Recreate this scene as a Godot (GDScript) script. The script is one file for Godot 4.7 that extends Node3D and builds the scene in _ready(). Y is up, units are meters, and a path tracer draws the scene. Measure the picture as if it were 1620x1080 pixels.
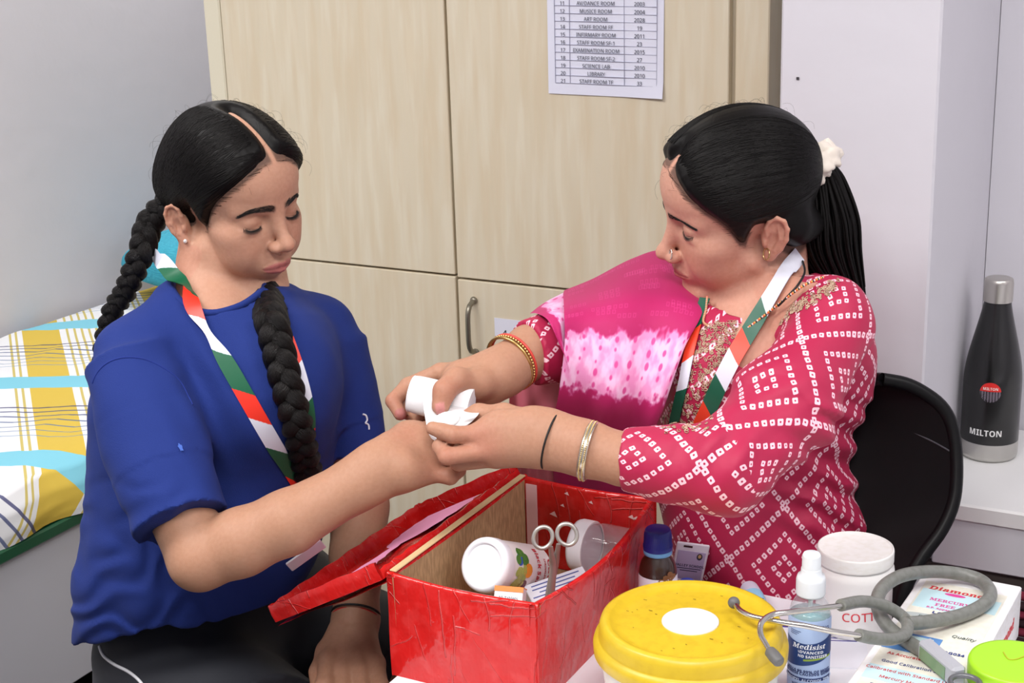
extends Node3D
# A school infirmary: a nurse wraps gauze on a pupil's hand beside a first-aid box on a white table.

const FOCAL := 2395.0
var cam_basis := Basis.from_euler(Vector3(deg_to_rad(-16.7377), deg_to_rad(28.587), deg_to_rad(-1.7989)))
var cam_at := Vector3(0, 1.58, 0)
var rng := RandomNumberGenerator.new()

func ray(x: float, y: float) -> Vector3:
	return cam_basis * Vector3((x - 810.0) / FOCAL, -(y - 540.0) / FOCAL, -1.0)
func at(x: float, y: float, depth: float) -> Vector3:
	return cam_at + ray(x, y) * depth
func on_y(x: float, y: float, h: float) -> Vector3:
	var r := ray(x, y)
	return cam_at + r * ((h - cam_at.y) / r.y)
func on_z(x: float, y: float, z: float) -> Vector3:
	var r := ray(x, y)
	return cam_at + r * ((z - cam_at.z) / r.z)
func on_x(x: float, y: float, wx: float) -> Vector3:
	var r := ray(x, y)
	return cam_at + r * ((wx - cam_at.x) / r.x)

# ---------- mesh builder ----------
class MB:
	var v := PackedVector3Array()
	var n := PackedVector3Array()
	var uv := PackedVector2Array()
	var c := PackedColorArray()
	var ix := PackedInt32Array()
	var t := Transform3D()
	var col := Color.WHITE
	func tri(a: int, b: int, d: int) -> void:
		ix.push_back(a); ix.push_back(d); ix.push_back(b)
	func vert(p: Vector3, nn: Vector3, u := Vector2()) -> int:
		v.push_back(t * p); n.push_back((t.basis * nn).normalized()); uv.push_back(u); c.push_back(col)
		return v.size() - 1
	func face(a: Vector3, b: Vector3, d: Vector3, e: Vector3, ua := Vector2(0, 0), ub := Vector2(1, 0), ud := Vector2(1, 1), ue := Vector2(0, 1)) -> void:
		var nn := (b - a).cross(d - a).normalized()
		var i := vert(a, nn, ua); vert(b, nn, ub); vert(d, nn, ud); vert(e, nn, ue)
		tri(i, i + 1, i + 2); tri(i, i + 2, i + 3)
	func face3(a: Vector3, b: Vector3, d: Vector3) -> void:
		var nn := (b - a).cross(d - a).normalized()
		var i := vert(a, nn); vert(b, nn); vert(d, nn)
		tri(i, i + 1, i + 2)
	# rows of equal length; the outside is on the side of (next row) x (next column)
	func grid(rows: Array, wrap := false, flip := false, urep := 1.0, vrep := 1.0, cols = null) -> void:
		var R := rows.size()
		var C: int = rows[0].size()
		var C2 := C + 1 if wrap else C
		var pts := PackedVector3Array()
		for r in R:
			pts.append_array(rows[r])
			if wrap: pts.push_back(rows[r][0])
		var nn := PackedVector3Array(); nn.resize(pts.size())
		for r in R - 1:
			for q in C2 - 1:
				var a := r * C2 + q
				var f := (pts[a + C2] - pts[a]).cross(pts[a + 1] - pts[a])
				var g := (pts[a + 1] - pts[a + C2 + 1]).cross(pts[a + C2] - pts[a + C2 + 1])
				nn[a] += f; nn[a + C2] += f; nn[a + 1] += f
				nn[a + C2 + 1] += g; nn[a + C2] += g; nn[a + 1] += g
		if wrap:
			for r in R:
				var s := nn[r * C2] + nn[r * C2 + C2 - 1]
				nn[r * C2] = s; nn[r * C2 + C2 - 1] = s
		var base := v.size()
		for i in pts.size():
			var r := i / C2
			var q := i % C2
			v.push_back(t * pts[i])
			var m := (t.basis * nn[i]).normalized()
			n.push_back(-m if flip else m)
			uv.push_back(Vector2(q * urep / (C2 - 1.0), r * vrep / (R - 1.0)))
			c.push_back(cols[r][q % C] if cols != null else col)
		for r in R - 1:
			for q in C2 - 1:
				var a := base + r * C2 + q
				if flip:
					tri(a, a + 1, a + C2); tri(a + 1, a + C2 + 1, a + C2)
				else:
					tri(a, a + C2, a + 1); tri(a + 1, a + C2, a + C2 + 1)
	func fan(ring: PackedVector3Array, flip := false, dome := 0.0) -> void:
		var m := Vector3()
		for p in ring: m += p
		m /= ring.size()
		var nn := (ring[0] - m).cross(ring[ring.size() / 4] - m).normalized()
		if flip: nn = -nn
		m += nn * dome
		var i := vert(m, nn, Vector2(0.5, 0.5))
		for k in ring.size():
			var a := TAU * k / ring.size()
			vert(ring[k], nn, Vector2(0.5 + 0.5 * cos(a), 0.5 + 0.5 * sin(a)))
		for k in ring.size():
			var a := i + 1 + k
			var b := i + 1 + (k + 1) % ring.size()
			if flip: tri(i, b, a)
			else: tri(i, a, b)
	# profile of Vector2(radius, height); a repeated point makes a crease
	func lathe(prof: Array, seg := 48, urep := 1.0) -> void:
		var run := []
		var k := 0
		while k < prof.size():
			var p: Vector2 = prof[k]
			if run.size() > 0 and k > 0 and (prof[k - 1] as Vector2).is_equal_approx(p):
				if run.size() > 1: grid(run, true, false, urep)
				run = []
			var row := PackedVector3Array()
			for s in seg:
				var a := TAU * s / seg
				row.push_back(Vector3(p.x * sin(a), p.y, -p.x * cos(a)))
			run.push_back(row)
			k += 1
		if run.size() > 1: grid(run, true, false, urep)
	func tube(pts: PackedVector3Array, rad, seg := 10, caps := true, flat := 1.0, flat_dir := Vector3.ZERO) -> void:
		var T := Vector3()
		var N := Vector3()
		var rows := []
		for i in pts.size():
			var d := (pts[mini(i + 1, pts.size() - 1)] - pts[maxi(i - 1, 0)]).normalized()
			if i == 0:
				N = flat_dir if flat_dir != Vector3.ZERO else (Vector3.UP if absf(d.y) < 0.9 else Vector3.RIGHT)
			N = (N - d * N.dot(d)).normalized()
			T = d
			var B := T.cross(N)
			var r: float = rad if rad is float else rad[i]
			var row := PackedVector3Array()
			for s in seg:
				var a := TAU * s / seg
				row.push_back(pts[i] + N * (cos(a) * r * flat) - B * (sin(a) * r))
			rows.push_back(row)
		grid(rows, true)
		if caps:
			fan(rows[0], false); fan(rows[rows.size() - 1], true)
	# box with chamfered edges, centred at o
	func box(o: Vector3, s: Vector3, b := 0.002) -> void:
		var h := s * 0.5
		b = minf(b, minf(h.x, minf(h.y, h.z)) * 0.9)
		for ax in 3:
			for sg in [-1.0, 1.0]:
				var u := (ax + 1) % 3
				var w := (ax + 2) % 3
				var q := []
				for k in [[-1, -1], [1, -1], [1, 1], [-1, 1]]:
					var p := Vector3()
					p[ax] = sg * h[ax]; p[u] = k[0] * (h[u] - b); p[w] = k[1] * (h[w] - b)
					q.push_back(o + p)
				if sg > 0: face(q[0], q[1], q[2], q[3])
				else: face(q[3], q[2], q[1], q[0])
		if b <= 0.0: return
		for ax in 3:
			var u := (ax + 1) % 3
			var w := (ax + 2) % 3
			for su in [-1.0, 1.0]:
				for sw in [-1.0, 1.0]:
					var q := []
					for k in [[-1, 0], [1, 0], [1, 1], [-1, 1]]:
						var p := Vector3()
						p[ax] = k[0] * (h[ax] - b)
						p[u] = su * (h[u] - (b if k[1] == 1 else 0.0))
						p[w] = sw * (h[w] - (0.0 if k[1] == 1 else b))
						q.push_back(o + p)
					if su * sw < 0: face(q[0], q[1], q[2], q[3])
					else: face(q[3], q[2], q[1], q[0])
		for sx in [-1.0, 1.0]:
			for sy in [-1.0, 1.0]:
				for sz in [-1.0, 1.0]:
					var a := o + Vector3(sx * h.x, sy * (h.y - b), sz * (h.z - b))
					var d := o + Vector3(sx * (h.x - b), sy * h.y, sz * (h.z - b))
					var e := o + Vector3(sx * (h.x - b), sy * (h.y - b), sz * h.z)
					if sx * sy * sz > 0: face3(a, d, e)
					else: face3(a, e, d)
	func ball(o: Vector3, r: Vector3, seg := 16) -> void:
		var rows := []
		for i in seg / 2 + 1:
			var f := PI * i / (seg / 2.0)
			var row := PackedVector3Array()
			for s in seg:
				var a := TAU * s / seg
				row.push_back(o + Vector3(r.x * sin(f) * cos(a), -r.y * cos(f), r.z * sin(f) * sin(a)))
			rows.push_back(row)
		grid(rows, true)
	func done() -> ArrayMesh:
		var m := ArrayMesh.new()
		var a := []
		a.resize(Mesh.ARRAY_MAX)
		a[Mesh.ARRAY_VERTEX] = v; a[Mesh.ARRAY_NORMAL] = n; a[Mesh.ARRAY_TEX_UV] = uv; a[Mesh.ARRAY_COLOR] = c; a[Mesh.ARRAY_INDEX] = ix
		m.add_surface_from_arrays(Mesh.PRIMITIVE_TRIANGLES, a)
		return m

# ---------- naming and nodes ----------
var used := {}
func numbered(called: String) -> String:
	var k: int = used.get(called, 0)
	used[called] = k + 1
	return called if k == 0 else "%s_%03d" % [called, k]
func tag(o: Node3D, label: String, category: String, group := "") -> Node3D:
	o.set_meta("label", label); o.set_meta("category", category)
	if group: o.set_meta("group", group)
	return o
func thing(called: String, label: String, category: String, where := Vector3.ZERO, group := "") -> Node3D:
	var o := Node3D.new()
	o.name = numbered(called)
	add_child(o, true)
	o.position = where
	return tag(o, label, category, group)
func part(called: String, mb: MB, m: Material, parent: Node3D) -> MeshInstance3D:
	var o := MeshInstance3D.new()
	o.name = called
	o.mesh = mb.done()
	o.material_override = m
	parent.add_child(o, true)
	return o
func struct(called: String, mb: MB, m: Material) -> MeshInstance3D:
	var o := part(called, mb, m, self)
	o.set_meta("kind", "structure")
	return o
func mat(c: Color, rough := 0.6, metal := 0.0) -> StandardMaterial3D:
	var m := StandardMaterial3D.new()
	m.albedo_color = c; m.roughness = rough; m.metallic = metal
	return m
func rgb(r: float, g: float, b: float) -> Color:
	return Color(r / 255.0, g / 255.0, b / 255.0)
func lin(r: float, g: float, b: float) -> Color:
	return rgb(r, g, b).srgb_to_linear()
func vmat(rough := 0.6) -> StandardMaterial3D:
	var m := mat(Color.WHITE, rough)
	m.vertex_color_use_as_albedo = true
	return m
func noise_tex(freq: float, seed_ := 1, size := 512, oct := 4, normal := false, bump := 4.0, ramp: Gradient = null) -> NoiseTexture2D:
	var f := FastNoiseLite.new()
	f.noise_type = FastNoiseLite.TYPE_SIMPLEX_SMOOTH
	f.frequency = freq; f.seed = seed_; f.fractal_octaves = oct
	var t := NoiseTexture2D.new()
	t.width = size; t.height = size; t.noise = f; t.seamless = true
	t.as_normal_map = normal; t.bump_strength = bump
	if ramp: t.color_ramp = ramp
	return t
func ramp(a: Color, b: Color, mid := 0.5) -> Gradient:
	var g := Gradient.new()
	g.set_color(0, a); g.set_color(1, b)
	g.set_offset(0, mid - 0.25); g.set_offset(1, mid + 0.25)
	return g
func img_tex(im: Image) -> ImageTexture:
	return ImageTexture.create_from_image(im)
# lettering: thin raised print; local x right, y up, z out of the surface; cap height h
var fonts := {}
func font(kind: String) -> SystemFont:
	if not fonts.has(kind):
		var f := SystemFont.new()
		f.font_names = PackedStringArray(["Droid Serif" if kind.begins_with("serif") else "Droid Sans"])
		f.font_weight = 700 if kind.ends_with("bold") else 400
		fonts[kind] = f
	return fonts[kind]
func text(mb: MB, s: String, h: float, xf: Transform3D, kind := "sans", bend := 0.0, stretch := 1.0, slant := 0.0, left := false) -> void:
	var tm := TextMesh.new()
	tm.font = font(kind); tm.font_size = 48; tm.text = s
	tm.pixel_size = h / (48 * 0.71); tm.depth = 0.0002; tm.curve_step = 4.0
	tm.horizontal_alignment = HORIZONTAL_ALIGNMENT_LEFT if left else HORIZONTAL_ALIGNMENT_CENTER
	if tm.get_surface_count() == 0: return
	var a := tm.surface_get_arrays(0)
	var vs: PackedVector3Array = a[Mesh.ARRAY_VERTEX]
	var ns: PackedVector3Array = a[Mesh.ARRAY_NORMAL]
	var base := mb.v.size()
	for i in vs.size():
		var p := vs[i]
		var q := ns[i]
		p.x = p.x * stretch + slant * p.y
		if bend > 0.0:
			var g := p.x / bend
			p = Vector3((bend + p.z) * sin(g), p.y, (bend + p.z) * cos(g) - bend)
			q = Vector3(q.x * cos(g) + q.z * sin(g), q.y, -q.x * sin(g) + q.z * cos(g))
		mb.v.push_back(xf * p); mb.n.push_back((xf.basis * q).normalized()); mb.uv.push_back(Vector2()); mb.c.push_back(mb.col)
	var id: PackedInt32Array = a[Mesh.ARRAY_INDEX] if a[Mesh.ARRAY_INDEX] != null else PackedInt32Array(range(vs.size()))
	for i in id: mb.ix.push_back(base + i)
func frame(o: Vector3, x: Vector3, y: Vector3) -> Transform3D:   # x right, y up (made square), z out
	x = x.normalized()
	var z := x.cross(y).normalized()
	return Transform3D(Basis(x, z.cross(x), z), o)
func spline(pts: PackedVector3Array, n: int) -> PackedVector3Array:   # Catmull-Rom
	var o := PackedVector3Array()
	var m := pts.size() - 1
	for i in n:
		var f := float(i) / (n - 1) * m
		var k := mini(int(f), m - 1)
		o.push_back(pts[k].cubic_interpolate(pts[k + 1], pts[maxi(k - 1, 0)], pts[mini(k + 2, m)], f - k))
	return o
func lerp_list(a: Array, f: float) -> float:   # piecewise linear over 0..1
	var x := clampf(f, 0, 1) * (a.size() - 1)
	var k := mini(int(x), a.size() - 2)
	return lerpf(a[k], a[k + 1], x - k)

func _ready() -> void:
	rng.seed = 7
	# camera
	var cam := Camera3D.new()
	cam.name = "camera"
	cam.transform = Transform3D(cam_basis, cam_at)
	cam.fov = rad_to_deg(2.0 * atan(540.0 / FOCAL))
	cam.near = 0.05
	add_child(cam)
	# air and exposure
	var we := WorldEnvironment.new()
	we.name = "environment"
	var e := Environment.new()
	e.background_mode = Environment.BG_COLOR
	e.background_color = Color(0.02, 0.02, 0.022)
	e.tonemap_mode = Environment.TONE_MAPPER_LINEAR
	e.tonemap_exposure = 1.12
	e.sdfgi_enabled = true; e.ssao_enabled = true; e.ssil_enabled = true
	we.environment = e
	add_child(we)
	# ceiling lamps (light and glowing panel)
	var lamp_tone := Color(1.0, 0.985, 0.975)
	ceiling_lamp(Vector3(-0.1, 2.72, 0.15), Vector2(1.2, 0.6), 4.4, lamp_tone, "white ceiling panel lamp above the near end of the table")
	ceiling_lamp(Vector3(-1.75, 2.72, -0.45), Vector2(1.2, 0.6), 3.9, lamp_tone, "white ceiling panel lamp above the foot of the bed")
	ceiling_lamp(Vector3(0.75, 2.72, -1.2), Vector2(1.2, 0.6), 1.6, lamp_tone, "white ceiling panel lamp above the counter")
	ceiling_lamp(Vector3(-2.2, 2.72, -3.2), Vector2(0.6, 1.2), 2.6, lamp_tone, "white ceiling panel lamp over the bed beside the cupboard")
	build_room()
	build_cupboard()
	build_bed()
	build_counter()
	build_table()
	build_box()
	build_table_things()
	build_people()

func ceiling_lamp(where: Vector3, size: Vector2, power: float, c: Color, label: String) -> void:
	var o := thing("ceiling_lamp", label, "lamp", where, "ceiling panel lamps")
	var m := MB.new()
	m.box(Vector3(0, 0.02, 0), Vector3(size.x + 0.04, 0.04, size.y + 0.04), 0.004)
	part("frame", m, mat(rgb(235, 235, 235), 0.5), o)
	m = MB.new()
	m.box(Vector3(0, -0.004, 0), Vector3(size.x, 0.008, size.y), 0.002)
	var g := mat(Color.WHITE, 0.5)
	g.emission_enabled = true; g.emission = c; g.emission_energy_multiplier = 1.0
	part("diffuser", m, g, o)
	var l := AreaLight3D.new()
	l.name = "light"
	l.area_size = size
	l.light_color = c
	l.light_energy = power
	l.area_normalize_energy = true
	l.area_range = 12.0
	l.shadow_enabled = true
	l.rotation_degrees = Vector3(-90, 0, 0)
	l.position = Vector3(0, -0.015, 0)
	o.add_child(l)

# ---------- the room ----------
func build_room() -> void:
	var paint := mat(rgb(205, 203, 210), 0.75)
	paint.normal_enabled = true
	paint.normal_texture = noise_tex(0.01, 3, 512, 5, true, 3.0)
	paint.normal_scale = 0.25
	paint.uv1_triplanar = true; paint.uv1_world_triplanar = true; paint.uv1_scale = Vector3.ONE * 1.3
	var left_paint := paint.duplicate()
	left_paint.albedo_color = rgb(205, 203, 210)
	var m := MB.new()
	m.box(Vector3(-0.75, -0.05, -1.0), Vector3(4.7, 0.1, 7.0), 0.0)
	var fm := mat(rgb(52, 48, 46), 0.25)
	fm.albedo_texture = noise_tex(0.02, 9, 512, 5, false, 1, ramp(Color(0.75, 0.75, 0.75), Color(1, 1, 1)))
	fm.uv1_triplanar = true; fm.uv1_world_triplanar = true
	struct("floor", m, fm)
	m = MB.new(); m.box(Vector3(-0.75, 2.85, -1.0), Vector3(4.7, 0.1, 7.0), 0.0)
	struct("ceiling", m, mat(rgb(236, 236, 234), 0.8))
	m = MB.new(); m.box(Vector3(-2.87, 1.4, -1.0), Vector3(0.1, 2.9, 7.0), 0.0)
	struct("wall_left", m, left_paint)
	m = MB.new(); m.box(Vector3(1.55, 1.4, -1.0), Vector3(0.1, 2.9, 7.0), 0.0)
	struct("wall_right", m, paint)
	m = MB.new(); m.box(Vector3(-0.75, 1.4, -4.45), Vector3(4.7, 2.9, 0.1), 0.0)
	struct("wall_back", m, left_paint)
	m = MB.new(); m.box(Vector3(-0.75, 1.4, 2.45), Vector3(4.7, 2.9, 0.1), 0.0)
	struct("wall_front", m, paint)
	# wall pier right of the cupboard, and the wall set back behind the counter
	var corner := on_z(1477, 300, -1.93)
	var gap := on_z(1234, 120, -1.93)
	m = MB.new()
	var zb := on_x(1572, 190, corner.x).z
	m.box(Vector3((corner.x + gap.x) / 2, 1.4, (-1.93 + -2.75) / 2), Vector3(corner.x - gap.x, 2.8, 0.82), 0.003)
	struct("wall_pier", m, paint)
	m = MB.new()
	m.box(Vector3((corner.x + 1.5) / 2 + 0.001, 1.4, zb - 0.05), Vector3(1.5 - corner.x, 2.8, 0.1), 0.0)
	struct("wall_recess", m, paint)
	# scuffs on the pier
	m = MB.new()
	var sp := on_z(1262, 124, -1.929)
	m.t = Transform3D(Basis.IDENTITY, sp)
	m.box(Vector3.ZERO, Vector3(0.0035, 0.0035, 0.001), 0.0)
	var s := part("screw_hole", m, mat(rgb(60, 55, 60), 0.9), get_node("wall_pier"))
	s.set_meta("label", "dark drilled hole")

func wood() -> StandardMaterial3D:
	var w := mat(rgb(222, 213, 192), 0.42)
	var g := Gradient.new()
	g.set_color(0, Color(0.982, 0.974, 0.958)); g.set_offset(0, 0.2)
	g.set_color(1, Color(1.0, 1.0, 0.995)); g.set_offset(1, 0.75)
	g.add_point(0.5, Color(0.985, 0.975, 0.955))
	w.albedo_texture = noise_tex(0.012, 21, 1024, 5, false, 1, g)
	w.uv1_triplanar = true; w.uv1_world_triplanar = true
	w.uv1_scale = Vector3(2.6, 0.28, 2.6)
	w.detail_enabled = true
	var d := Gradient.new()
	d.set_color(0, Color(0.985, 0.97, 0.95)); d.set_offset(0, 0.2)
	d.set_color(1, Color(1, 1, 1)); d.set_offset(1, 0.62)
	w.detail_albedo = noise_tex(0.02, 5, 512, 3, false, 1, d)
	w.detail_blend_mode = BaseMaterial3D.BLEND_MODE_MUL
	w.detail_uv_layer = BaseMaterial3D.DETAIL_UV_1
	return w

func build_cupboard() -> void:
	var zf := -2.3
	var w := wood()
	var o := thing("cupboard", "tall pale maple laminate cupboard with flat doors behind both people", "cupboard", Vector3(-1.37, 0, -2.55))
	var x0 := on_z(327, 80, zf).x + 1.37
	var x1 := on_z(720, 400, zf).x + 1.37
	var x2 := on_z(1155, 60, zf).x + 1.37
	var zl := zf + 2.55
	var m := MB.new()
	m.box(Vector3((x0 + x2 + 0.06) / 2, 1.08, zl - 0.25), Vector3(x2 + 0.06 - x0, 2.12, 0.46), 0.002)
	part("carcass", m, w, o)
	m = MB.new()
	m.box(Vector3(x0 + 0.02, 1.08, zl - 0.012), Vector3(0.038, 2.12, 0.026), 0.003)
	var st := mat(rgb(222, 216, 194), 0.4)
	part("edge_strip", m, st, o)
	m = MB.new()
	m.box(Vector3(x2 + 0.034, 1.08, zl - 0.02), Vector3(0.056, 2.12, 0.026), 0.002)
	part("edge_strip", m, w, o)
	var ys := on_z(722, 436.5, zf).y
	for side in 2:
		for up in 2:
			var a := x0 + 0.041 if side == 0 else x1 + 0.0025
			var b := x1 - 0.0025 if side == 0 else x2 - 0.002
			var yj := ys if side == 0 else ys - 0.004
			var lo := yj + 0.002 if up == 1 else 0.1
			var hi := 2.12 if up == 1 else yj - 0.002
			m = MB.new()
			m.box(Vector3((a + b) / 2, (lo + hi) / 2, zl - 0.009), Vector3(b - a, hi - lo, 0.018), 0.0015)
			var d := part("door", m, w, o)
			if side == 1 and up == 0:
				m = MB.new()
				var p := PackedVector3Array()
				var h0 := on_z(751, 474, zf)
				var h1 := on_z(754, 556, zf)
				var base := o.position
				for i in 15:
					var f := i / 14.0
					var q := h0.lerp(h1, f) - base
					q.z = zl + 0.004 + 0.024 * sqrt(maxf(0.0, 1.0 - pow(absf(2 * f - 1), 4.0)))
					p.push_back(q)
				m.tube(p, 0.0048, 10)
				m.ball(p[0], Vector3(0.007, 0.007, 0.006), 12)
				m.ball(p[14], Vector3(0.007, 0.007, 0.006), 12)
				part("handle", m, mat(rgb(140, 135, 122), 0.35, 0.8), d).set_meta("label", "curved brushed metal pull handle")
	# number label on the lower door
	var c := on_z(812, 520, zf + 0.001)
	var l := thing("number_label", "small white paper label reading 4 on the lower cupboard door", "label", c)
	m = MB.new()
	m.box(Vector3(0, 0, 0.0005), Vector3(0.076, 0.034, 0.0008), 0.0)
	part("paper", m, mat(rgb(225, 226, 240), 0.7), l)
	m = MB.new(); m.t = Transform3D.IDENTITY
	text(m, "4", 0.017, Transform3D(Basis.IDENTITY, Vector3(-0.018, -0.013, 0.001)))
	part("lettering", m, mat(rgb(30, 32, 48), 0.7), l)
	# notice sheet
	var bl := on_z(868.5, 147.5, zf + 0.001)
	var br := on_z(1050, 156, zf + 0.001)
	var dx := (br - bl).normalized()
	var wd := (br - bl).length()
	var nl := thing("notice_sheet", "white printed room list sheet taped to the upper cupboard door", "notice", bl)
	var bas := frame(Vector3.ZERO, dx, Vector3.UP)
	m = MB.new(); m.t = bas
	var rows := []
	for r in 13:
		var row := PackedVector3Array()
		for q in 13:
			var z := 0.0015 + 0.0012 * sin(q * 0.7 + r * 0.3) * (q / 12.0)
			if r == 0: z += 0.004 * pow(q / 12.0, 3)
			row.push_back(Vector3(wd * q / 12.0, 0.297 * r / 12.0, z))
		rows.push_back(row)
	m.grid(rows, false, true)
	var back := []
	for r in rows:
		var bb := PackedVector3Array()
		for p in r: bb.push_back(p - Vector3(0, 0, 0.0004))
		back.push_back(bb)
	m.grid(back)
	part("paper", m, mat(rgb(226, 228, 244), 0.7), nl)
	var pr := MB.new()
	var ln := MB.new()
	ln.t = bas
	var names := ["LIBRARY", "SCIENCE LAB", "STAFF ROOM SF-2", "EXAMINATION ROOM", "STAFF ROOM SF-1", "INFIRMARY ROOM", "STAFF ROOM FF", "ART ROOM", "MUSICE ROOM", "AV/DANCE ROOM", "Ms. BANDANA"]
	names.push_front("STAFF ROOM TF")
	var nums := ["33", "2010", "2010", "27", "2015", "23", "2011", "19", "2028", "2004", "2003", "18"]
	var k := wd / 182.0
	for i in 12:
		var y := 0.0255 + i * 0.01275
		text(pr, str(21 - i), 0.0062, bas * Transform3D(Basis.IDENTITY, Vector3(25 * k, y - 0.003, 0.0032)))
		text(pr, names[i], 0.0062, bas * Transform3D(Basis.IDENTITY, Vector3(78 * k, y - 0.0025, 0.0034)))
		text(pr, nums[i], 0.0062, bas * Transform3D(Basis.IDENTITY, Vector3(146 * k, y - 0.0025, 0.0036)))
	for i in 14:
		ln.box(Vector3(92 * k, 0.0255 - 0.0065 + i * 0.01275, 0.0022), Vector3(160 * k, 0.0005, 0.0022), 0.0)
	for x in [12, 36, 122, 172]:
		ln.box(Vector3(x * k, 0.019 + 0.083, 0.0022), Vector3(0.0005, 0.166, 0.0022), 0.0)
	part("lettering", pr, mat(rgb(62, 64, 80), 0.8), nl)
	part("table_lines", ln, mat(rgb(170, 172, 190), 0.8), nl)

# ---------- bed ----------
func sheet_image() -> ImageTexture:
	# one check of the bed sheet: u runs along the bed, v across it
	var s := 512
	var im := Image.create(s, s, false, Image.FORMAT_RGB8)
	im.fill(rgb(224, 226, 230))
	im.fill_rect(Rect2i(0, 0, int(s * 0.28), s), rgb(206, 178, 70))
	for q in [0.33, 0.385, 0.44, 0.495, 0.55, 0.90, 0.945]:
		im.fill_rect(Rect2i(int(s * q), 0, int(s * 0.018), s), rgb(196, 180, 104))
	for i in 7:
		var y := int(s * (0.42 + i * 0.065))
		var w: int = [8, 7, 7, 6, 5, 4, 4][i]
		var lc: Color = rgb(60, 62, 104).lerp(rgb(110, 150, 190), i / 7.0)
		for yy in range(y, y + w):
			for x in s: im.set_pixel(x, yy, im.get_pixel(x, yy).lerp(lc, 0.8))
	im.fill_rect(Rect2i(0, 0, s, int(s * 0.16)), rgb(122, 194, 214))
	return img_tex(im)

func build_bed() -> void:
	var o := thing("bed", "low infirmary bed with a checked yellow, turquoise and white sheet along the grey wall", "bed", Vector3(-2.42, 0, -2.2))
	var w := 0.79
	var z0 := -1.1
	var z1 := 1.2
	var m := MB.new()
	m.box(Vector3(0, 0.275, 0.05), Vector3(w - 0.02, 0.32, 2.3), 0.004)
	part("base", m, mat(rgb(196, 198, 208), 0.6), o)
	for x in [0.385, -0.3]:
		m = MB.new()
		m.box(Vector3(x, 0.448, 0.05), Vector3(0.035, 0.026, 2.32), 0.004)
		part("rail", m, mat(rgb(10, 78, 52), 0.35), o)
	m = MB.new()
	m.box(Vector3(0, 0.5, 0.05), Vector3(w - 0.02, 0.09, 2.28), 0.03)
	part("mattress", m, mat(rgb(210, 210, 205), 0.9), o)
	for z in [-1.05, 1.1]:
		m = MB.new()
		m.box(Vector3(0, 0.06, z), Vector3(w - 0.1, 0.12, 0.06), 0.004)
		part("foot", m, mat(rgb(40, 40, 42), 0.5), o)
	# sheet: across the top and over the near edge
	m = MB.new()
	var prof := [Vector2(-0.375, 0.53), Vector2(-0.37, 0.56), Vector2(-0.2, 0.566), Vector2(0.0, 0.564), Vector2(0.2, 0.562), Vector2(0.33, 0.56), Vector2(0.375, 0.55), Vector2(0.395, 0.52), Vector2(0.402, 0.49), Vector2(0.402, 0.462)]
	var n := FastNoiseLite.new()
	n.seed = 4; n.frequency = 3.0
	var rows := []
	var R := 120
	var Cn := 46
	for r in R:
		var z := lerpf(z1 + 0.02, z0 - 0.02, r / (R - 1.0))
		var row := PackedVector3Array()
		for q in Cn:
			var f := q / (Cn - 1.0) * (prof.size() - 1)
			var k := mini(int(f), prof.size() - 2)
			var p: Vector2 = prof[k].lerp(prof[k + 1], f - k)
			var wv := n.get_noise_2d(p.x * 2.0 + p.y * 2, z) * 0.012
			var edge := smoothstep(0.3, 0.4, p.x)
			row.push_back(Vector3(p.x + edge * (wv + 0.006 * sin(z * 37.0)), p.y + (1 - edge) * wv * 0.8 + edge * 0.004 * sin(z * 23.0), z))
		rows.push_back(row)
	m.grid(rows, false, false, 1.0, 1.0)
	# the cloth lies askew on the bed; its weave runs on over the near edge
	for i in m.v.size():
		var p := m.v[i]
		var len := p.x if p.x < 0.37 else 0.37 + (0.56 - p.y)
		var fx := o.position.x + len
		var fz := o.position.z + p.z
		var aa := 0.85 * fx - 0.53 * fz
		var bb := 0.48 * fx + 0.88 * fz
		m.uv[i] = Vector2((aa - 0.28 * bb - 0.012) / 0.33, (bb + 3.176 + 0.045) / 0.465)
	var sm := mat(Color.WHITE, 0.85)
	sm.albedo_texture = sheet_image()
	part("sheet", m, sm, o).set_meta("label", "checked cotton sheet in yellow, turquoise, navy and white")
	# pillow behind the girl
	var p := thing("pillow", "turquoise pillow lying at the far end of the checked bed", "pillow", Vector3(-2.45, 0.585, -3.02))
	m = MB.new()
	var rr := []
	for i in 17:
		var f := -PI / 2 + PI * i / 16.0
		var row := PackedVector3Array()
		for s in 40:
			var a := TAU * s / 40
			var ca := signf(cos(a)) * pow(absf(cos(a)), 0.45)
			var sa := signf(sin(a)) * pow(absf(sin(a)), 0.45)
			var k := pow(cos(f), 0.6) if cos(f) > 0.001 else 0.0
			row.push_back(Vector3(0.30 * ca * k, 0.085 + 0.085 * sin(f) * (1 - 0.3 * absf(ca * sa)), 0.17 * sa * k))
		rr.push_back(row)
	m.grid(rr, true)
	var pm := mat(rgb(70, 178, 200), 0.85)
	pm.albedo_texture = noise_tex(0.15, 8, 256, 2, false, 1, ramp(Color(0.75, 0.85, 0.9), Color(1, 1, 1)))
	pm.uv1_scale = Vector3(4, 2, 1)
	part("pillow_case", m, pm, p)

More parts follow.
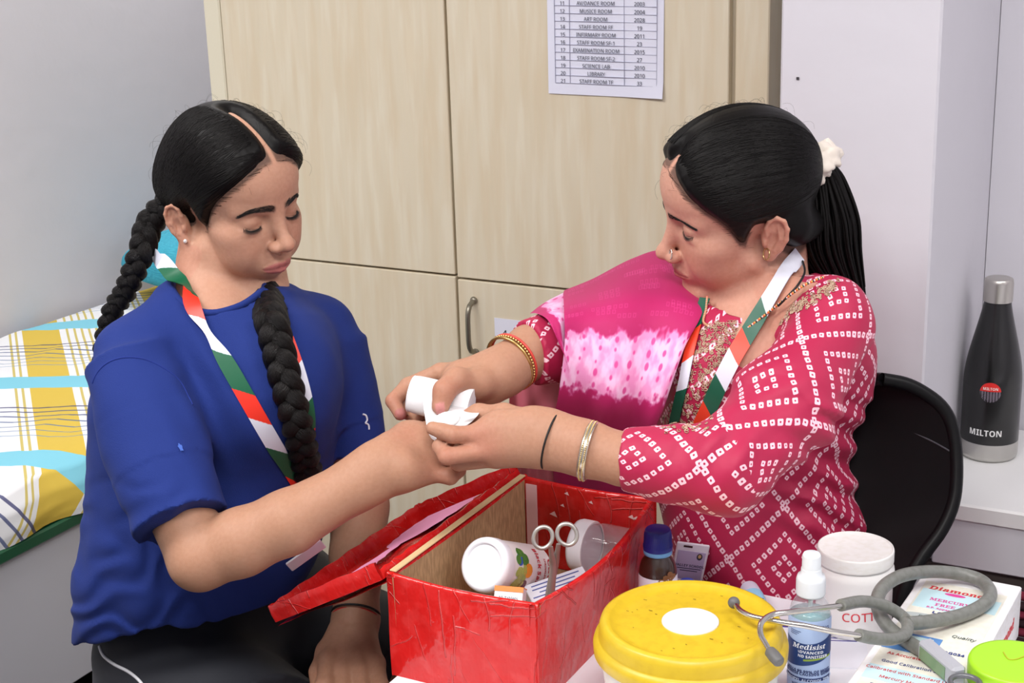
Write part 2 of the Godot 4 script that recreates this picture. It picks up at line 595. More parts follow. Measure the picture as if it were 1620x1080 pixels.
# ---------- counter with bottle ----------
func build_counter() -> void:
	var h := 0.755
	var a := on_y(1507.5, 795, h)
	var back := on_x(1572, 190, on_z(1477, 300, -1.93).x).z + 0.003
	var left := on_z(1477, 300, -1.93).x + 0.002
	var o := thing("counter", "low white counter unit with a drawer below the black bottle", "counter", Vector3(0.2, 0, (a.z + back) / 2))
	var dz := a.z - back
	var m := MB.new()
	m.box(Vector3((left + 0.9) / 2 - 0.2, h - 0.013, 0), Vector3(0.9 - left, 0.026, dz), 0.003)
	part("top", m, mat(rgb(226, 226, 226), 0.35), o)
	m = MB.new()
	m.box(Vector3((left + 0.9) / 2 - 0.2, 0.36, -0.01), Vector3(0.9 - left, 0.72, dz - 0.03), 0.002)
	part("body", m, mat(rgb(196, 196, 202), 0.5), o)
	var b0 := on_z(1474, 860, a.z)
	var y1 := on_z(1546, 826, a.z).y
	var y0 := on_z(1546, 904, a.z).y
	m = MB.new()
	m.box(Vector3((b0.x + 0.5) / 2 - 0.2, (y1 + y0) / 2, dz / 2 - 0.013), Vector3(0.5 - b0.x, y1 - y0, 0.018), 0.002)
	part("drawer", m, mat(rgb(206, 206, 212), 0.4), o)
	m = MB.new()
	m.box(Vector3((left + 0.9) / 2 - 0.2, y0 - 0.012, dz / 2 - 0.02), Vector3(0.9 - left, 0.016, 0.012), 0.0)
	part("gap_strip", m, mat(rgb(70, 64, 60), 0.7), o)
	# dark striped cloth under the counter edge
	var c := thing("striped_cloth", "dark red striped cloth hanging in the open bay under the counter", "cloth", Vector3(0.0, 0, 0))
	var q := on_z(1612, 960, a.z + 0.03)
	c.position = Vector3(q.x + 0.03, 0, q.z)
	for i in 9:
		m = MB.new()
		var rows := []
		for r in 5:
			var row := PackedVector3Array()
			for k in 13:
				row.push_back(Vector3(-0.045 + 0.02 * k, q.y + 0.025 - 0.014 * i - 0.0035 * r, 0.006 * sin(r / 4.0 * PI) + 0.004 * sin(k * 0.9 + i)))
			rows.push_back(row)
		m.grid(rows, false, true)
		part("stripe", m, mat(rgb(112, 24, 48) if i % 2 == 0 else rgb(40, 18, 26), 0.9), c)
	# black steel bottle
	var bp := on_y(1563, 718, h)
	var d := (bp - cam_at).dot(-cam_basis.z)
	var s := d / FOCAL
	var bt := thing("steel_bottle", "tall black steel water bottle with silver cap and base on the counter", "bottle", bp)
	var R := 44.0 * s
	var H := 288.0 * s
	m = MB.new()
	m.lathe([Vector2(0, 0), Vector2(R * 0.9, 0), Vector2(R * 0.98, R * 0.10), Vector2(R, R * 0.2), Vector2(R, R * 0.68)])
	part("steel_base", m, mat(rgb(190, 188, 184), 0.3, 0.9), bt).set_meta("label", "brushed steel base band")
	m = MB.new()
	var pr := [Vector2(R * 1.0, R * 0.68), Vector2(R * 1.0, H * 0.42)]
	for i in 15:
		var f := i / 14.0
		pr.push_back(Vector2(lerpf(R, R * 0.47, f * f * (2.1 - 1.1 * f)), lerpf(H * 0.42, H * 0.86, f)))
	pr.push_back(Vector2(R * 0.46, H * 0.875))
	m.lathe(pr, 64)
	var bm := mat(rgb(14, 14, 15), 0.28)
	bm.clearcoat_enabled = true; bm.clearcoat = 0.3; bm.clearcoat_roughness = 0.2
	part("body", m, bm, bt)
	m = MB.new()
	m.lathe([Vector2(R * 0.46, H * 0.872), Vector2(R * 0.5, H * 0.875), Vector2(R * 0.5, H * 0.875), Vector2(R * 0.5, H * 0.975), Vector2(R * 0.47, H * 0.995), Vector2(R * 0.4, H), Vector2(0, H)])
	part("cap", m, mat(rgb(196, 192, 186), 0.32, 0.9), bt).set_meta("label", "brushed steel screw cap")
	# print faces the camera side
	var face := atan2(cam_at.x - bp.x, cam_at.z - bp.z)
	m = MB.new()
	var xf := Transform3D(Basis(Vector3.UP, face), Vector3.ZERO)
	text(m, "MILTON", 9.5 * s, xf * Transform3D(Basis(Vector3.UP, -0.15), Vector3.ZERO) * Transform3D(Basis.IDENTITY, Vector3(0, H * 0.172, R)), "sans_bold", R)
	part("lettering", m, mat(rgb(225, 225, 225), 0.5), bt)
	var st := MB.new()
	var rb := MB.new()
	var tx := MB.new()
	for layer in 2:
		var mm: MB = rb if layer else st
		var ring := []
		for r in 7:
			var row := PackedVector3Array()
			for k in 33:
				var an := TAU * k / 32.0
				var rad := 16.0 * s * r / 6.0
				var x := rad * cos(an)
				var y := rad * sin(an)
				if layer == 1: y = maxf(y, 1.5 * s) if true else y
				var g := x / R
				var rr := R * 0.985 + 0.0006 + layer * 0.0004
				row.push_back(xf.basis * Basis(Vector3.UP, -0.05) * Vector3(rr * sin(g), H * 0.405 + y, rr * cos(g)))
			ring.push_back(row)
		mm.grid(ring, false, false)
	text(tx, "MILTON", 4.2 * s, xf * Transform3D(Basis(Vector3.UP, -0.05), Vector3.ZERO) * Transform3D(Basis.IDENTITY, Vector3(0, H * 0.405 + 6 * s, R + 0.0010)), "sans_bold", R + 0.0010)
	var sk := part("sticker", st, mat(rgb(120, 112, 124), 0.3, 0.3), bt)
	sk.set_meta("label", "round shiny sticker with a red top half")
	part("sticker_band", rb, mat(rgb(214, 44, 40), 0.4), sk)
	part("lettering", tx, mat(rgb(240, 220, 215), 0.5), sk)

# ---------- table ----------
const TY := 0.75
func build_table() -> void:
	var x0 := -0.838
	var x1 := 0.75
	var z1 := -1.604
	var z0 := -0.95
	var o := thing("table", "white topped work table crowded with first aid supplies", "table", Vector3((x0 + x1) / 2, 0, (z0 + z1) / 2))
	var m := MB.new()
	m.box(Vector3(0, TY - 0.0125, 0), Vector3(x1 - x0, 0.025, z0 - z1), 0.002)
	part("tabletop", m, mat(rgb(238, 239, 246), 0.35), o)
	for sx in [-1, 1]:
		for sz in [-1, 1]:
			m = MB.new()
			m.box(Vector3(sx * ((x1 - x0) / 2 - 0.12), 0.3625, sz * ((z0 - z1) / 2 - 0.04)), Vector3(0.04, 0.725, 0.04), 0.003)
			part("leg", m, mat(rgb(90, 90, 92), 0.4), o)

func tape_material() -> StandardMaterial3D:
	var red := mat(rgb(222, 30, 30), 0.22)
	# creased clear film over red paper: pale scuffs and fold lines of its own
	var s := 512
	var im := Image.create(s, s, false, Image.FORMAT_RGB8)
	im.fill(Color(1, 1, 1))
	var base := rgb(198, 28, 26)
	var n := FastNoiseLite.new(); n.seed = 11; n.frequency = 0.012; n.fractal_octaves = 4
	var n2 := FastNoiseLite.new(); n2.seed = 5; n2.frequency = 0.02; n2.noise_type = FastNoiseLite.TYPE_CELLULAR
	n2.cellular_return_type = FastNoiseLite.RETURN_DISTANCE2_SUB
	n2.domain_warp_enabled = true; n2.domain_warp_amplitude = 40.0; n2.domain_warp_frequency = 0.01
	var bump := Image.create(s, s, false, Image.FORMAT_RGB8)
	for y in s:
		for x in s:
			var a := n.get_noise_2d(x, y * 0.7)
			var w := n2.get_noise_2d(x, y * 0.6)
			var crease := 1.0 - smoothstep(-1.0, -0.93, w)
			var mask := smoothstep(0.0, 0.35, a)
			var k := 0.14 * smoothstep(-0.1, 0.5, n.get_noise_2d(x + 900, y)) + 0.4 * crease * mask
			if x % 61 < 1: k += 0.12
			im.set_pixel(x, y, base.lerp(rgb(240, 160, 160), clampf(k, 0, 1)))
			var h := 0.5 + 0.35 * a + 0.25 * crease
			bump.set_pixel(x, y, Color(h, h, h))
	var fr := RandomNumberGenerator.new(); fr.seed = 13
	for i in 46:
		var p := Vector2(fr.randf() * s, fr.randf() * s)
		var d := Vector2.from_angle(fr.randf_range(0.9, 2.2) if i % 3 else fr.randf_range(-0.5, 0.5))
		var w := fr.randf_range(0.3, 1.5)
		for q in int(fr.randf_range(40, 170)):
			p += d
			d = d.rotated(fr.randf_range(-0.06, 0.06))
			for yy in range(-3, 4):
				for xx in range(-3, 4):
					var e := Vector2(xx, yy).length()
					if e < w + 0.5:
						var ix := posmod(int(p.x) + xx, s)
						var iy := posmod(int(p.y) + yy, s)
						im.set_pixel(ix, iy, im.get_pixel(ix, iy).lerp(rgb(240, 150, 150), 0.20 * clampf(w + 0.5 - e, 0, 1)))
						bump.set_pixel(ix, iy, bump.get_pixel(ix, iy).lerp(Color(1, 1, 1), 0.3))
	red.albedo_color = Color.WHITE
	red.albedo_texture = img_tex(im)
	red.heightmap_enabled = true
	red.heightmap_texture = img_tex(bump)
	red.heightmap_scale = 0.35
	red.uv1_triplanar = true
	red.uv1_scale = Vector3.ONE * 4.3
	red.uv1_triplanar_sharpness = 8.0
	return red

func build_box() -> void:
	var red := tape_material()
	var card := mat(rgb(188, 152, 112), 0.85)
	card.albedo_texture = noise_tex(0.03, 14, 512, 4, false, 1, ramp(Color(0.86, 0.85, 0.84), Color(1, 1, 1)))
	card.uv1_triplanar = true; card.uv1_scale = Vector3(14, 3, 14)
	var w := 0.180
	var l := 0.313
	var h := 0.12
	var cx := -0.841 + w / 2
	var cz := -1.246 - l / 2
	var o := thing("first_aid_box", "open cardboard box wrapped in red film holding medical supplies", "box", Vector3(cx, TY, cz))
	var t := 0.006
	var m := MB.new()
	m.box(Vector3(0, 0.003, 0), Vector3(w - 2 * t, 0.006, l - 2 * t), 0.0)
	part("floor_panel", m, card, o)
	var bulge := func(u: float, y: float) -> float: return 0.004 * sin(u * PI) * sin(clampf(y / h, 0, 1) * PI)
	# four walls: outer film, inner face
	for side in 4:
		var len := w if side % 2 == 0 else l
		var off := l / 2 if side % 2 == 0 else w / 2
		var xf := Transform3D(Basis(Vector3.UP, side * PI / 2), Vector3.ZERO)   # 0 front (+z), 1 right (+x), 2 back, 3 left
		m = MB.new(); m.t = xf
		var rows := []
		var N := 28
		var prof := []
		for k in 13: prof.push_back(Vector2(0.0, h * k / 12.0))
		var rim := 0.0035
		var topy := 0.0
		for r in 20:
			var row := PackedVector3Array()
			for q in N:
				var u := q / (N - 1.0)
				var x := lerpf(-len / 2, len / 2, u)
				var sag := -0.010 * sin(u * PI) if side == 1 else (-0.004 * sin(u * PI) if side == 0 else -0.003 * sin(u * PI))
				var hh := h + sag
				var y := 0.0
				var z := 0.0
				if r < 13:
					y = hh * r / 12.0
					z = off + bulge.call(u, y) * (1.0 if side == 1 or side == 0 else 0.3)
					z += 0.0012 * sin(x * 61.0 + y * 40.0 + side) * sin(y / h * PI)
				elif r < 17:
					var a := PI * (r - 12) / 4.0
					y = hh + rim * sin(a)
					z = off - rim + rim * cos(a)
				else:
					y = hh * (1.0 - (r - 16) / 3.0) + 0.007 * (r - 16) / 3.0
					z = off - 2 * rim
				if side == 1: z += 0.012 * sin(u * PI) * smoothstep(0.4, 1.0, y / h)   # right wall leans out
				if r < 17: x += 0.002 * signf(x) * (1.0 if absf(u - 0.5) > 0.49 else 0.0)
				row.push_back(Vector3(x, y, z))
			rows.push_back(row)
		m.grid(rows.slice(0, 17))
		part("film_wall", m, red, o)
		m = MB.new(); m.t = xf
		m.grid(rows.slice(16, 20))
		part("inner_wall", m, card if side == 3 or side == 0 else red, o)
		if side == 3:
			m = MB.new(); m.t = xf
			m.box(Vector3(0, h + 0.0042, off - rim), Vector3(len * 0.97, 0.0022, 0.0085), 0.0008)
			part("bare_edge", m, mat(rgb(206, 176, 132), 0.9), o).set_meta("label", "bare cardboard top edge")
	# torn white lining strip in the far left corner
	m = MB.new()
	m.box(Vector3(-w / 2 + 0.017, h * 0.6, -l / 2 + 0.0085), Vector3(0.015, h * 0.72, 0.0012), 0.0)
	part("paper_strip", m, mat(rgb(236, 196, 200), 0.8), o)
	m = MB.new()
	var fr := RandomNumberGenerator.new(); fr.seed = 3
	for i in 7:
		var p := Vector3(fr.randf_range(-w * 0.3, w * 0.4), fr.randf_range(h * 0.6, h * 0.98), -l / 2 + 0.0082)
		var a := fr.randf_range(0.002, 0.006)
		m.face3(p + Vector3(-a, 0, 0), p + Vector3(a * 0.8, -a * 0.5, 0), p + Vector3(a * 0.2, a * 0.8, 0))
	part("torn_spots", m, mat(rgb(244, 206, 204), 0.8), o).set_meta("kind", "stuff")
	# lid hanging open from the left edge
	var lid := Node3D.new()
	lid.name = "lid"
	o.add_child(lid, true)
	lid.position = Vector3(-w / 2 - 0.002, h - 0.002, 0)
	lid.rotation = Vector3(0, 0, deg_to_rad(29))
	lid.set_meta("label", "red film covered lid folded open with torn pink paper")
	var lw := 0.172
	var ll := l + 0.012
	var rimh := 0.020
	m = MB.new()
	var top := []
	for r in 9:
		var row := PackedVector3Array()
		for q in 25:
			var u := q / 24.0
			row.push_back(Vector3(-lw * r / 8.0, 0.002 * sin(u * 21.0 + r) * sin(r / 8.0 * PI), lerpf(-ll / 2, ll / 2, u)))
		top.push_back(row)
	m.grid(top)
	var bot := []
	for row in top:
		var b := PackedVector3Array()
		for p in row: b.push_back(p - Vector3(0, 0.005, 0))
		bot.push_back(b)
	m.grid(bot, false, true)
	part("panel", m, red, lid)
	m = MB.new()
	# upturned rims: outer, near and far ends
	var rimpath := PackedVector3Array([Vector3(0.0, 0, ll / 2), Vector3(-lw + 0.02, 0, ll / 2), Vector3(-lw, 0, ll / 2 - 0.02), Vector3(-lw, 0, 0), Vector3(-lw, 0, -ll / 2 + 0.02), Vector3(-lw + 0.02, 0, -ll / 2), Vector3(-0.004, 0, -ll / 2)])
	var outl := spline(rimpath, 90)
	rows_rim(m, outl, rimh)
	part("rim", m, red, lid)
	m = MB.new()
	rows_rim(m, spline(PackedVector3Array([Vector3(-0.003, 0, -ll / 2 + 0.002), Vector3(-0.0035, 0, -ll / 4), Vector3(-0.003, 0, ll / 4), Vector3(-0.003, 0, ll / 2 - 0.002)]), 50), 0.011)
	part("hinge_rim", m, red, lid)
	m = MB.new()
	var pk := []
	for r in 24:
		var f := r / 23.0
		var z := lerpf(ll / 2 - 0.02, -ll / 2 + 0.03, f)
		var c := -lw * lerpf(0.62, 0.56, f)
		var ww := 0.018 + 0.022 * smoothstep(0.5, 0.62, f) + 0.008 * sin(f * 9.0)
		var j := 0.003 * sin(f * 57.0)
		pk.push_back(PackedVector3Array([Vector3(c + ww + j, 0.0042, z), Vector3(c + 0.3 * ww, 0.0046, z), Vector3(c - ww - j * 0.7, 0.0042, z)]))
	m.grid(pk, false, true)
	var pkm := part("torn_paper", m, mat(rgb(246, 160, 200), 0.8), lid)
	pkm.set_meta("label", "torn pink paper lining")
	# --- contents ---
	var up := Vector3(cx, TY, cz)
	jar_in_box(up)
	scissors()
	clear_jar(up)
	carton_small()
	blister_box()

func rows_rim(m: MB, path: PackedVector3Array, h: float) -> void:
	var a := []
	var prof := [Vector2(0.002, 0), Vector2(0.0025, h * 0.5), Vector2(0.0015, h), Vector2(-0.0015, h), Vector2(-0.002, h * 0.5), Vector2(-0.002, 0)]
	for pf in prof:
		var row := PackedVector3Array()
		for i in path.size():
			var d := (path[mini(i + 1, path.size() - 1)] - path[maxi(i - 1, 0)]).normalized()
			var outw := Vector3.UP.cross(d)   # outside of the lid
			row.push_back(path[i] - outw * -pf.x + Vector3(0, pf.y + 0.0008 * sin(i * 1.3) * (1.0 if pf.y > 0.01 else 0.0), 0))
		a.push_back(row)
	m.grid(a, false, true)

func aim(o: Vector3, to: Vector3, hint := Vector3.UP) -> Transform3D:   # local y runs from o to 'to'; local z leans to 'hint'
	var y := (to - o).normalized()
	var x := y.cross(hint).normalized()
	return Transform3D(Basis(x, y, x.cross(y)), o)

func jar_in_box(_up: Vector3) -> void:
	# lies on its side, lid end towards the near left
	var a := at(765, 893, 1.70)
	var b := at(846, 903, 1.795)
	var o := thing("spice_jar", "white plastic jar with fruit print lying on its side in the red box", "jar")
	o.transform = aim(a, b, cam_at - a)
	var R := 0.0310
	var H := 0.106
	var m := MB.new()
	m.lathe([Vector2(R * 0.97, 0.012), Vector2(R * 0.98, 0.02), Vector2(R * 0.98, H - 0.006), Vector2(R * 0.9, H), Vector2(0, H)], 56)
	part("body", m, mat(rgb(240, 238, 238), 0.35), o)
	m = MB.new()
	m.lathe([Vector2(0, 0.0), Vector2(R * 0.70, 0.0), Vector2(R * 0.76, 0.001), Vector2(R * 0.78, -0.0015), Vector2(R * 0.90, -0.0015), Vector2(R * 1.0, 0.002), Vector2(R * 1.02, 0.006), Vector2(R * 1.02, 0.016), Vector2(R * 0.97, 0.0175)], 56)
	part("lid", m, mat(rgb(238, 240, 248), 0.3), o).set_meta("label", "round white snap lid")
	# print, on the camera-facing side (local +z); reading direction runs along the jar
	var red := MB.new()
	var xf := Transform3D(Basis(Vector3(0, -1, 0), Vector3(1, 0, 0), Vector3(0, 0, 1)), Vector3.ZERO)
	for it in [["Catch", 0.0105, 0.103, -0.004, "serif_bold"], ["SPRINKLER", 0.0036, 0.088, 0.004, "sans"], ["Black Salt", 0.0072, 0.076, 0.006, "sans_bold"]]:
		var tm := MB.new()
		text(tm, it[0], it[1], Transform3D.IDENTITY, it[4])
		for i in tm.v.size():
			var p := tm.v[i]
			# text x runs round the jar, text y runs along it towards the lid
			var g: float = (-p.x + it[3]) / R + 0.35
			var rr := R * 0.98 + 0.0004 + p.z
			red.v.push_back(Vector3(rr * sin(-g + 0.35), it[2] - p.y * -1.0 - it[1] / 2, rr * cos(-g + 0.35)))
			red.n.push_back(Vector3(sin(-g + 0.35), 0, cos(-g + 0.35))); red.uv.push_back(Vector2()); red.c.push_back(Color.WHITE)
		var base := red.v.size() - tm.v.size()
		for i in tm.ix: red.ix.push_back(base + i)
	part("lettering", red, mat(rgb(206, 40, 60), 0.5), o)
	# fruit print: leaves, grapes, orange, plum
	var f := MB.new()
	var fr := RandomNumberGenerator.new(); fr.seed = 5
	var blob := func(g: float, y: float, r: float, c: Color, lift: float) -> void:
		f.col = c
		var ring := PackedVector3Array()
		for k in 12:
			var a2 := TAU * k / 12.0
			var gg := g + r * cos(a2) / R
			ring.push_back(Vector3((R * 0.985 + lift) * sin(gg), y + r * sin(a2), (R * 0.985 + lift) * cos(gg)))
		f.fan(ring, true)
	for i in 9: blob.call(fr.randf_range(-0.75, -0.25), fr.randf_range(0.026, 0.044), 0.0055, lin(52, 112, 40).lerp(lin(90, 140, 60), fr.randf()), 0.0003)
	blob.call(-0.35, 0.030, 0.007, lin(50, 90, 180), 0.0002)
	for i in 26: blob.call(fr.randf_range(-0.1, 0.75), fr.randf_range(0.025, 0.042), 0.0042, lin(150, 170, 70).lerp(lin(196, 204, 110), fr.randf()), 0.0004 + i * 0.00001)
	blob.call(0.02, 0.048, 0.0085, lin(238, 150, 40), 0.0006)
	blob.call(0.62, 0.046, 0.0075, lin(110, 30, 50), 0.0006)
	blob.call(0.75, 0.034, 0.007, lin(150, 150, 60), 0.0006)
	part("fruit_print", f, vmat(0.5), o)

func scissors() -> void:
	var o := thing("scissors", "steel medical scissors standing blades down in the red box", "scissors")
	var st := mat(rgb(186, 183, 178), 0.34, 0.65)
	var tip := at(868, 950, 1.685)
	var d := (tip - cam_at).dot(-cam_basis.z)
	var piv := at(876, 896, d - 0.008)
	for s in 2:
		var ring_c := at(859, 850, d - 0.03) if s == 0 else at(897, 845, d - 0.03)
		var rx := 14.5 if s == 0 else 15.0
		var ry := 17.0
		var m := MB.new()
		var pts := PackedVector3Array()
		for k in 33:
			var a := TAU * k / 32.0
			var tilt := -0.35 if s == 0 else 0.45
			var ux := cos(a) * rx
			var uy := sin(a) * ry
			pts.push_back(ring_c + (cam_basis.x * (ux * cos(tilt) - uy * sin(tilt)) + cam_basis.y * (ux * sin(tilt) + uy * cos(tilt))) * d / FOCAL)
		m.tube(pts, 0.0024, 8, false)
		part("finger_ring", m, st, o)
		m = MB.new()
		var start := at(871, 864, d - 0.03) if s == 0 else at(884, 860, d - 0.03)
		var end := at(872, 948, d) if s == 0 else at(866, 948, d + 0.003)
		var px0 := at(875, 895, d - 0.014) if s == 0 else at(878, 893, d - 0.010)
		var path := spline(PackedVector3Array([start, start.lerp(px0, 0.5), px0, px0.lerp(end, 0.5), end]), 20)
		var rad := []
		for k in 20: rad.push_back(lerp_list([0.0026, 0.0030, 0.0040, 0.0044, 0.0040, 0.0032], k / 19.0))
		m.tube(path, rad, 8, true, 0.5, -cam_basis.z)
		part("blade", m, st, o)
	var m2 := MB.new()
	m2.ball(piv, Vector3(0.0035, 0.0035, 0.004), 12)
	part("pivot_screw", m2, st, o)

func clear_jar(_up: Vector3) -> void:
	var o := thing("clear_jar", "clear plastic jar with a white screw lid lying in the red box", "jar")
	var a := at(914, 861, 1.835)
	var b := at(996, 878, 1.80)
	o.transform = aim(a, b, cam_at - a)
	var R := 0.0315
	var m := MB.new()
	m.lathe([Vector2(0, -0.002), Vector2(R * 0.8, -0.002), Vector2(R * 0.98, 0.0), Vector2(R * 1.02, 0.004), Vector2(R * 1.02, 0.019), Vector2(R * 1.0, 0.020), Vector2(R * 1.0, 0.020), Vector2(R * 0.93, 0.020)], 48)
	part("lid", m, mat(rgb(240, 240, 246), 0.35), o).set_meta("label", "white ribbed screw lid")
	m = MB.new()
	m.lathe([Vector2(0, 0.0185), Vector2(R * 0.95, 0.0185)], 48)
	part("liner", m, mat(rgb(214, 214, 232), 0.3), o)
	m = MB.new()
	m.lathe([Vector2(R * 0.93, 0.019), Vector2(R * 0.96, 0.026), Vector2(R * 1.0, 0.032), Vector2(R * 1.0, 0.076), Vector2(R * 0.9, 0.082), Vector2(0, 0.082)], 48)
	var g := mat(Color(0.93, 0.95, 0.98, 0.16), 0.06)
	g.transparency = BaseMaterial3D.TRANSPARENCY_ALPHA
	part("body", m, g, o).set_meta("label", "clear plastic body")

func carton_small() -> void:
	var o := thing("medicine_carton", "small white medicine carton with orange top standing near the box corner", "carton", at(808, 934, 1.66))
	o.rotation = Vector3(-0.55, 0.25, 0)
	var m := MB.new()
	m.box(Vector3(0, -0.022, 0), Vector3(0.032, 0.05, 0.018), 0.0006)
	part("body", m, mat(rgb(236, 236, 240), 0.5), o)
	m = MB.new()
	m.box(Vector3(0, 0.0032, 0), Vector3(0.0324, 0.0012, 0.0184), 0.0003)
	m.box(Vector3(0, 0.0005, 0.0092), Vector3(0.0324, 0.005, 0.0006), 0.0)
	part("orange_flap", m, mat(rgb(240, 140, 70), 0.5), o)
	m = MB.new()
	text(m, "10 Tablets", 0.003, Transform3D(Basis.IDENTITY, Vector3(0, -0.009, 0.0093)))
	for i in 6:
		m.box(Vector3(-0.004 + 0.001 * (i % 3), -0.0115 - i * 0.0022, 0.0093), Vector3(0.018 - 0.002 * (i % 3), 0.0007, 0.0004), 0.0)
	part("lettering", m, mat(rgb(70, 70, 100), 0.6), o)

func blister_box() -> void:
	var o := thing("leaflet_box", "white medicine box with blue lines lying under the scissors", "carton", at(886, 938, 1.735))
	o.rotation = Vector3(0.5, 0.95, 0.15)
	var m := MB.new()
	m.box(Vector3.ZERO, Vector3(0.075, 0.016, 0.04), 0.0008)
	part("body", m, mat(rgb(226, 228, 240), 0.5), o)
	m = MB.new()
	for i in 7:
		m.box(Vector3(-0.004 * (i % 2), 0.0082, -0.015 + i * 0.005), Vector3(0.06 - 0.006 * (i % 3), 0.0004, 0.0014), 0.0)
	for i in 3:
		m.box(Vector3(0.0, -0.003 + i * 0.004, 0.0202), Vector3(0.06, 0.001, 0.0004), 0.0)
	part("lettering", m, mat(rgb(84, 96, 160), 0.6), o)

func grime(c: Color) -> StandardMaterial3D:
	var m := mat(c, 0.38)
	m.albedo_texture = noise_tex(0.03, 31, 512, 5, false, 1, ramp(Color(0.97, 0.965, 0.95), Color(1, 1, 1), 0.35))
	m.uv1_triplanar = true; m.uv1_scale = Vector3(5, 9, 5)
	return m

func label_patch(m: MB, R: float, y0: float, y1: float, a0: float, a1: float, lift := 0.0004, tilt := 0.0) -> void:   # a curved label on a cylinder; angle 0 = local +z
	var rows := []
	for r in 9:
		var row := PackedVector3Array()
		for q in 25:
			var a := lerpf(a0, a1, q / 24.0)
			var y := lerpf(y0, y1, r / 8.0) + tilt * sin(a) * R
			row.push_back(Vector3((R + lift) * sin(a), y, (R + lift) * cos(a)))
		rows.push_back(row)
	m.grid(rows, false, true)

func build_table_things() -> void:
	# bucket with yellow lid
	var bc := on_y(1092, 1004, TY + 0.105)
	bc.y = TY
	var R := 0.0972
	var o := thing("bucket", "round white tub with a big yellow lid in the front of the table", "tub", bc)
	var m := MB.new()
	m.lathe([Vector2(0, 0), Vector2(R * 0.80, 0), Vector2(R * 0.82, 0.003), Vector2(R * 0.93, 0.085), Vector2(R * 0.96, 0.088), Vector2(R * 0.96, 0.1)], 72)
	part("body", m, grime(rgb(226, 224, 214)), o)
	m = MB.new()
	m.lathe([Vector2(R * 0.97, 0.088), Vector2(R * 1.0, 0.089), Vector2(R * 1.005, 0.098), Vector2(R * 0.99, 0.103), Vector2(R * 0.955, 0.104), Vector2(R * 0.945, 0.106), Vector2(R * 0.94, 0.116), Vector2(R * 0.92, 0.122), Vector2(R * 0.87, 0.1245), Vector2(R * 0.82, 0.1225), Vector2(R * 0.78, 0.119), Vector2(R * 0.70, 0.118), Vector2(R * 0.4, 0.1195), Vector2(0, 0.12)], 96)
	var ym := mat(rgb(208, 178, 38), 0.38)
	ym.albedo_texture = noise_tex(0.02, 17, 512, 4, false, 1, ramp(Color(0.95, 0.93, 0.9), Color(1, 1, 1), 0.3))
	ym.uv1_triplanar = true; ym.uv1_scale = Vector3.ONE * 6
	var ld := part("lid", m, ym, o)
	ld.set_meta("label", "yellow snap lid with a raised rim")
	m = MB.new()
	m.lathe([Vector2(R * 0.295, 0.1185), Vector2(R * 0.295, 0.1206), Vector2(R * 0.285, 0.1212), Vector2(0, 0.1216)], 56)
	part("sticker", m, grime(rgb(226, 226, 224)), ld).set_meta("label", "white round disc in the lid centre")
	m = MB.new()
	var fr := RandomNumberGenerator.new(); fr.seed = 21
	for i in 22:
		var a := fr.randf() * TAU
		var r := R * sqrt(fr.randf()) * 0.72
		var p := Vector3(r * cos(a), 0.1202, r * sin(a))
		m.box(p, Vector3(fr.randf_range(0.0008, 0.004), 0.0003, 0.0006), 0.0)
	part("scratches", m, mat(rgb(120, 96, 20), 0.8), ld).set_meta("kind", "stuff")
	# brown glass bottle
	var bb := on_y(1041, 983, TY)
	o = thing("antiseptic_bottle", "brown medicine bottle with dark blue cap standing beside the red box", "bottle", bb)
	var br := 0.0222
	m = MB.new()
	m.lathe([Vector2(0, 0), Vector2(br * 0.9, 0), Vector2(br, 0.003), Vector2(br, 0.062), Vector2(br * 0.97, 0.070), Vector2(br * 0.85, 0.079), Vector2(br * 0.66, 0.085), Vector2(br * 0.6, 0.088), Vector2(br * 0.6, 0.094)], 56)
	var gl := mat(rgb(44, 20, 10), 0.08)
	gl.clearcoat_enabled = true; gl.clearcoat = 0.8
	part("body", m, gl, o)
	m = MB.new()
	m.lathe([Vector2(br * 0.6, 0.087), Vector2(br * 0.74, 0.088), Vector2(br * 0.76, 0.092), Vector2(br * 0.7, 0.0935)], 40)
	part("neck_ring", m, mat(rgb(110, 170, 220), 0.35), o).set_meta("label", "pale blue tamper ring")
	m = MB.new()
	var rows := []
	for r in [[0.0935, 0.76], [0.0985, 0.78], [0.099, 0.73], [0.111, 0.71], [0.116, 0.68], [0.1185, 0.6], [0.119, 0.0]]:
		var row := PackedVector3Array()
		for s in 96:
			var a := TAU * s / 96
			var rr: float = br * r[1] * (1.0 + (0.018 * (1 if s % 2 else -1) if r[0] > 0.0985 and r[0] < 0.115 else 0.0))
			row.push_back(Vector3(rr * sin(a), r[0], -rr * cos(a)))
		rows.push_back(row)
	m.grid(rows, true)
	part("cap", m, mat(rgb(28, 38, 128), 0.35), o).set_meta("label", "ribbed dark blue screw cap")
	var face := atan2(cam_at.x - bb.x, cam_at.z - bb.z)
	var xf := Transform3D(Basis(Vector3.UP, face), Vector3.ZERO)
	m = MB.new(); m.t = xf
	label_patch(m, br, 0.008, 0.064, -1.6, 1.6)
	part("paper_label", m, mat(rgb(226, 224, 236), 0.6), o)
	m = MB.new(); m.t = xf
	for k in 3:
		var ring := PackedVector3Array()
		for s in 16:
			var a := TAU * s / 16
			var rr := 0.0065 + 0.002 * sin(a * 3 + k)
			var g := (0.008 + k * 0.004 + rr * cos(a)) / br
			ring.push_back(Vector3((br + 0.0007) * sin(g), 0.060 + k * 0.003 + rr * sin(a) * 0.9, (br + 0.0007) * cos(g)))
		m.fan(ring, true)
	part("stain", m, mat(rgb(128, 78, 30), 0.5), o).set_meta("label", "brown dried stain on the label")
	m = MB.new()
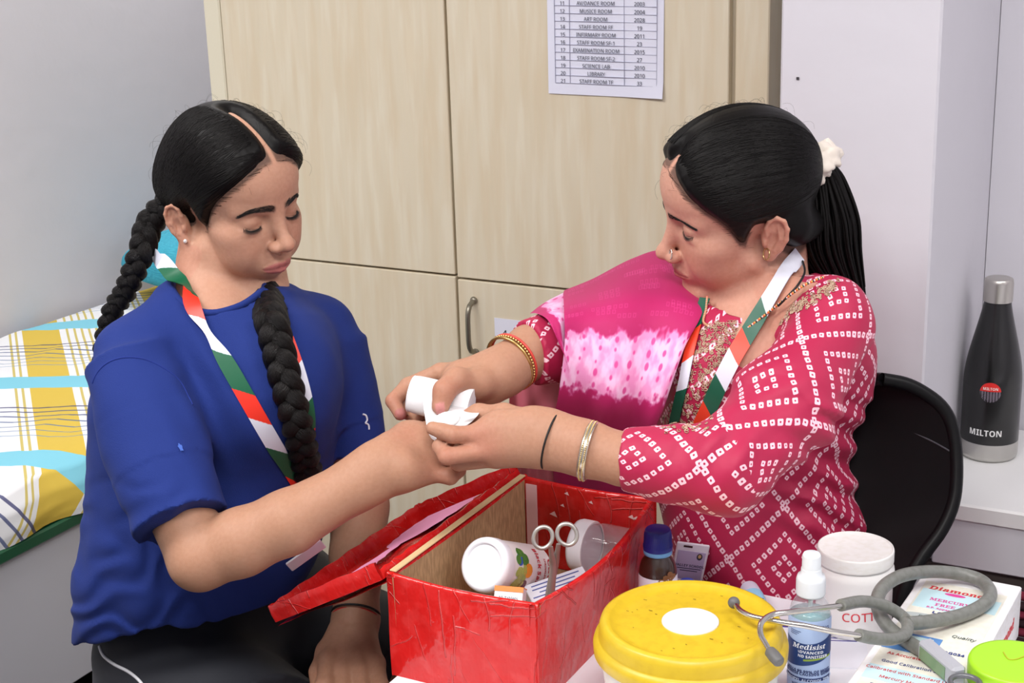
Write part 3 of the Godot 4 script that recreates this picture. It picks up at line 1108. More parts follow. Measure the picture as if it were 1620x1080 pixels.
	for it in [["Povidone", 0.0034, 0.050], ["Iodine 10% w/v", 0.003, 0.044], ["Solution", 0.003, 0.034]]:
		text(m, it[0], it[1], xf * Transform3D(Basis(Vector3.UP, -0.55), Vector3.ZERO) * Transform3D(Basis.IDENTITY, Vector3(0, it[2], br + 0.0007)), "sans_bold", br + 0.0007)
	for i in 13:
		m.t = xf * Transform3D(Basis(Vector3.UP, 0.62), Vector3.ZERO)
		label_patch(m, br, 0.012 + i * 0.0036, 0.0130 + i * 0.0036, -0.34, 0.34, 0.0007)
	part("lettering", m, mat(rgb(76, 76, 110), 0.7), o)
	# small bottle with blue cap behind the tub
	var sc := on_y(1087, 962, TY)
	o = thing("small_vial", "tiny vial with bright blue cap just behind the yellow lid", "vial", sc)
	m = MB.new()
	m.lathe([Vector2(0, 0), Vector2(0.008, 0), Vector2(0.0085, 0.002), Vector2(0.0085, 0.022), Vector2(0.006, 0.026)], 28)
	part("body", m, mat(rgb(225, 228, 235), 0.2), o)
	m = MB.new()
	m.lathe([Vector2(0.0086, 0.0255), Vector2(0.009, 0.026), Vector2(0.009, 0.035), Vector2(0.0082, 0.0362), Vector2(0, 0.0364)], 28)
	part("cap", m, mat(rgb(36, 88, 214), 0.35), o)
	# curled strip tube
	var tc := on_y(1196, 975, TY)
	o = thing("ointment_tube", "crumpled white and pale blue ointment tube lying behind the yellow lid", "tube", tc)
	o.rotation = Vector3(0, 0.5, 0)
	m = MB.new()
	rows = []
	for r in 14:
		var f := r / 13.0
		var row := PackedVector3Array()
		for s in 20:
			var a := TAU * s / 20
			var ry := lerpf(0.011, 0.002, smoothstep(0.2, 1.0, f))
			var rx := lerpf(0.011, 0.016, f)
			row.push_back(Vector3(rx * cos(a), ry * sin(a) + ry + 0.012 * f, -0.05 + 0.085 * f))
		rows.push_back(row)
	m.grid(rows, true)
	m.fan(rows[0]); m.fan(rows[13], true)
	part("body", m, mat(rgb(214, 214, 236), 0.35), o)
	m = MB.new()
	var rw := []
	for r in [4, 5, 6, 7, 8]:
		var row := PackedVector3Array()
		for s in 10:
			var p: Vector3 = rows[r][s]
			row.push_back(p + Vector3(0, 0.0006, 0))
		rw.push_back(row)
	m.grid(rw)
	part("blue_band", m, mat(rgb(150, 206, 236), 0.4), o)
	m = MB.new()
	text(m, "Batti", 0.005, Transform3D(Basis(Vector3(0.3, 0, -1).normalized(), Vector3(-1, 0, -0.3).normalized(), Vector3.UP), Vector3(0.002, 0.03, 0.02)), "sans_bold")
	part("lettering", m, mat(rgb(70, 70, 140), 0.6), o)
	# printed leaflet under the bottles
	var lf := thing("leaflet", "white leaflet with purple printed border lying under the sanitizer bottle", "leaflet", on_y(1278, 1020, TY + 0.0005))
	lf.rotation.y = 0.35
	m = MB.new()
	m.box(Vector3.ZERO, Vector3(0.13, 0.0008, 0.10), 0.0)
	part("paper", m, mat(rgb(234, 236, 246), 0.6), lf)
	m = MB.new()
	m.box(Vector3(0, 0.0006, -0.044), Vector3(0.12, 0.0005, 0.008), 0.0)
	m.box(Vector3(-0.058, 0.0006, 0.0), Vector3(0.008, 0.0005, 0.09), 0.0)
	for i in 4: m.box(Vector3(0.03, 0.0006, -0.03 + i * 0.006), Vector3(0.05, 0.0005, 0.0012), 0.0)
	part("print", m, mat(rgb(74, 60, 150), 0.6), lf)
	sanitizer()
	white_jar()
	bp_box()
	stethoscope()
	green_jar()

func sanitizer() -> void:
	var p := on_y(1278, 1090, TY)
	var o := thing("sanitizer_bottle", "clear spray bottle of blue hand sanitizer with white pump top", "bottle", p)
	var face := atan2(cam_at.x - p.x, cam_at.z - p.z)
	o.rotation.y = face
	o.scale = Vector3(1.02, 0.885, 1.02)
	var R := 0.0215
	var m := MB.new()
	var prof := [Vector2(0, 0), Vector2(R * 0.9, 0), Vector2(R, 0.003), Vector2(R, 0.094), Vector2(R * 0.985, 0.104), Vector2(R * 0.9, 0.113), Vector2(R * 0.72, 0.121), Vector2(R * 0.58, 0.126), Vector2(R * 0.56, 0.132)]
	m.lathe(prof, 56)
	var g := mat(Color(0.88, 0.93, 0.97, 0.14), 0.05)
	g.transparency = BaseMaterial3D.TRANSPARENCY_ALPHA
	part("body", m, g, o).set_meta("label", "clear plastic body")
	m = MB.new()
	m.lathe([Vector2(0, 0.002), Vector2(R * 0.95, 0.002), Vector2(R * 0.96, 0.004), Vector2(R * 0.96, 0.103), Vector2(0, 0.1035)], 48)
	var lq := mat(Color(0.45, 0.78, 0.80, 0.45), 0.05)
	lq.transparency = BaseMaterial3D.TRANSPARENCY_ALPHA
	part("liquid", m, lq, o).set_meta("label", "pale blue green liquid")
	m = MB.new()
	m.tube(PackedVector3Array([Vector3(0, 0.01, 0), Vector3(0, 0.13, 0)]), 0.0022, 8)
	part("dip_tube", m, mat(rgb(225, 230, 235), 0.4), o)
	m = MB.new()
	m.lathe([Vector2(R * 0.5, 0.126), Vector2(R * 0.68, 0.127), Vector2(R * 0.70, 0.129), Vector2(R * 0.70, 0.146), Vector2(R * 0.64, 0.151), Vector2(R * 0.50, 0.153), Vector2(R * 0.48, 0.16), Vector2(R * 0.48, 0.16), Vector2(R * 0.45, 0.161), Vector2(R * 0.44, 0.176), Vector2(R * 0.38, 0.179), Vector2(0, 0.1795)], 48)
	part("spray_pump", m, mat(rgb(228, 234, 240), 0.4), o).set_meta("label", "white finger pump")
	# label
	var L := MB.new()
	label_patch(L, R, 0.010, 0.103, -1.5, 1.5)
	part("paper_label", L, mat(rgb(176, 200, 238), 0.4), o)
	m = MB.new()
	var rows := []
	for r in 7:
		var row := PackedVector3Array()
		for q in 31:
			var u := q / 30.0
			var a := lerpf(-1.35, 1.4, u)
			var lo := 0.042 + 0.016 * u * u
			var hi := 0.078 + 0.006 * u * u - 0.006 * sin(u * PI)
			var y := lerpf(lo, hi, r / 6.0)
			row.push_back(Vector3((R + 0.0007) * sin(a), y, (R + 0.0007) * cos(a)))
		rows.push_back(row)
	m.grid(rows, false, true)
	part("navy_panel", m, mat(rgb(24, 60, 120), 0.4), o)
	m = MB.new()
	label_patch(m, R, 0.0515, 0.054, -0.25, 1.2, 0.0010, 0.12)
	part("green_stripe", m, mat(rgb(140, 170, 60), 0.5), o)
	var wt := MB.new()
	text(wt, "Medisist", 0.0060, Transform3D(Basis.IDENTITY, Vector3(0, 0.0695, R + 0.0011)), "serif_bold", R + 0.0011, 1.0, 0.2)
	text(wt, "ADVANCED", 0.0034, Transform3D(Basis.IDENTITY, Vector3(0.001, 0.0625, R + 0.0011)), "sans_bold", R + 0.0011, 1.15)
	text(wt, "HAND SANITIZER", 0.0017, Transform3D(Basis.IDENTITY, Vector3(0.001, 0.0570, R + 0.0011)), "sans_bold", R + 0.0011)
	part("lettering", wt, mat(rgb(240, 244, 250), 0.5), o)
	var dk := MB.new()
	text(dk, "SANITIZING", 0.0036, Transform3D(Basis.IDENTITY, Vector3(0.006, 0.0960, R + 0.0008)), "sans_bold", R + 0.0008)
	text(dk, "KILLS 99.99% OF MOST", 0.0018, Transform3D(Basis.IDENTITY, Vector3(0, 0.0370, R + 0.0008)), "sans_bold", R + 0.0008)
	text(dk, "ILLNESS CAUSING GERMS", 0.0018, Transform3D(Basis.IDENTITY, Vector3(0, 0.0335, R + 0.0008)), "sans_bold", R + 0.0008)
	label_patch(dk, R, 0.024, 0.0285, -1.3, 1.3, 0.0007)
	for i in 3: label_patch(dk, R, 0.0875 - i * 0.0022, 0.0882 - i * 0.0022, -1.0, -0.4 - 0.1 * i, 0.0007)
	text(dk, "with Moisturisers", 0.0018, Transform3D(Basis.IDENTITY, Vector3(0, 0.0190, R + 0.0008)), "sans", R + 0.0008)
	part("lettering", dk, mat(rgb(34, 52, 110), 0.5), o)
	var w2 := MB.new()
	text(w2, "ISOPROPYL ALCOHOL 70% v/v", 0.0017, Transform3D(Basis.IDENTITY, Vector3(0, 0.0254, R + 0.0011)), "sans_bold", R + 0.0011)
	part("lettering", w2, mat(rgb(200, 215, 240), 0.5), o)

func white_jar() -> void:
	var p := on_y(1349, 988, TY)
	var R := 0.0438
	var o := thing("cotton_jar", "white plastic jar with red handwriting and worn white lid", "jar", p)
	var face := atan2(cam_at.x - p.x, cam_at.z - p.z)
	o.rotation.y = face
	o.scale = Vector3(1, 0.91, 1)
	var m := MB.new()
	m.lathe([Vector2(0, 0), Vector2(R * 0.94, 0), Vector2(R * 0.99, 0.004), Vector2(R * 1.0, 0.012), Vector2(R * 0.98, 0.03), Vector2(R * 0.98, 0.065), Vector2(R * 1.02, 0.076), Vector2(R * 1.0, 0.084), Vector2(R * 0.92, 0.09), Vector2(R * 0.9, 0.096)], 64)
	part("body", m, mat(rgb(246, 245, 244), 0.28), o)
	m = MB.new()
	m.lathe([Vector2(R * 0.93, 0.09), Vector2(R * 0.975, 0.0905), Vector2(R * 0.985, 0.093), Vector2(R * 0.985, 0.106), Vector2(R * 0.97, 0.1085), Vector2(R * 0.94, 0.109), Vector2(R * 0.92, 0.107), Vector2(0, 0.107)], 64)
	part("lid", m, grime(rgb(246, 246, 244)), o).set_meta("label", "worn white screw lid")
	var rd := MB.new()
	text(rd, "COTTON", 0.0115, Transform3D(Basis(Vector3.UP, 0.42), Vector3.ZERO) * Transform3D(Basis(Vector3.BACK, 0.05), Vector3(0, 0.034, R * 0.98 + 0.0006)), "sans", R * 0.98 + 0.0006, 1.0)
	part("lettering", rd, mat(rgb(222, 44, 60), 0.6), o)

func bp_box() -> void:
	var h := 0.062
	var bl := on_y(1457, 898, TY + h)
	var brr := on_y(1608, 926, TY + h)
	var w := brr.x - bl.x
	var l := 0.40
	var c := Vector3((bl.x + brr.x) / 2, TY, bl.z + l / 2)
	var o := thing("monitor_carton", "white printed blood pressure monitor carton under the grey stethoscope", "carton", c)
	o.rotation.y = -0.03
	var m := MB.new()
	m.box(Vector3(0, h / 2, 0), Vector3(w, h, l), 0.0015)
	part("body", m, grime(rgb(240, 240, 242)), o)
	m = MB.new()
	m.box(Vector3(0, h + 0.0002, 0.012), Vector3(w * 0.84, 0.0006, l * 0.9), 0.0)
	part("print_panel", m, grime(rgb(232, 230, 218)), o)
	var band_paint := mat(rgb(196, 226, 234), 0.5)
	var band := func(z0: float, z1: float, x0: float, x1: float) -> void:
		var pt := MB.new()
		pt.box(Vector3((x0 + x1) / 2 * w, h + 0.0006, (z0 + z1) / 2), Vector3((x1 - x0) * w, 0.0004, z1 - z0), 0.0)
		part("blue_band", pt, band_paint, o)
	var zb := -l / 2
	band.call(zb + 0.052, zb + 0.085, -0.40, 0.40)
	band.call(zb + 0.085, zb + 0.10, -0.40, 0.2)
	band.call(zb + 0.245, zb + 0.275, -0.42, 0.35)
	var flat := func(x: float, z: float) -> Transform3D: return Transform3D(Basis(Vector3.RIGHT, Vector3.FORWARD, Vector3.UP), Vector3(x * w, h + 0.0011, zb + z))
	var a := MB.new()
	text(a, "Diamond", 0.0082, flat.call(-0.06, 0.048), "serif_bold", 0.0, 1.15, 0.15)
	text(a, "As Accurate As Mercury", 0.0050, flat.call(0.0, 0.216), "sans", 0, 0.95)
	text(a, "Calibrated with Standard U Tube", 0.0050, flat.call(0.02, 0.252), "sans", 0, 0.95)
	text(a, "Mercury Manometer", 0.0050, flat.call(0.02, 0.267), "sans", 0, 0.95)
	text(a, "Easy To Operate", 0.0050, flat.call(-0.05, 0.302), "sans", 0, 0.95)
	part("lettering", a, mat(rgb(206, 44, 54), 0.6), o).set_meta("label", "red print")
	a = MB.new()
	text(a, "MERCURY", 0.0060, flat.call(-0.07, 0.076), "serif_bold")
	text(a, "FREE", 0.0060, flat.call(-0.09, 0.0875), "serif_bold")
	text(a, "B.P. Apparatus", 0.0034, flat.call(-0.09, 0.0965), "serif_bold")
	for k in 1:
		var ring := PackedVector3Array()
		for s in 24:
			ring.push_back(Vector3(-0.06 * w + 0.0115 * cos(TAU * s / 24), h + 0.0009, zb + 0.057 - 0.0035 * sin(TAU * s / 24)))
		a.fan(ring, false)
	part("lettering", a, mat(rgb(216, 70, 150), 0.6), o).set_meta("label", "magenta print")
	a = MB.new()
	text(a, "LCD", 0.0052, flat.call(-0.09, 0.107), "sans_bold", 0, 1.35)
	text(a, "Good Calibration Stability", 0.0050, flat.call(0.02, 0.234), "sans", 0, 0.95)
	text(a, "B.P. Measurement", 0.0050, flat.call(-0.05, 0.286), "sans", 0, 0.95)
	text(a, "APDG034", 0.005, flat.call(0.2, 0.19), "sans_bold")
	part("lettering", a, mat(rgb(40, 60, 130), 0.6), o).set_meta("label", "navy print")
	a = MB.new()
	var ring := PackedVector3Array()
	for s in 28:
		ring.push_back(Vector3(-0.16 * w + 0.028 * cos(TAU * s / 28), h + 0.0009, zb + 0.120 - 0.0065 * sin(TAU * s / 28)))
	a.fan(ring, false)
	part("grey_oval", a, mat(rgb(176, 184, 184), 0.6), o)
	a = MB.new()
	text(a, "Regular", 0.006, flat.call(-0.14, 0.122), "serif", 0, 1, 0.35)
	text(a, "Quality", 0.0055, flat.call(0.25, 0.152), "sans", 0, 1, 0.2)
	part("lettering", a, mat(rgb(60, 84, 84), 0.6), o).set_meta("label", "grey script print")
	a = MB.new()
	a.box(Vector3(-0.12 * w, h + 0.0009, zb + 0.178), Vector3(0.042, 0.0005, 0.026), 0.0)
	a.box(Vector3(-0.28 * w, h + 0.0009, zb + 0.196), Vector3(0.030, 0.0005, 0.02), 0.0)
	part("device_print", a, mat(rgb(92, 140, 200), 0.5), o).set_meta("label", "printed picture of a blue monitor")
	a = MB.new()
	a.box(Vector3(-0.12 * w, h + 0.0013, zb + 0.177), Vector3(0.026, 0.0004, 0.014), 0.0)
	part("screen_print", a, mat(rgb(190, 214, 214), 0.5), o)
	a = MB.new()
	var side := Transform3D(Basis(Vector3(0, 0, -1), Vector3.UP, Vector3.RIGHT), Vector3(w / 2 + 0.0003, 0.032, zb + 0.075))
	text(a, "Diamond", 0.012, side, "serif_bold", 0, 1.1, 0.2)
	part("lettering", a, mat(rgb(206, 44, 54), 0.6), o).set_meta("label", "red side print")
	# little meter at the end of the tubing
	var g := thing("pocket_meter", "small grey meter with green display lying on the white carton", "meter", at(1490, 1046, (on_y(1490, 1046, TY + h + 0.012) - cam_at).dot(-cam_basis.z)))
	var p0 := on_y(1462, 1024, TY + h + 0.012)
	var p1 := on_y(1518, 1072, TY + h + 0.012)
	g.transform = Transform3D(Basis(Vector3.UP, atan2(-(p1.z - p0.z), p1.x - p0.x)), (p0 + p1) / 2)
	a = MB.new()
	var gl := (p1 - p0).length()
	a.box(Vector3.ZERO, Vector3(gl, 0.022, 0.016), 0.003)
	part("body", a, mat(rgb(168, 170, 178), 0.4), g)
	a = MB.new()
	a.box(Vector3(-0.004, -0.001, 0.0083), Vector3(gl * 0.72, 0.0135, 0.0006), 0.0)
	part("display", a, mat(rgb(112, 140, 104), 0.25), g).set_meta("label", "green grey display window")
	a = MB.new()
	var rp := PackedVector3Array()
	for k in 25: rp.push_back(Vector3(gl * 0.5 + 0.016 + 0.014 * cos(TAU * k / 24), 0.004, 0.004 + 0.014 * sin(TAU * k / 24)))
	a.tube(rp, 0.0028, 8, false)
	part("ring", a, mat(rgb(110, 112, 116), 0.35, 0.4), g)

func depth_of(p: Vector3) -> float:
	return (p - cam_at).dot(-cam_basis.z)

func stethoscope() -> void:
	var o := thing("stethoscope", "grey stethoscope looped over the carton with metal ear tubes on the yellow lid", "stethoscope")
	var rub := mat(rgb(124, 126, 122), 0.38)
	rub.albedo_texture = noise_tex(0.02, 41, 256, 4, false, 1, ramp(Color(0.88, 0.88, 0.86), Color(1, 1, 1), 0.35))
	rub.uv1_triplanar = true; rub.uv1_scale = Vector3.ONE * 20
	var steel := mat(rgb(205, 203, 198), 0.2, 1.0)
	var top := TY + 0.062
	var mk := func(list: Array) -> PackedVector3Array:
		var p := PackedVector3Array()
		for q in list: p.push_back(on_y(q[0], q[1], q[2]))
		return p
	# main tube: from the yoke, round the loop, to the meter
	var r := 0.0074
	var y := top + r + 0.0025
	var main: PackedVector3Array = mk.call([[1436, 986, y + 0.012], [1470, 983, y + 0.006], [1520, 973, y], [1556, 956, y], [1567, 938, y], [1552, 918, y], [1515, 907, y + 0.004], [1468, 904, y + 0.012], [1425, 911, y + 0.02], [1396, 930, y + 0.02], [1388, 955, y + 0.014], [1400, 985, y + 0.004], [1428, 1010, y - 0.002], [1462, 1030, y - 0.002]])
	var m := MB.new()
	m.tube(spline(main, 110), r, 16)
	part("tube", m, rub, o)
	var y2 := y + 0.012
	m = MB.new()
	var ya: PackedVector3Array = mk.call([[1330, 957, TY + 0.125], [1365, 951, TY + 0.112], [1400, 958, TY + 0.098], [1428, 975, y2], [1436, 990, y2], [1430, 1004, y2], [1408, 1011, TY + 0.094], [1380, 1009, TY + 0.105], [1358, 1004, TY + 0.115]])
	m.tube(spline(ya, 60), 0.0064, 14)
	part("yoke", m, rub, o).set_meta("label", "grey rubber Y yoke")
	var e1: PackedVector3Array = mk.call([[1340, 956, TY + 0.122], [1300, 962, TY + 0.135], [1250, 968, TY + 0.142], [1222, 972, TY + 0.143], [1205, 984, TY + 0.142], [1203, 1002, TY + 0.138], [1212, 1020, TY + 0.134], [1218, 1030, TY + 0.132]])
	m = MB.new()
	m.tube(spline(e1, 50), 0.0029, 12)
	part("ear_tube", m, steel, o).set_meta("label", "curved shiny metal ear tube")
	var e2: PackedVector3Array = mk.call([[1368, 1006, TY + 0.113], [1320, 999, TY + 0.126], [1270, 989, TY + 0.134], [1225, 982, TY + 0.136], [1190, 975, TY + 0.135], [1172, 966, TY + 0.134], [1165, 958, TY + 0.133]])
	m = MB.new()
	m.tube(spline(e2, 50), 0.0029, 12)
	part("ear_tube", m, steel, o).set_meta("label", "curved shiny metal ear tube")
	var tipm := mat(rgb(96, 96, 96), 0.5)
	m = MB.new()
	m.ball(on_y(1161, 953, TY + 0.132), Vector3.ONE * 0.0062, 18)
	part("ear_tip", m, tipm, o)
	m = MB.new()
	var t0 := on_y(1216, 1028, TY + 0.1325)
	var t1 := on_y(1234, 1048, TY + 0.129)
	m.tube(PackedVector3Array([t0, t0.lerp(t1, 0.12), t0.lerp(t1, 0.5), t0.lerp(t1, 0.9), t1]), [0.0035, 0.0056, 0.0062, 0.0058, 0.0042], 16)
	part("ear_tip", m, tipm, o)

func green_jar() -> void:
	var h := 0.085
	var c := on_y(1606, 1045, TY + h)
	c.y = TY
	var R := 72.0 * depth_of(c + Vector3(0, h, 0)) / FOCAL
	var o := thing("green_lid_jar", "jar with lime green lid at the table edge in front of the carton", "jar", c)
	var m := MB.new()
	m.lathe([Vector2(0, 0), Vector2(R * 0.9, 0), Vector2(R * 0.94, 0.003), Vector2(R * 0.94, h - 0.018)], 56)
	var g := mat(Color(0.9, 0.93, 0.92, 0.3), 0.06)
	g.transparency = BaseMaterial3D.TRANSPARENCY_ALPHA
	part("body", m, g, o)
	m = MB.new()
	m.lathe([Vector2(R * 0.95, h - 0.026), Vector2(R, h - 0.0255), Vector2(R, h - 0.003), Vector2(R * 0.97, h), Vector2(R * 0.9, h + 0.0005), Vector2(0, h + 0.0005)], 72)
	part("lid", m, mat(rgb(160, 216, 40), 0.35), o).set_meta("label", "lime green screw lid")
	m = MB.new()
	var fr := RandomNumberGenerator.new(); fr.seed = 9
	var pts := PackedVector3Array()
	for k in 9: pts.push_back(Vector3(-R * 0.3 + 0.007 * k, h + 0.001, -R * 0.25 + 0.010 * sin(k * 1.3) + 0.002 * k))
	m.tube(spline(pts, 40), 0.0007, 6)
	part("glue_mark", m, mat(rgb(178, 180, 40), 0.5), o)

# ---------- distance fields: smooth unions of limbs, meshed with surface nets ----------
class Prim:
	var k := 0.01          # blend width
	var op := 0            # 0 join, 1 carve, 2 keep only inside
	func dist(_p: Vector3) -> float: return 0.0
	func run(pts: PackedVector3Array, d: PackedFloat32Array) -> void:
		var kk := k
		if op == 0:
			for i in pts.size():
				var b := dist(pts[i])
				var a := d[i]
				var h := kk - absf(a - b)
				if h > 0.0: d[i] = minf(a, b) - h * h * 0.25 / kk
				elif b < a: d[i] = b
		elif op == 1:
			for i in pts.size():
				var b := -dist(pts[i])
				var a := d[i]
				var h := kk - absf(a - b)
				if h > 0.0: d[i] = maxf(a, b) + h * h * 0.25 / kk
				elif b > a: d[i] = b
		else:
			for i in pts.size():
				var b := dist(pts[i])
				var a := d[i]
				var h := kk - absf(a - b)
				if h > 0.0: d[i] = maxf(a, b) + h * h * 0.25 / kk
				elif b > a: d[i] = b

class Cap extends Prim:
	var a: Vector3
	var ab: Vector3
	var il: float
	var ra: float
	var dr: float
	var s_plain := true
	func _init(p: Vector3, q: Vector3, r0: float, r1: float, kk: float, oo := 0) -> void:
		a = p; ab = q - p; il = 1.0 / maxf(ab.length_squared(), 1e-9); ra = r0; dr = r1 - r0; k = kk; op = oo
	func dist(p: Vector3) -> float:
		var pa := p - a
		var t := clampf(pa.dot(ab) * il, 0.0, 1.0)
		return (pa - ab * t).length() - ra - dr * t
	func run(pts: PackedVector3Array, d: PackedFloat32Array) -> void:
		var kk := k
		var q := 0.25 / kk
		var sg := -1.0 if op == 1 else 1.0
		if s_plain:
			for i in pts.size():
				var pa := pts[i] - a
				var t := clampf(pa.dot(ab) * il, 0.0, 1.0)
				var b := ((pa - ab * t).length() - ra - dr * t) * sg
				var c := d[i]
				var h := kk - absf(c - b)
				if op == 0:
					if h > 0.0: d[i] = minf(c, b) - h * h * q
					elif b < c: d[i] = b
				else:
					if h > 0.0: d[i] = maxf(c, b) + h * h * q
					elif b > c: d[i] = b
		else:
			super.run(pts, d)

class FlatCap extends Cap:   # squeezed by s along w
	var w: Vector3
	var s: float
	var e: float
	func _init(p: Vector3, q: Vector3, r0: float, r1: float, kk: float, ww: Vector3, ss: float, oo := 0) -> void:
		super(p, q, r0, r1, kk, oo)
		s_plain = false
		w = (ww - ab * (ww.dot(ab) * il)).normalized(); s = ss; e = 1.0 / ss - 1.0
	func dist(p: Vector3) -> float:
		var pa := p - a
		pa += w * (pa.dot(w) * e)
		var t := clampf(pa.dot(ab) * il, 0.0, 1.0)
		return ((pa - ab * t).length() - ra - dr * t) * minf(1.0, lerpf(s, 1.0, 0.4))

class Ell extends Prim:
	var o: Vector3
	var bx: Vector3
	var by: Vector3
	var bz: Vector3
	var ir: Vector3
	var ir2: Vector3
	var mr: float
	func _init(c: Vector3, r: Vector3, b: Basis, kk: float, oo := 0) -> void:
		o = c; bx = b.x.normalized(); by = b.y.normalized(); bz = b.z.normalized()
		ir = Vector3.ONE / r; ir2 = ir * ir; k = kk; op = oo; mr = minf(r.x, minf(r.y, r.z))
	func dist(p: Vector3) -> float:
		var q := p - o
		var l := Vector3(q.dot(bx), q.dot(by), q.dot(bz))
		var k0 := (l * ir).length()
		var k1 := (l * ir2).length()
		return k0 * (k0 - 1.0) / k1 if k1 > 1e-6 else -mr
	func run(pts: PackedVector3Array, d: PackedFloat32Array) -> void:
		var kk := k
		var q := 0.25 / kk
		var sg := -1.0 if op == 1 else 1.0
		var mx := Transform3D(Basis(bx * ir.x, by * ir.y, bz * ir.z).transposed(), Vector3.ZERO)
		var oo := o
		for i in pts.size():
			var l := mx * (pts[i] - oo)
			var k0 := l.length()
			var k1 := (l * ir).length()
			var b := (k0 * (k0 - 1.0) / k1 if k1 > 1e-6 else -mr) * sg
			var c := d[i]
			var h := kk - absf(c - b)
			if op == 0:
				if h > 0.0: d[i] = minf(c, b) - h * h * q
				elif b < c: d[i] = b
			else:
				if h > 0.0: d[i] = maxf(c, b) + h * h * q
				elif b > c: d[i] = b

class Loft extends Prim:     # stacked ellipses along local y
	var x: Transform3D
	var tab := PackedFloat32Array()   # cx, cz, a, b, power per step
	var y0: float
	var y1: float
	var n := 48
	func _init(frame: Transform3D, secs: Array, kk: float, oo := 0) -> void:   # secs: [y, cx, cz, a, b] rising in y
		x = frame.affine_inverse(); k = kk; op = oo
		y0 = secs[0][0]; y1 = secs[secs.size() - 1][0]
		for i in n:
			var y := lerpf(y0, y1, i / (n - 1.0))
			var j := 0
			while j < secs.size() - 2 and secs[j + 1][0] < y: j += 1
			var f: float = (y - secs[j][0]) / (secs[j + 1][0] - secs[j][0])
			for c in range(1, 5):
				var p0: float = secs[maxi(j - 1, 0)][c]
				var p3: float = secs[mini(j + 2, secs.size() - 1)][c]
				tab.push_back(cubic_interpolate(secs[j][c], secs[j + 1][c], p0, p3, f))
	func dist(p: Vector3) -> float:
		var q := x * p
		var f := clampf((q.y - y0) / (y1 - y0), 0.0, 1.0) * (n - 1.0)
		var i := mini(int(f), n - 2)
		f -= i
		i *= 4
		var a := lerpf(tab[i + 2], tab[i + 6], f)
		var b := lerpf(tab[i + 3], tab[i + 7], f)
		var u := (q.x - lerpf(tab[i], tab[i + 4], f)) / a
		var v := (q.z - lerpf(tab[i + 1], tab[i + 5], f)) / b
		var l := sqrt(u * u + v * v)
		var g := sqrt(u * u / (a * a) + v * v / (b * b))
		var d := l * (l - 1.0) / g if g > 1e-5 else -minf(a, b)
		var e := maxf(y0 - q.y, q.y - y1)
		if e > 0.0: return sqrt(maxf(d, 0) * maxf(d, 0) + e * e) if d > 0 else e
		return maxf(d, e)

class Half extends Prim:    # a half space: keeps or carves the side the normal points away from
	var o: Vector3
	var nn: Vector3
	func _init(c: Vector3, m: Vector3, kk: float, oo: int) -> void:
		o = c; nn = m.normalized(); k = kk; op = oo
	func dist(p: Vector3) -> float: return (p - o).dot(nn)

class Hem extends Prim:    # keeps what lies above a sloping, then level, hem line
	func _init() -> void:
		k = 0.004; op = 2
	func dist(p: Vector3) -> float: return minf(0.688 + 0.42 * (p.x + 1.28), 0.722 + 0.05 * (p.x + 1.2)) - p.y

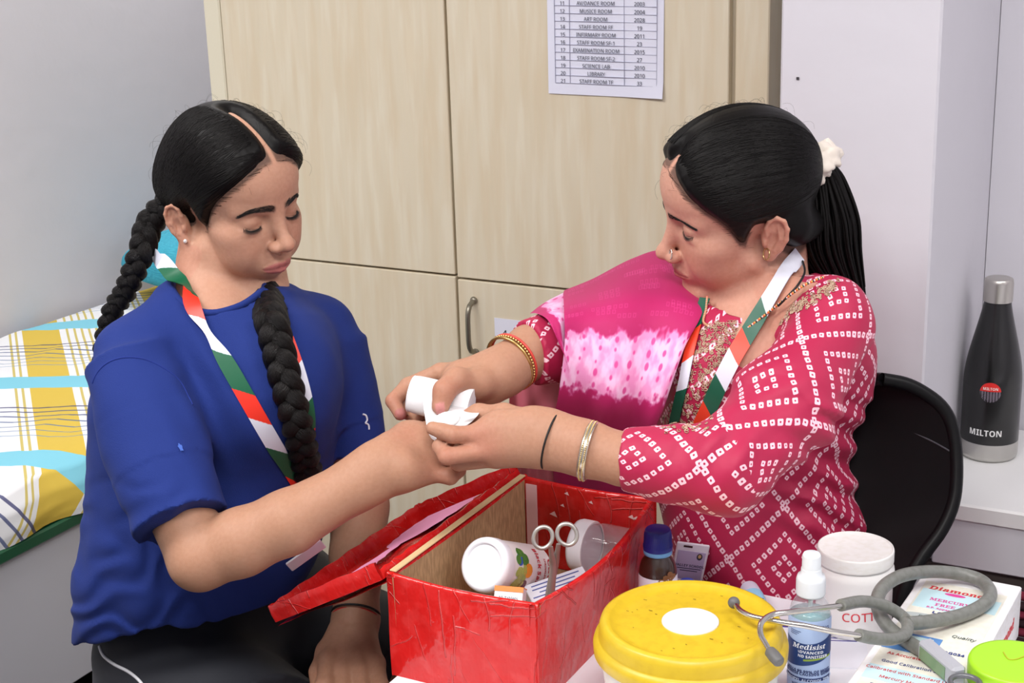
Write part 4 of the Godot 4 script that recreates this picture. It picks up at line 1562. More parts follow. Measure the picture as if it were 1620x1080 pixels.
class Field:
	var prims: Array[Prim] = []
	var shape = null          # optional displacement f(point) added to the distance
	var shape_max := 0.0
	var cell := 0.004
	var lo: Vector3
	var hi: Vector3
	var leaves := []
	var verts := PackedVector3Array()
	var norms := PackedVector3Array()
	var quads := PackedInt32Array()
	func add(p: Prim) -> Field:
		prims.push_back(p)
		return self
	func value(p: Vector3) -> float:
		var d := PackedFloat32Array([9.0])
		var a := PackedVector3Array([p])
		var v := 9.0
		for q in prims:
			var b := q.dist(p)
			var kk := q.k
			if q.op == 0:
				var h := kk - absf(v - b)
				v = minf(v, b) - (h * h * 0.25 / kk if h > 0 else 0.0)
			else:
				if q.op == 1: b = -b
				var h := kk - absf(v - b)
				v = maxf(v, b) + (h * h * 0.25 / kk if h > 0 else 0.0)
		if shape != null: v += shape.call(p)
		return v
	func split(o: Vector3i, size: int, list: Array[Prim]) -> void:
		var half := size * cell * 0.5
		var c := lo + Vector3(o) * cell + Vector3.ONE * half
		var R := half * 1.7321
		var v := 9.0
		var ds := PackedFloat32Array()
		for q in list:
			var b := q.dist(c)
			ds.push_back(b)
			var kk := q.k
			if q.op == 0:
				var h := kk - absf(v - b)
				v = minf(v, b) - (h * h * 0.25 / kk if h > 0 else 0.0)
			else:
				if q.op == 1: b = -b
				var h := kk - absf(v - b)
				v = maxf(v, b) + (h * h * 0.25 / kk if h > 0 else 0.0)
		if absf(v) > R * 1.5 + shape_max + 0.002: return
		var near: Array[Prim] = []
		for i in list.size():
			var q := list[i]
			if q.op == 0:
				if ds[i] - R * 1.5 - q.k < R * 1.5 + shape_max: near.push_back(q)
			elif q.op == 1:
				if ds[i] < R * 1.6 + q.k + shape_max: near.push_back(q)
			elif ds[i] > -R * 1.6 - q.k - shape_max: near.push_back(q)
		if near.is_empty(): return
		if size <= 8:
			leaves.push_back([o, near])
			return
		var s := size / 2
		for dx in 2:
			for dy in 2:
				for dz in 2:
					var oo := o + Vector3i(dx, dy, dz) * s
					var mn := lo + Vector3(oo) * cell
					if mn.x > hi.x or mn.y > hi.y or mn.z > hi.z: continue
					split(oo, s, near)
	func solve() -> void:
		var n := 8
		var ext := hi - lo
		var need := int(ceil(maxf(ext.x, maxf(ext.y, ext.z)) / cell))
		while n < need: n *= 2
		split(Vector3i.ZERO, n, prims)
		var index := {}
		var edges := PackedInt64Array()
		var pts := PackedVector3Array(); pts.resize(729)
		var d := PackedFloat32Array(); d.resize(729)
		var has := shape != null
		for leaf in leaves:
			var o: Vector3i = leaf[0]
			var base := lo + Vector3(o) * cell
			var i := 0
			for x in 9:
				for y in 9:
					for z in 9:
						pts[i] = base + Vector3(x, y, z) * cell
						i += 1
			d.fill(9.0)
			for q in leaf[1]: q.run(pts, d)
			if has:
				var band := shape_max + cell * 3.0
				for j in 729:
					if absf(d[j]) < band: d[j] += shape.call(pts[j])
			for x in 8:
				for y in 8:
					for z in 8:
						var b := (x * 9 + y) * 9 + z
						var v0 := d[b]
						var v1 := d[b + 81]
						var v2 := d[b + 9]
						var v3 := d[b + 90]
						var v4 := d[b + 1]
						var v5 := d[b + 82]
						var v6 := d[b + 10]
						var v7 := d[b + 91]
						var m := int(v0 < 0) + int(v1 < 0) + int(v2 < 0) + int(v3 < 0) + int(v4 < 0) + int(v5 < 0) + int(v6 < 0) + int(v7 < 0)
						var kx := o.x + x
						var ky := o.y + y
						var kz := o.z + z
						var key := ((kx << 20) | (ky << 10) | kz) * 8
						if m > 0 and m < 8:
							var s := Vector3()
							var c := 0
							if (v0 < 0) != (v1 < 0): s += Vector3(v0 / (v0 - v1), 0, 0); c += 1
							if (v2 < 0) != (v3 < 0): s += Vector3(v2 / (v2 - v3), 1, 0); c += 1
							if (v4 < 0) != (v5 < 0): s += Vector3(v4 / (v4 - v5), 0, 1); c += 1
							if (v6 < 0) != (v7 < 0): s += Vector3(v6 / (v6 - v7), 1, 1); c += 1
							if (v0 < 0) != (v2 < 0): s += Vector3(0, v0 / (v0 - v2), 0); c += 1
							if (v1 < 0) != (v3 < 0): s += Vector3(1, v1 / (v1 - v3), 0); c += 1
							if (v4 < 0) != (v6 < 0): s += Vector3(0, v4 / (v4 - v6), 1); c += 1
							if (v5 < 0) != (v7 < 0): s += Vector3(1, v5 / (v5 - v7), 1); c += 1
							if (v0 < 0) != (v4 < 0): s += Vector3(0, 0, v0 / (v0 - v4)); c += 1
							if (v1 < 0) != (v5 < 0): s += Vector3(1, 0, v1 / (v1 - v5)); c += 1
							if (v2 < 0) != (v6 < 0): s += Vector3(0, 1, v2 / (v2 - v6)); c += 1
							if (v3 < 0) != (v7 < 0): s += Vector3(1, 1, v3 / (v3 - v7)); c += 1
							s /= c
							index[key] = verts.size()
							verts.push_back(base + (Vector3(x, y, z) + s) * cell)
							var gx := lerpf(lerpf(v1 - v0, v3 - v2, s.y), lerpf(v5 - v4, v7 - v6, s.y), s.z)
							var gy := lerpf(lerpf(v2 - v0, v3 - v1, s.x), lerpf(v6 - v4, v7 - v5, s.x), s.z)
							var gz := lerpf(lerpf(v4 - v0, v5 - v1, s.x), lerpf(v6 - v2, v7 - v3, s.x), s.y)
							norms.push_back(Vector3(gx, gy, gz).normalized())
							if (v0 < 0) != (v1 < 0): edges.push_back(key + (0 if v0 < 0 else 4))
							if (v0 < 0) != (v2 < 0): edges.push_back(key + 1 + (0 if v0 < 0 else 4))
							if (v0 < 0) != (v4 < 0): edges.push_back(key + 2 + (0 if v0 < 0 else 4))
		var AX := (1 << 20) * 8
		var AY := (1 << 10) * 8
		var AZ := 8
		for e in edges:
			var ax := e & 3
			var out := (e & 4) == 0
			var key := e - (e & 7)
			var du := AY if ax == 0 else (AZ if ax == 1 else AX)
			var dv := AZ if ax == 0 else (AX if ax == 1 else AY)
			var a: int = index.get(key, -1)
			var b: int = index.get(key - du, -1)
			var c: int = index.get(key - du - dv, -1)
			var f: int = index.get(key - dv, -1)
			if a < 0 or b < 0 or c < 0 or f < 0: continue
			if out: quads.append_array(PackedInt32Array([a, b, c, f]))
			else: quads.append_array(PackedInt32Array([a, f, c, b]))
		leaves = []
	# adds the surface to a builder; paint(point, normal) gives the vertex colour, keep(point) drops faces
	func into(mb: MB, paint = null, keep = null) -> void:
		var base := mb.v.size()
		for i in verts.size():
			mb.v.push_back(verts[i]); mb.n.push_back(norms[i]); mb.uv.push_back(Vector2())
			mb.c.push_back(paint.call(verts[i], norms[i]) if paint != null else mb.col)
		var q := 0
		while q < quads.size():
			var a := quads[q]; var b := quads[q + 1]; var c := quads[q + 2]; var f := quads[q + 3]
			q += 4
			if keep != null and not keep.call((verts[a] + verts[c]) * 0.5): continue
			if verts[a].distance_squared_to(verts[c]) < verts[b].distance_squared_to(verts[f]):
				mb.tri(base + a, base + b, base + c); mb.tri(base + a, base + c, base + f)
			else:
				mb.tri(base + a, base + b, base + f); mb.tri(base + b, base + c, base + f)

func solve_all(list: Array) -> void:   # fields solved side by side
	var ids := []
	for f in list: ids.push_back(WorkerThreadPool.add_task(f.solve))
	for i in ids: WorkerThreadPool.wait_for_task_completion(i)

# ---------- heads ----------
const HAIRLINE := [[0, 76], [14, 72], [28, 58], [42, 40], [54, 21], [64, 0], [71, -24], [77, -30], [83, -16], [89, -4], [98, -4], [107, -14], [115, -46], [130, -66], [180, -70]]
# head axes: x to the person's left, y up, z out of the face; millimetres times the head's own scale; eyes at y 0
class Head:
	var o: Vector3
	var b: Basis
	var s: float            # metres per millimetre
	var f := {}
	func _init(where: Vector3, basis: Basis, scale: float, feats: Dictionary) -> void:
		o = where; b = basis; s = scale * 0.001; f = feats
	func w(x: float, y: float, z: float) -> Vector3: return o + b * (Vector3(x, y, z) * s)
	func l(p: Vector3) -> Vector3: return (b.inverse() * (p - o)) / s
	func cap(F: Field, a: Vector3, q: Vector3, r0: float, r1: float, k: float, op := 0) -> void:
		F.add(Cap.new(w(a.x, a.y, a.z), w(q.x, q.y, q.z), r0 * s, r1 * s, k * s, op))
	func ell(F: Field, c: Vector3, r: Vector3, k: float, op := 0, turn := Vector3.ZERO) -> void:
		F.add(Ell.new(w(c.x, c.y, c.z), r * s, b * Basis.from_euler(turn), k * s, op))
	func skull(F: Field) -> void:
		ell(F, Vector3(0, 38, -10), Vector3(73, 80, 94), 1)
		ell(F, Vector3(0, 42, 36), Vector3(58, 46, 47), 24)
	func base(F: Field) -> void:
		skull(F)
		var wide: float = f.get("wide", 1.0)
		var cd: float = f.get("chin_drop", 0.0)
		ell(F, Vector3(0, -28, 30), Vector3(56 * wide, 62, 52), 26)
		for sx in [-1.0, 1.0]:
			cap(F, Vector3(sx * 51 * wide, -54 - cd * 0.4, 2), Vector3(sx * 19, -97 - cd, 60), 16, 15, 22)
			ell(F, Vector3(sx * 45 * wide, -22, 43), Vector3(20, 18, 24), 20)
			ell(F, Vector3(sx * 35 * wide, -50, 50), Vector3(24, 28, 25), 20)
	func face(F: Field) -> void:
		base(F)
		var nz: float = f.get("nose_len", 0.0)      # millimetres shorter
		var my: float = f.get("mouth_up", 0.0)
		var ey: float = f.get("eye_y", 0.0)
		ell(F, Vector3(0, -100 - float(f.get("chin_drop", 0.0)), 67), Vector3(19, 15 + 0.3 * float(f.get("chin_drop", 0.0)), 17), 16)
		ell(F, Vector3(0, -74 + my, 69), Vector3(26, 21, 20), 16)
		# brow
		for sx in [-1.0, 1.0]:
			cap(F, Vector3(sx * 12, 15, 74), Vector3(sx * 45, 15, 55), 9, 9, 14)
		# eye sockets
		for sx in [-1.0, 1.0]:
			ell(F, Vector3(sx * 32, -2 + ey, 84), Vector3(18, 10, 12), 14, 1)
		# nose
		cap(F, Vector3(0, 8, 73), Vector3(0, -34 + nz, 96), 9.0, 8.0, 12)
		ell(F, Vector3(0, -41 + nz, 101), Vector3(10.5, 9, 10), 9)
		for sx in [-1.0, 1.0]:
			ell(F, Vector3(sx * 12.5, -45 + nz, 91), Vector3(7.5, 7.5, 10), 6)
		cap(F, Vector3(0, -47 + nz, 99), Vector3(0, -54 + nz, 88), 4, 5, 6)
		for sx in [-1.0, 1.0]:
			ell(F, Vector3(sx * 6.5, -52 + nz, 95), Vector3(3.6, 4, 6), 3, 1, Vector3(0.4, 0, 0))
		# lids over the eyeballs, looking down
		for sx in [-1.0, 1.0]:
			ell(F, Vector3(sx * 31.5, -2 + ey, 62), Vector3(15.5, 12.0, 14), 5)
			# crease above the lid
			cap(F, Vector3(sx * 19, 4.0 + ey, 77.5), Vector3(sx * 31, 8.5 + ey, 78), 1.0, 1.4, 4, 1)
			cap(F, Vector3(sx * 31, 8.5 + ey, 78), Vector3(sx * 44, 4 + ey, 71), 1.4, 0.9, 4, 1)
			# lower lid fold
			ell(F, Vector3(sx * 32, -13.0 + ey, 66.5), Vector3(15, 4.5, 8), 7)
			# slit under the upper lid
			cap(F, Vector3(sx * 19, -7.5 + ey, 76), Vector3(sx * 31, -10.2 + ey, 77.4), 0.3, 0.5, 2, 1)
			cap(F, Vector3(sx * 31, -10.2 + ey, 77.4), Vector3(sx * 45, -6.5 + ey, 69.5), 0.5, 0.3, 2, 1)
		# lips
		var ly := my
		for sx in [-1.0, 1.0]:
			cap(F, Vector3(sx * 4.0, -70 + ly, 88.5), Vector3(sx * 21, -75.5 + ly, 80), 4.2, 2.2, 5)
			cap(F, Vector3(sx * 3, -81 + ly, 87), Vector3(sx * 19, -77.5 + ly, 80.5), 5.0, 2.6, 5)
			cap(F, Vector3(0, -75.6 + ly, 95.0), Vector3(sx * 14, -76 + ly, 90.5), 0.8, 0.9, 3, 1)
			cap(F, Vector3(sx * 14, -76 + ly, 90.5), Vector3(sx * 25, -76.5 + ly, 81.5), 0.9, 1.0, 3, 1)
		cap(F, Vector3(0, -57 + ly, 95), Vector3(0, -66 + ly, 97), 2.0, 2.2, 6, 1)
		cap(F, Vector3(-12, -91 + ly, 91), Vector3(12, -91 + ly, 91), 3.0, 3.0, 10, 1)
	func ear(F: Field, sx: float) -> void:
		var es: float = f.get("ear", 0.82)
		var e0 := Vector3(sx * 67, f.get("ear_y", -18.0), f.get("ear_z", -14.0))
		var u := Vector3(sx * 0.40, -0.20, -0.89).normalized()
		var v := Vector3(sx * 0.10, 0.96, -0.25).normalized()
		v = (v - u * v.dot(u)).normalized()
		var n := u.cross(v)
		if n.x * sx < 0: n = -n
		var P := func(a: float, c: float, d := 0.0) -> Vector3: return w1(e0 + (u * a + v * c + n * d) * es)
		var B := b * Basis(u, v, n)
		var z := s * es
		F.add(Ell.new(P.call(11.5, 5, 0.8), Vector3(14.5, 28, 3.2) * z, B, 4 * z))
		F.add(Ell.new(P.call(5, 0, -5), Vector3(10, 17, 7) * z, B, 5 * z))
		F.add(Ell.new(P.call(7.5, -23, 0.5), Vector3(7.5, 8.5, 3.6) * z, B, 5 * z))
		F.add(Ell.new(P.call(10, 0, 5.5), Vector3(8, 13, 5.5) * z, B, 2.5 * z, 1))
		F.add(Ell.new(P.call(14, 18, 4.2), Vector3(7.5, 9, 2.6) * z, B, 2.5 * z, 1))
		var hx := [[2, 5, 2], [0.5, 15, 3], [3, 26, 4], [11, 32.5, 5], [20, 29.5, 5.5], [25, 19, 5.5], [25, 4, 5], [20, -10, 4], [13, -20, 2.5]]
		for i in hx.size() - 1:
			F.add(Cap.new(P.call(hx[i][0], hx[i][1], hx[i][2]), P.call(hx[i + 1][0], hx[i + 1][1], hx[i + 1][2]), 2.7 * z, 2.7 * z, 2.0 * z))
		F.add(Cap.new(P.call(13, 22, 2.0), P.call(18, 4, 3.5), 1.6 * z, 2.1 * z, 3 * z))
		F.add(Cap.new(P.call(18, 4, 3.5), P.call(12, -13, 3.0), 2.1 * z, 2.3 * z, 3 * z))
		F.add(Ell.new(P.call(0.5, -5, 2.5), Vector3(3.0, 5.5, 3.4) * z, B, 3 * z))
	func w1(p: Vector3) -> Vector3: return w(p.x, p.y, p.z)
	# how far above the hairline a point lies, in millimetres (negative: bare skin); by the angle round the head
	func hairline(q: Vector3) -> float:
		var phi := rad_to_deg(atan2(absf(q.x), q.z + 5.0))
		var tab: Array = f.get("hairline", HAIRLINE)
		var j := 0
		while j < tab.size() - 2 and tab[j + 1][0] < phi: j += 1
		return q.y - lerpf(tab[j][1], tab[j + 1][1], clampf((phi - tab[j][0]) / float(tab[j + 1][0] - tab[j][0]), 0.0, 1.0))

func skin_paint(h: Head, base: Color, p: Vector3) -> Color:
	var q := h.l(p)
	var c := base
	if q.length() > 190.0: return c
	var my: float = h.f.get("mouth_up", 0.0)
	var nz: float = h.f.get("nose_len", 0.0)
	var ax := absf(q.x)
	var eo: float = h.f.get("eye_y", 0.0)
	if q.z > 20 and q.y < 90:
		# cheeks and nose tip are redder
		var blush: float = exp(-(pow((ax - 42) / 20.0, 2) + pow((q.y + 34) / 20.0, 2))) * h.f.get("blush", 0.5)
		blush += 0.35 * exp(-(pow(q.x / 12.0, 2) + pow((q.y + 42 - nz) / 10.0, 2)))
		c = c.lerp(h.f.get("blush_colour", Color(0.50, 0.20, 0.13)), clampf(blush * 0.55, 0, 1))
		# lids a little brown
		var lid := exp(-(pow((ax - 32) / 14.0, 2) + pow((q.y - eo + 1) / 8.0, 2)))
		c = c.lerp(h.f.get("lid_colour", Color(0.34, 0.16, 0.10)), 0.35 * lid)
		# lips
		if q.z > 72:
			var x := ax / 24.5
			if x < 1.0:
				var yy := q.y - my + 76.0
				var up := 8.6 * pow(1.0 - x * x, 0.6) * (1.0 - 0.18 * exp(-pow(ax / 3.0, 2)))
				var dn := -10.5 * pow(1.0 - x * x, 0.7)
				var m := minf(smoothstep(-1.0, 1.0, up - yy), smoothstep(-1.0, 1.0, yy - dn))
				var line := exp(-pow((yy - 0.3) / 1.3, 2))
				c = c.lerp(h.f.get("lip_colour", Color(0.46, 0.14, 0.14)), 0.85 * m)
				c = c.lerp(Color(0.16, 0.04, 0.035), 0.6 * line * m)
		# eye slit
		var ey := q.y - eo + 9.6 - pow((ax - 31) / 12.0, 2) * 2.6
		if ax > 19 and ax < 46 and q.z > 58: c = c.lerp(Color(0.03, 0.018, 0.015), 0.8 * exp(-pow(ey / 1.0, 2)) * (1 - smoothstep(11.0, 14.0, absf(ax - 31.5))))
		# tint under the brows
		var bw := brow_y(h, ax)
		if ax > 6 and ax < 52: c = c.lerp(Color(0.05, 0.03, 0.025), h.f.get("brow_tint", 0.75) * exp(-pow((q.y - bw) / (5.6 - 0.062 * ax), 4)) * smoothstep(5, 10, ax) * (1 - smoothstep(44, 51, ax)))
		for mo in h.f.get("moles", []):
			c = c.lerp(Color(0.07, 0.03, 0.025), 0.8 * exp(-pow((q - mo).length() / 1.3, 2)))
	# red ears
	if ax > 66 and q.z < 10: c = c.lerp(Color(0.55, 0.22, 0.15), 0.25)
	# shadow of shaved roots near the hairline, the roots' own colour
	var hl := h.hairline(q)
	if q.z > -80 and not (ax > 62.0 and Vector2(q.y - float(h.f.get("ear_y", -18.0)), q.z - float(h.f.get("ear_z", -14.0)) + 10.0).length() < 38.0):
		var pw := absf(q.x - float(h.f.get("part_x", 0.0))) if h.f.get("parting", false) and q.y > 50 else 99.0
		c = c.lerp(Color(0.03, 0.022, 0.02), 0.75 * smoothstep(-2.0, 5.0, hl) * (1.0 - exp(-pow(pw / 4.0, 4))))
	return c

func brow_y(h: Head, ax: float) -> float:
	return h.f.get("brow_y", 17.0) + h.f.get("brow_arch", 3.5) * sin(clampf((ax - 6) / 44.0, 0, 1) * PI * 0.75) - h.f.get("brow_drop", 6.0) * smoothstep(28, 54, ax)

# drop a point on a head's surface along the direction from 'inner'
func onto(F: Field, p: Vector3, dir: Vector3, far := 0.03) -> Vector3:
	var a := p + dir * far
	for i in 24:
		var d := F.value(a)
		a -= dir * d * 0.8
		if absf(d) < 0.0002: break
	return a

func hair_tube(m: MB, pts: PackedVector3Array, r0: float, r1: float, seg := 4) -> void:
	var rad := []
	for i in pts.size():
		rad.push_back(lerpf(r0, r1, i / (pts.size() - 1.0)))
	m.tube(pts, rad, seg, false)

func brows_and_lashes(h: Head, F: Field, who: Node3D, rs: int) -> void:
	var r := RandomNumberGenerator.new(); r.seed = rs
	var blackish := mat(rgb(26, 20, 18), 0.7)
	var eo: float = h.f.get("eye_y", 0.0)
	for sx in [-1.0, 1.0]:
		var m := MB.new()
		for i in 260:
			var ax := lerpf(6.5, 50, pow(r.randf(), 0.9))
			var th := 5.0 - 0.062 * ax
			var y := brow_y(h, ax) + r.randf_range(-th, th)
			var out := h.b * Vector3(sx * ax * 0.012, 0.0, 1).normalized()
			var p0 := onto(F, h.w(sx * ax, y, 66), out)
			var dx := 4.0 + 2 * r.randf()
			var dy := lerpf(4.5, -1.5, clampf((ax - 8) / 20.0, 0, 1))
			var p2 := onto(F, h.w(sx * (ax + dx), y + dy, 64), out)
			var p1 := (p0 + p2) * 0.5 + out * 0.0006
			m.tube(PackedVector3Array([p0 - out * 0.0003, p1, p2 + out * 0.0003]), [0.00026, 0.00024, 0.00008], 3, false)
		part("eyebrow", m, blackish, who)
		m = MB.new()
		for i in 60:
			var f := i / 59.0
			var ax := lerpf(20, 45, f)
			var y := -9.8 + eo + pow((ax - 31) / 12.0, 2) * 2.6
			var out := h.b * Vector3(sx * 0.25, -0.1, 1).normalized()
			var root := onto(F, h.w(sx * ax, y, 66), out)
			var dv := h.b * (Vector3(sx * (f - 0.35) * 1.0, -0.75, 0.65).normalized())
			var up := h.b * Vector3(0, 1, 0)
			var L: float = (4.0 + 2.5 * f + r.randf()) * h.s * h.f.get("lash", 1.0)
			m.tube(PackedVector3Array([root - dv * 0.0006, root + dv * L * 0.5, root + dv * L + up * L * 0.12]), [0.00022 * float(h.f.get("lash", 1.0)), 0.00016 * float(h.f.get("lash", 1.0)), 0.00004], 3, false)
		var line := PackedVector3Array()
		for i in 16:
			var ax := lerpf(19.5, 45.5, i / 15.0)
			line.push_back(onto(F, h.w(sx * ax, -9.6 + eo + pow((ax - 31) / 12.0, 2) * 2.6, 66), h.b * Vector3(sx * 0.25, -0.1, 1).normalized()))
		m.tube(line, 0.0004 * h.f.get("lash", 1.0) * h.f.get("lash", 1.0), 5, true)
		part("eyelashes", m, blackish, who)

func skin_material() -> StandardMaterial3D:
	var m := vmat(0.52)
	m.metallic_specular = 0.36
	m.albedo_texture = noise_tex(0.035, 91, 512, 5, false, 1, ramp(Color(0.965, 0.95, 0.94), Color(1, 1, 1)))
	m.normal_enabled = true
	m.normal_texture = noise_tex(0.2, 92, 512, 2, true, 5.0)
	m.normal_scale = 0.12
	m.uv1_triplanar = true; m.uv1_scale = Vector3.ONE * 9.0
	m.subsurf_scatter_enabled = true
	m.subsurf_scatter_strength = 0.12
	return m

func hair_material() -> StandardMaterial3D:
	var m := mat(rgb(17, 14, 14), 0.46)
	m.metallic_specular = 0.28
	m.albedo_texture = noise_tex(0.05, 51, 256, 3, false, 1, ramp(Color(0.55, 0.55, 0.55), Color(1, 1, 1)))
	m.uv1_scale = Vector3(6, 1.5, 1)
	return m

# the smooth mass of combed hair over the skull, with fine grooves along the combing direction
func hair_cap(h: Head, cell: float) -> Field:
	var G := Field.new()
	h.base(G)
	G.cell = cell
	var vol: float = h.f.get("hair_volume", 11.0)
	var n := FastNoiseLite.new()
	n.seed = 6; n.frequency = 0.16; n.fractal_octaves = 2
	var part_line: bool = h.f.get("parting", false)
	var part_x: float = h.f.get("part_x", 0.0)
	var part_end: float = h.f.get("part_end", -40.0)
	var c: Vector3 = h.f.get("tie", Vector3(0, 0, -110))
	G.shape_max = (vol + 10.0 + (20.0 if h.f.has("hair_extra") else 0.0)) * h.s
	var extra = h.f.get("hair_extra", null)
	G.shape = func(p: Vector3) -> float:
		var q := h.l(p)
		var g := h.hairline(q)
		var t := lerpf(-4.0, vol, smoothstep(-3.0, 30.0, g)) if g > -3.0 else -4.0 - 0.2 * minf(20.0, -3.0 - g)
		if extra != null: t += extra.call(q)
		if g > 0.0:
			# combing direction: from the parting (or brow) back to the tie
			var d := q - c
			var lat := atan2(d.x, d.y) * 60.0
			t += 0.3 * n.get_noise_2d(lat * 1.6, d.length() * 0.08) * smoothstep(0.0, 12.0, g)
			if part_line:
				var w := absf(q.x - part_x)
				t = lerpf(t, lerpf(-1.1, t, smoothstep(0.0, 17.0, w)), smoothstep(part_end, part_end + 30.0, q.z) * (1.0 if q.y > 40 else 0.0))
		return -t * h.s
	return G

# loose tubes laid over the hair mass: each runs from a start to an end, held on the surface
func strands(m: MB, h: Head, G: Field, starts: Array, ends: Array, r: float, lift: float, steps := 12) -> void:
	for i in starts.size():
		var a: Vector3 = starts[i]
		var b: Vector3 = ends[i]
		var c := Vector3(0, 20, -15)
		var pts := PackedVector3Array()
		for k in steps:
			var f := k / (steps - 1.0)
			var da := (a - c).normalized()
			var db := (b - c).normalized()
			var dir := da.slerp(db, f)
			var rad := lerpf((a - c).length(), (b - c).length(), f)
			var p := onto(G, h.w1(c + dir * rad * 0.9), h.b * dir, 0.05)
			pts.push_back(p + h.b * dir * (lift + 0.0002 - (0.1 if k > 0 and k < steps - 1 else 2.0) * r))
		hair_tube(m, pts, r, r * 0.7, 5)

# wisps that stand off the head
func flyaways(m: MB, h: Head, G: Field, n: int, rs: int, lo: Vector3, hi: Vector3) -> void:
	var r := RandomNumberGenerator.new(); r.seed = rs
	for i in n:
		var dir := Vector3(r.randf_range(lo.x, hi.x), r.randf_range(lo.y, hi.y), r.randf_range(lo.z, hi.z)).normalized()
		var p := onto(G, h.w1(Vector3(0, 30, -10) + dir * 70), h.b * dir, 0.05)
		var t := Vector3(r.randf_range(-1, 1), r.randf_range(-1, 1), r.randf_range(-1, 1))
		t = (h.b * (t - dir * t.dot(dir))).normalized()
		var out := h.b * dir
		var L := r.randf_range(0.006, 0.028)
		var pts := PackedVector3Array()
		for k in 7:
			var f := k / 6.0
			pts.push_back(p - out * 0.001 + t * L * f + out * L * (0.45 * sin(f * 2.4)) + Vector3(0, -0.2, 0) * L * f * f)
		m.tube(pts, 0.00010, 3, false)

# three-strand plait along a path
func plait(m: MB, path: PackedVector3Array, view: Vector3, radius: Callable, turn: float, steps: int, thick := 0.62) -> void:
	var pts := spline(path, steps)
	var len := 0.0
	var at_len := PackedFloat32Array([0.0])
	for i in steps - 1:
		len += (pts[i + 1] - pts[i]).length()
		at_len.push_back(len)
	for s in 3:
		var line := PackedVector3Array()
		var rad := []
		for i in steps:
			var d := (pts[mini(i + 1, steps - 1)] - pts[maxi(i - 1, 0)]).normalized()
			var side := d.cross(view).normalized()
			var front := side.cross(d)
			var R: float = radius.call(at_len[i] / len)
			var ph := TAU * (at_len[i] / turn + s / 3.0)
			line.push_back(pts[i] + side * (R * 0.58 * sin(ph)) + front * (R * 0.42 * sin(2.0 * ph)))
			rad.push_back(R * thick * (0.86 + 0.14 * cos(2.0 * ph)))
		m.tube(line, rad, 12, true)

func plait_material() -> StandardMaterial3D:
	var m := mat(rgb(17, 14, 14), 0.5)
	m.metallic_specular = 0.35
	m.heightmap_enabled = true
	m.heightmap_texture = noise_tex(0.05, 52, 256, 3)
	m.heightmap_scale = 0.12
	m.uv1_scale = Vector3(5, 9, 1)
	return m

# short fine hairs that cross the hairline and are combed back with the rest
func baby_hairs(m: MB, h: Head, F: Field, n: int, rs: int, _one_side: bool) -> void:
	var r := RandomNumberGenerator.new(); r.seed = rs
	for i in n:
		var sx := -1.0 if i % 2 else 1.0
		var d := r.randf_range(2, 76)
		var tab: Array = h.f.get("hairline", HAIRLINE)
		var j := 0
		while j < tab.size() - 2 and tab[j + 1][0] < d: j += 1
		var y0: float = lerpf(tab[j][1], tab[j + 1][1], (d - tab[j][0]) / float(tab[j + 1][0] - tab[j][0]))
		var pts := PackedVector3Array()
		var drop := r.randf_range(0.5, 4.0)
		var lean := r.randf_range(6.0, 13.0)
		for k in 4:
			var f := k / 3.0
			var phi := deg_to_rad(d + lean * f)
			var dirn := (h.b * Vector3(sx * sin(phi), 0.12, cos(phi))).normalized()
			var y := lerpf(y0 - drop, y0 + 3.0, f) - lean * f * 0.8
			pts.push_back(onto(F, h.w(sx * sin(phi) * 40, y, cos(phi) * 50 - 5), dirn, 0.07) + dirn * 0.0003 * (1.0 + sin(f * 3.0)))
		m.tube(pts, 0.00009, 3, false)
func smooth(p: PackedVector3Array, times: int) -> PackedVector3Array:
	for k in times:
		var q := p.duplicate()
		for i in range(1, p.size() - 1): q[i] = (p[i - 1] + p[i] * 2.0 + p[i + 1]) / 4.0
		p = q
	return p

# ---------- clothing helpers ----------
# stacked ellipses whose outline is given by left and right picture columns at a depth; rows run from the bottom up
func outline_loft(d0: float, rows: Array, k: float, ref := 500.0, op := 0) -> Loft:   # stands upright: lower rows lie farther off
	var secs := []
	var s := d0 / FOCAL
	for r in rows:
		var dz: float = r[3] - 0.30 * (r[0] - ref) * s
		var e := s * (d0 - dz) / d0      # true size at its own distance
		secs.push_back([(540.0 - r[0]) * e, ((r[1] + r[2]) / 2.0 - 810.0) * e, dz, (r[2] - r[1]) / 2.0 * e, r[4]])
	return Loft.new(Transform3D(cam_basis, cam_at - cam_basis.z * d0), secs, k, op)
# a sleeve: flat-ended round loft from a to b with radii
func sleeve_loft(a: Vector3, b: Vector3, radii: Array, k: float, op := 0, squash := 1.0) -> Loft:
	var y := (b - a).normalized()
	var z := (cam_basis.z - y * cam_basis.z.dot(y)).normalized()
	var secs := []
	var L := (b - a).length()
	for i in radii.size(): secs.push_back([L * i / (radii.size() - 1.0), 0.0, 0.0, radii[i], radii[i] * squash])
	return Loft.new(Transform3D(Basis(y.cross(z), y, z), a), secs, k, op)
# first point of a field's surface met by a line of sight
func hit(F: Field, x: float, y: float, d := 1.25) -> Vector3:
	var r := ray(x, y)
	var t := d
	var rl := r.length()
	for i in 60:
		var v := F.value(cam_at + r * t)
		t += maxf(v, -0.01) * 0.7 / rl
		if absf(v) < 0.0003 or t > 3.0: break
	return cam_at + r * t
func slope(F: Field, p: Vector3) -> Vector3:
	var e := 0.004
	return Vector3(F.value(p + Vector3(e, 0, 0)) - F.value(p - Vector3(e, 0, 0)), F.value(p + Vector3(0, e, 0)) - F.value(p - Vector3(0, e, 0)), F.value(p + Vector3(0, 0, e)) - F.value(p - Vector3(0, 0, e))).normalized()
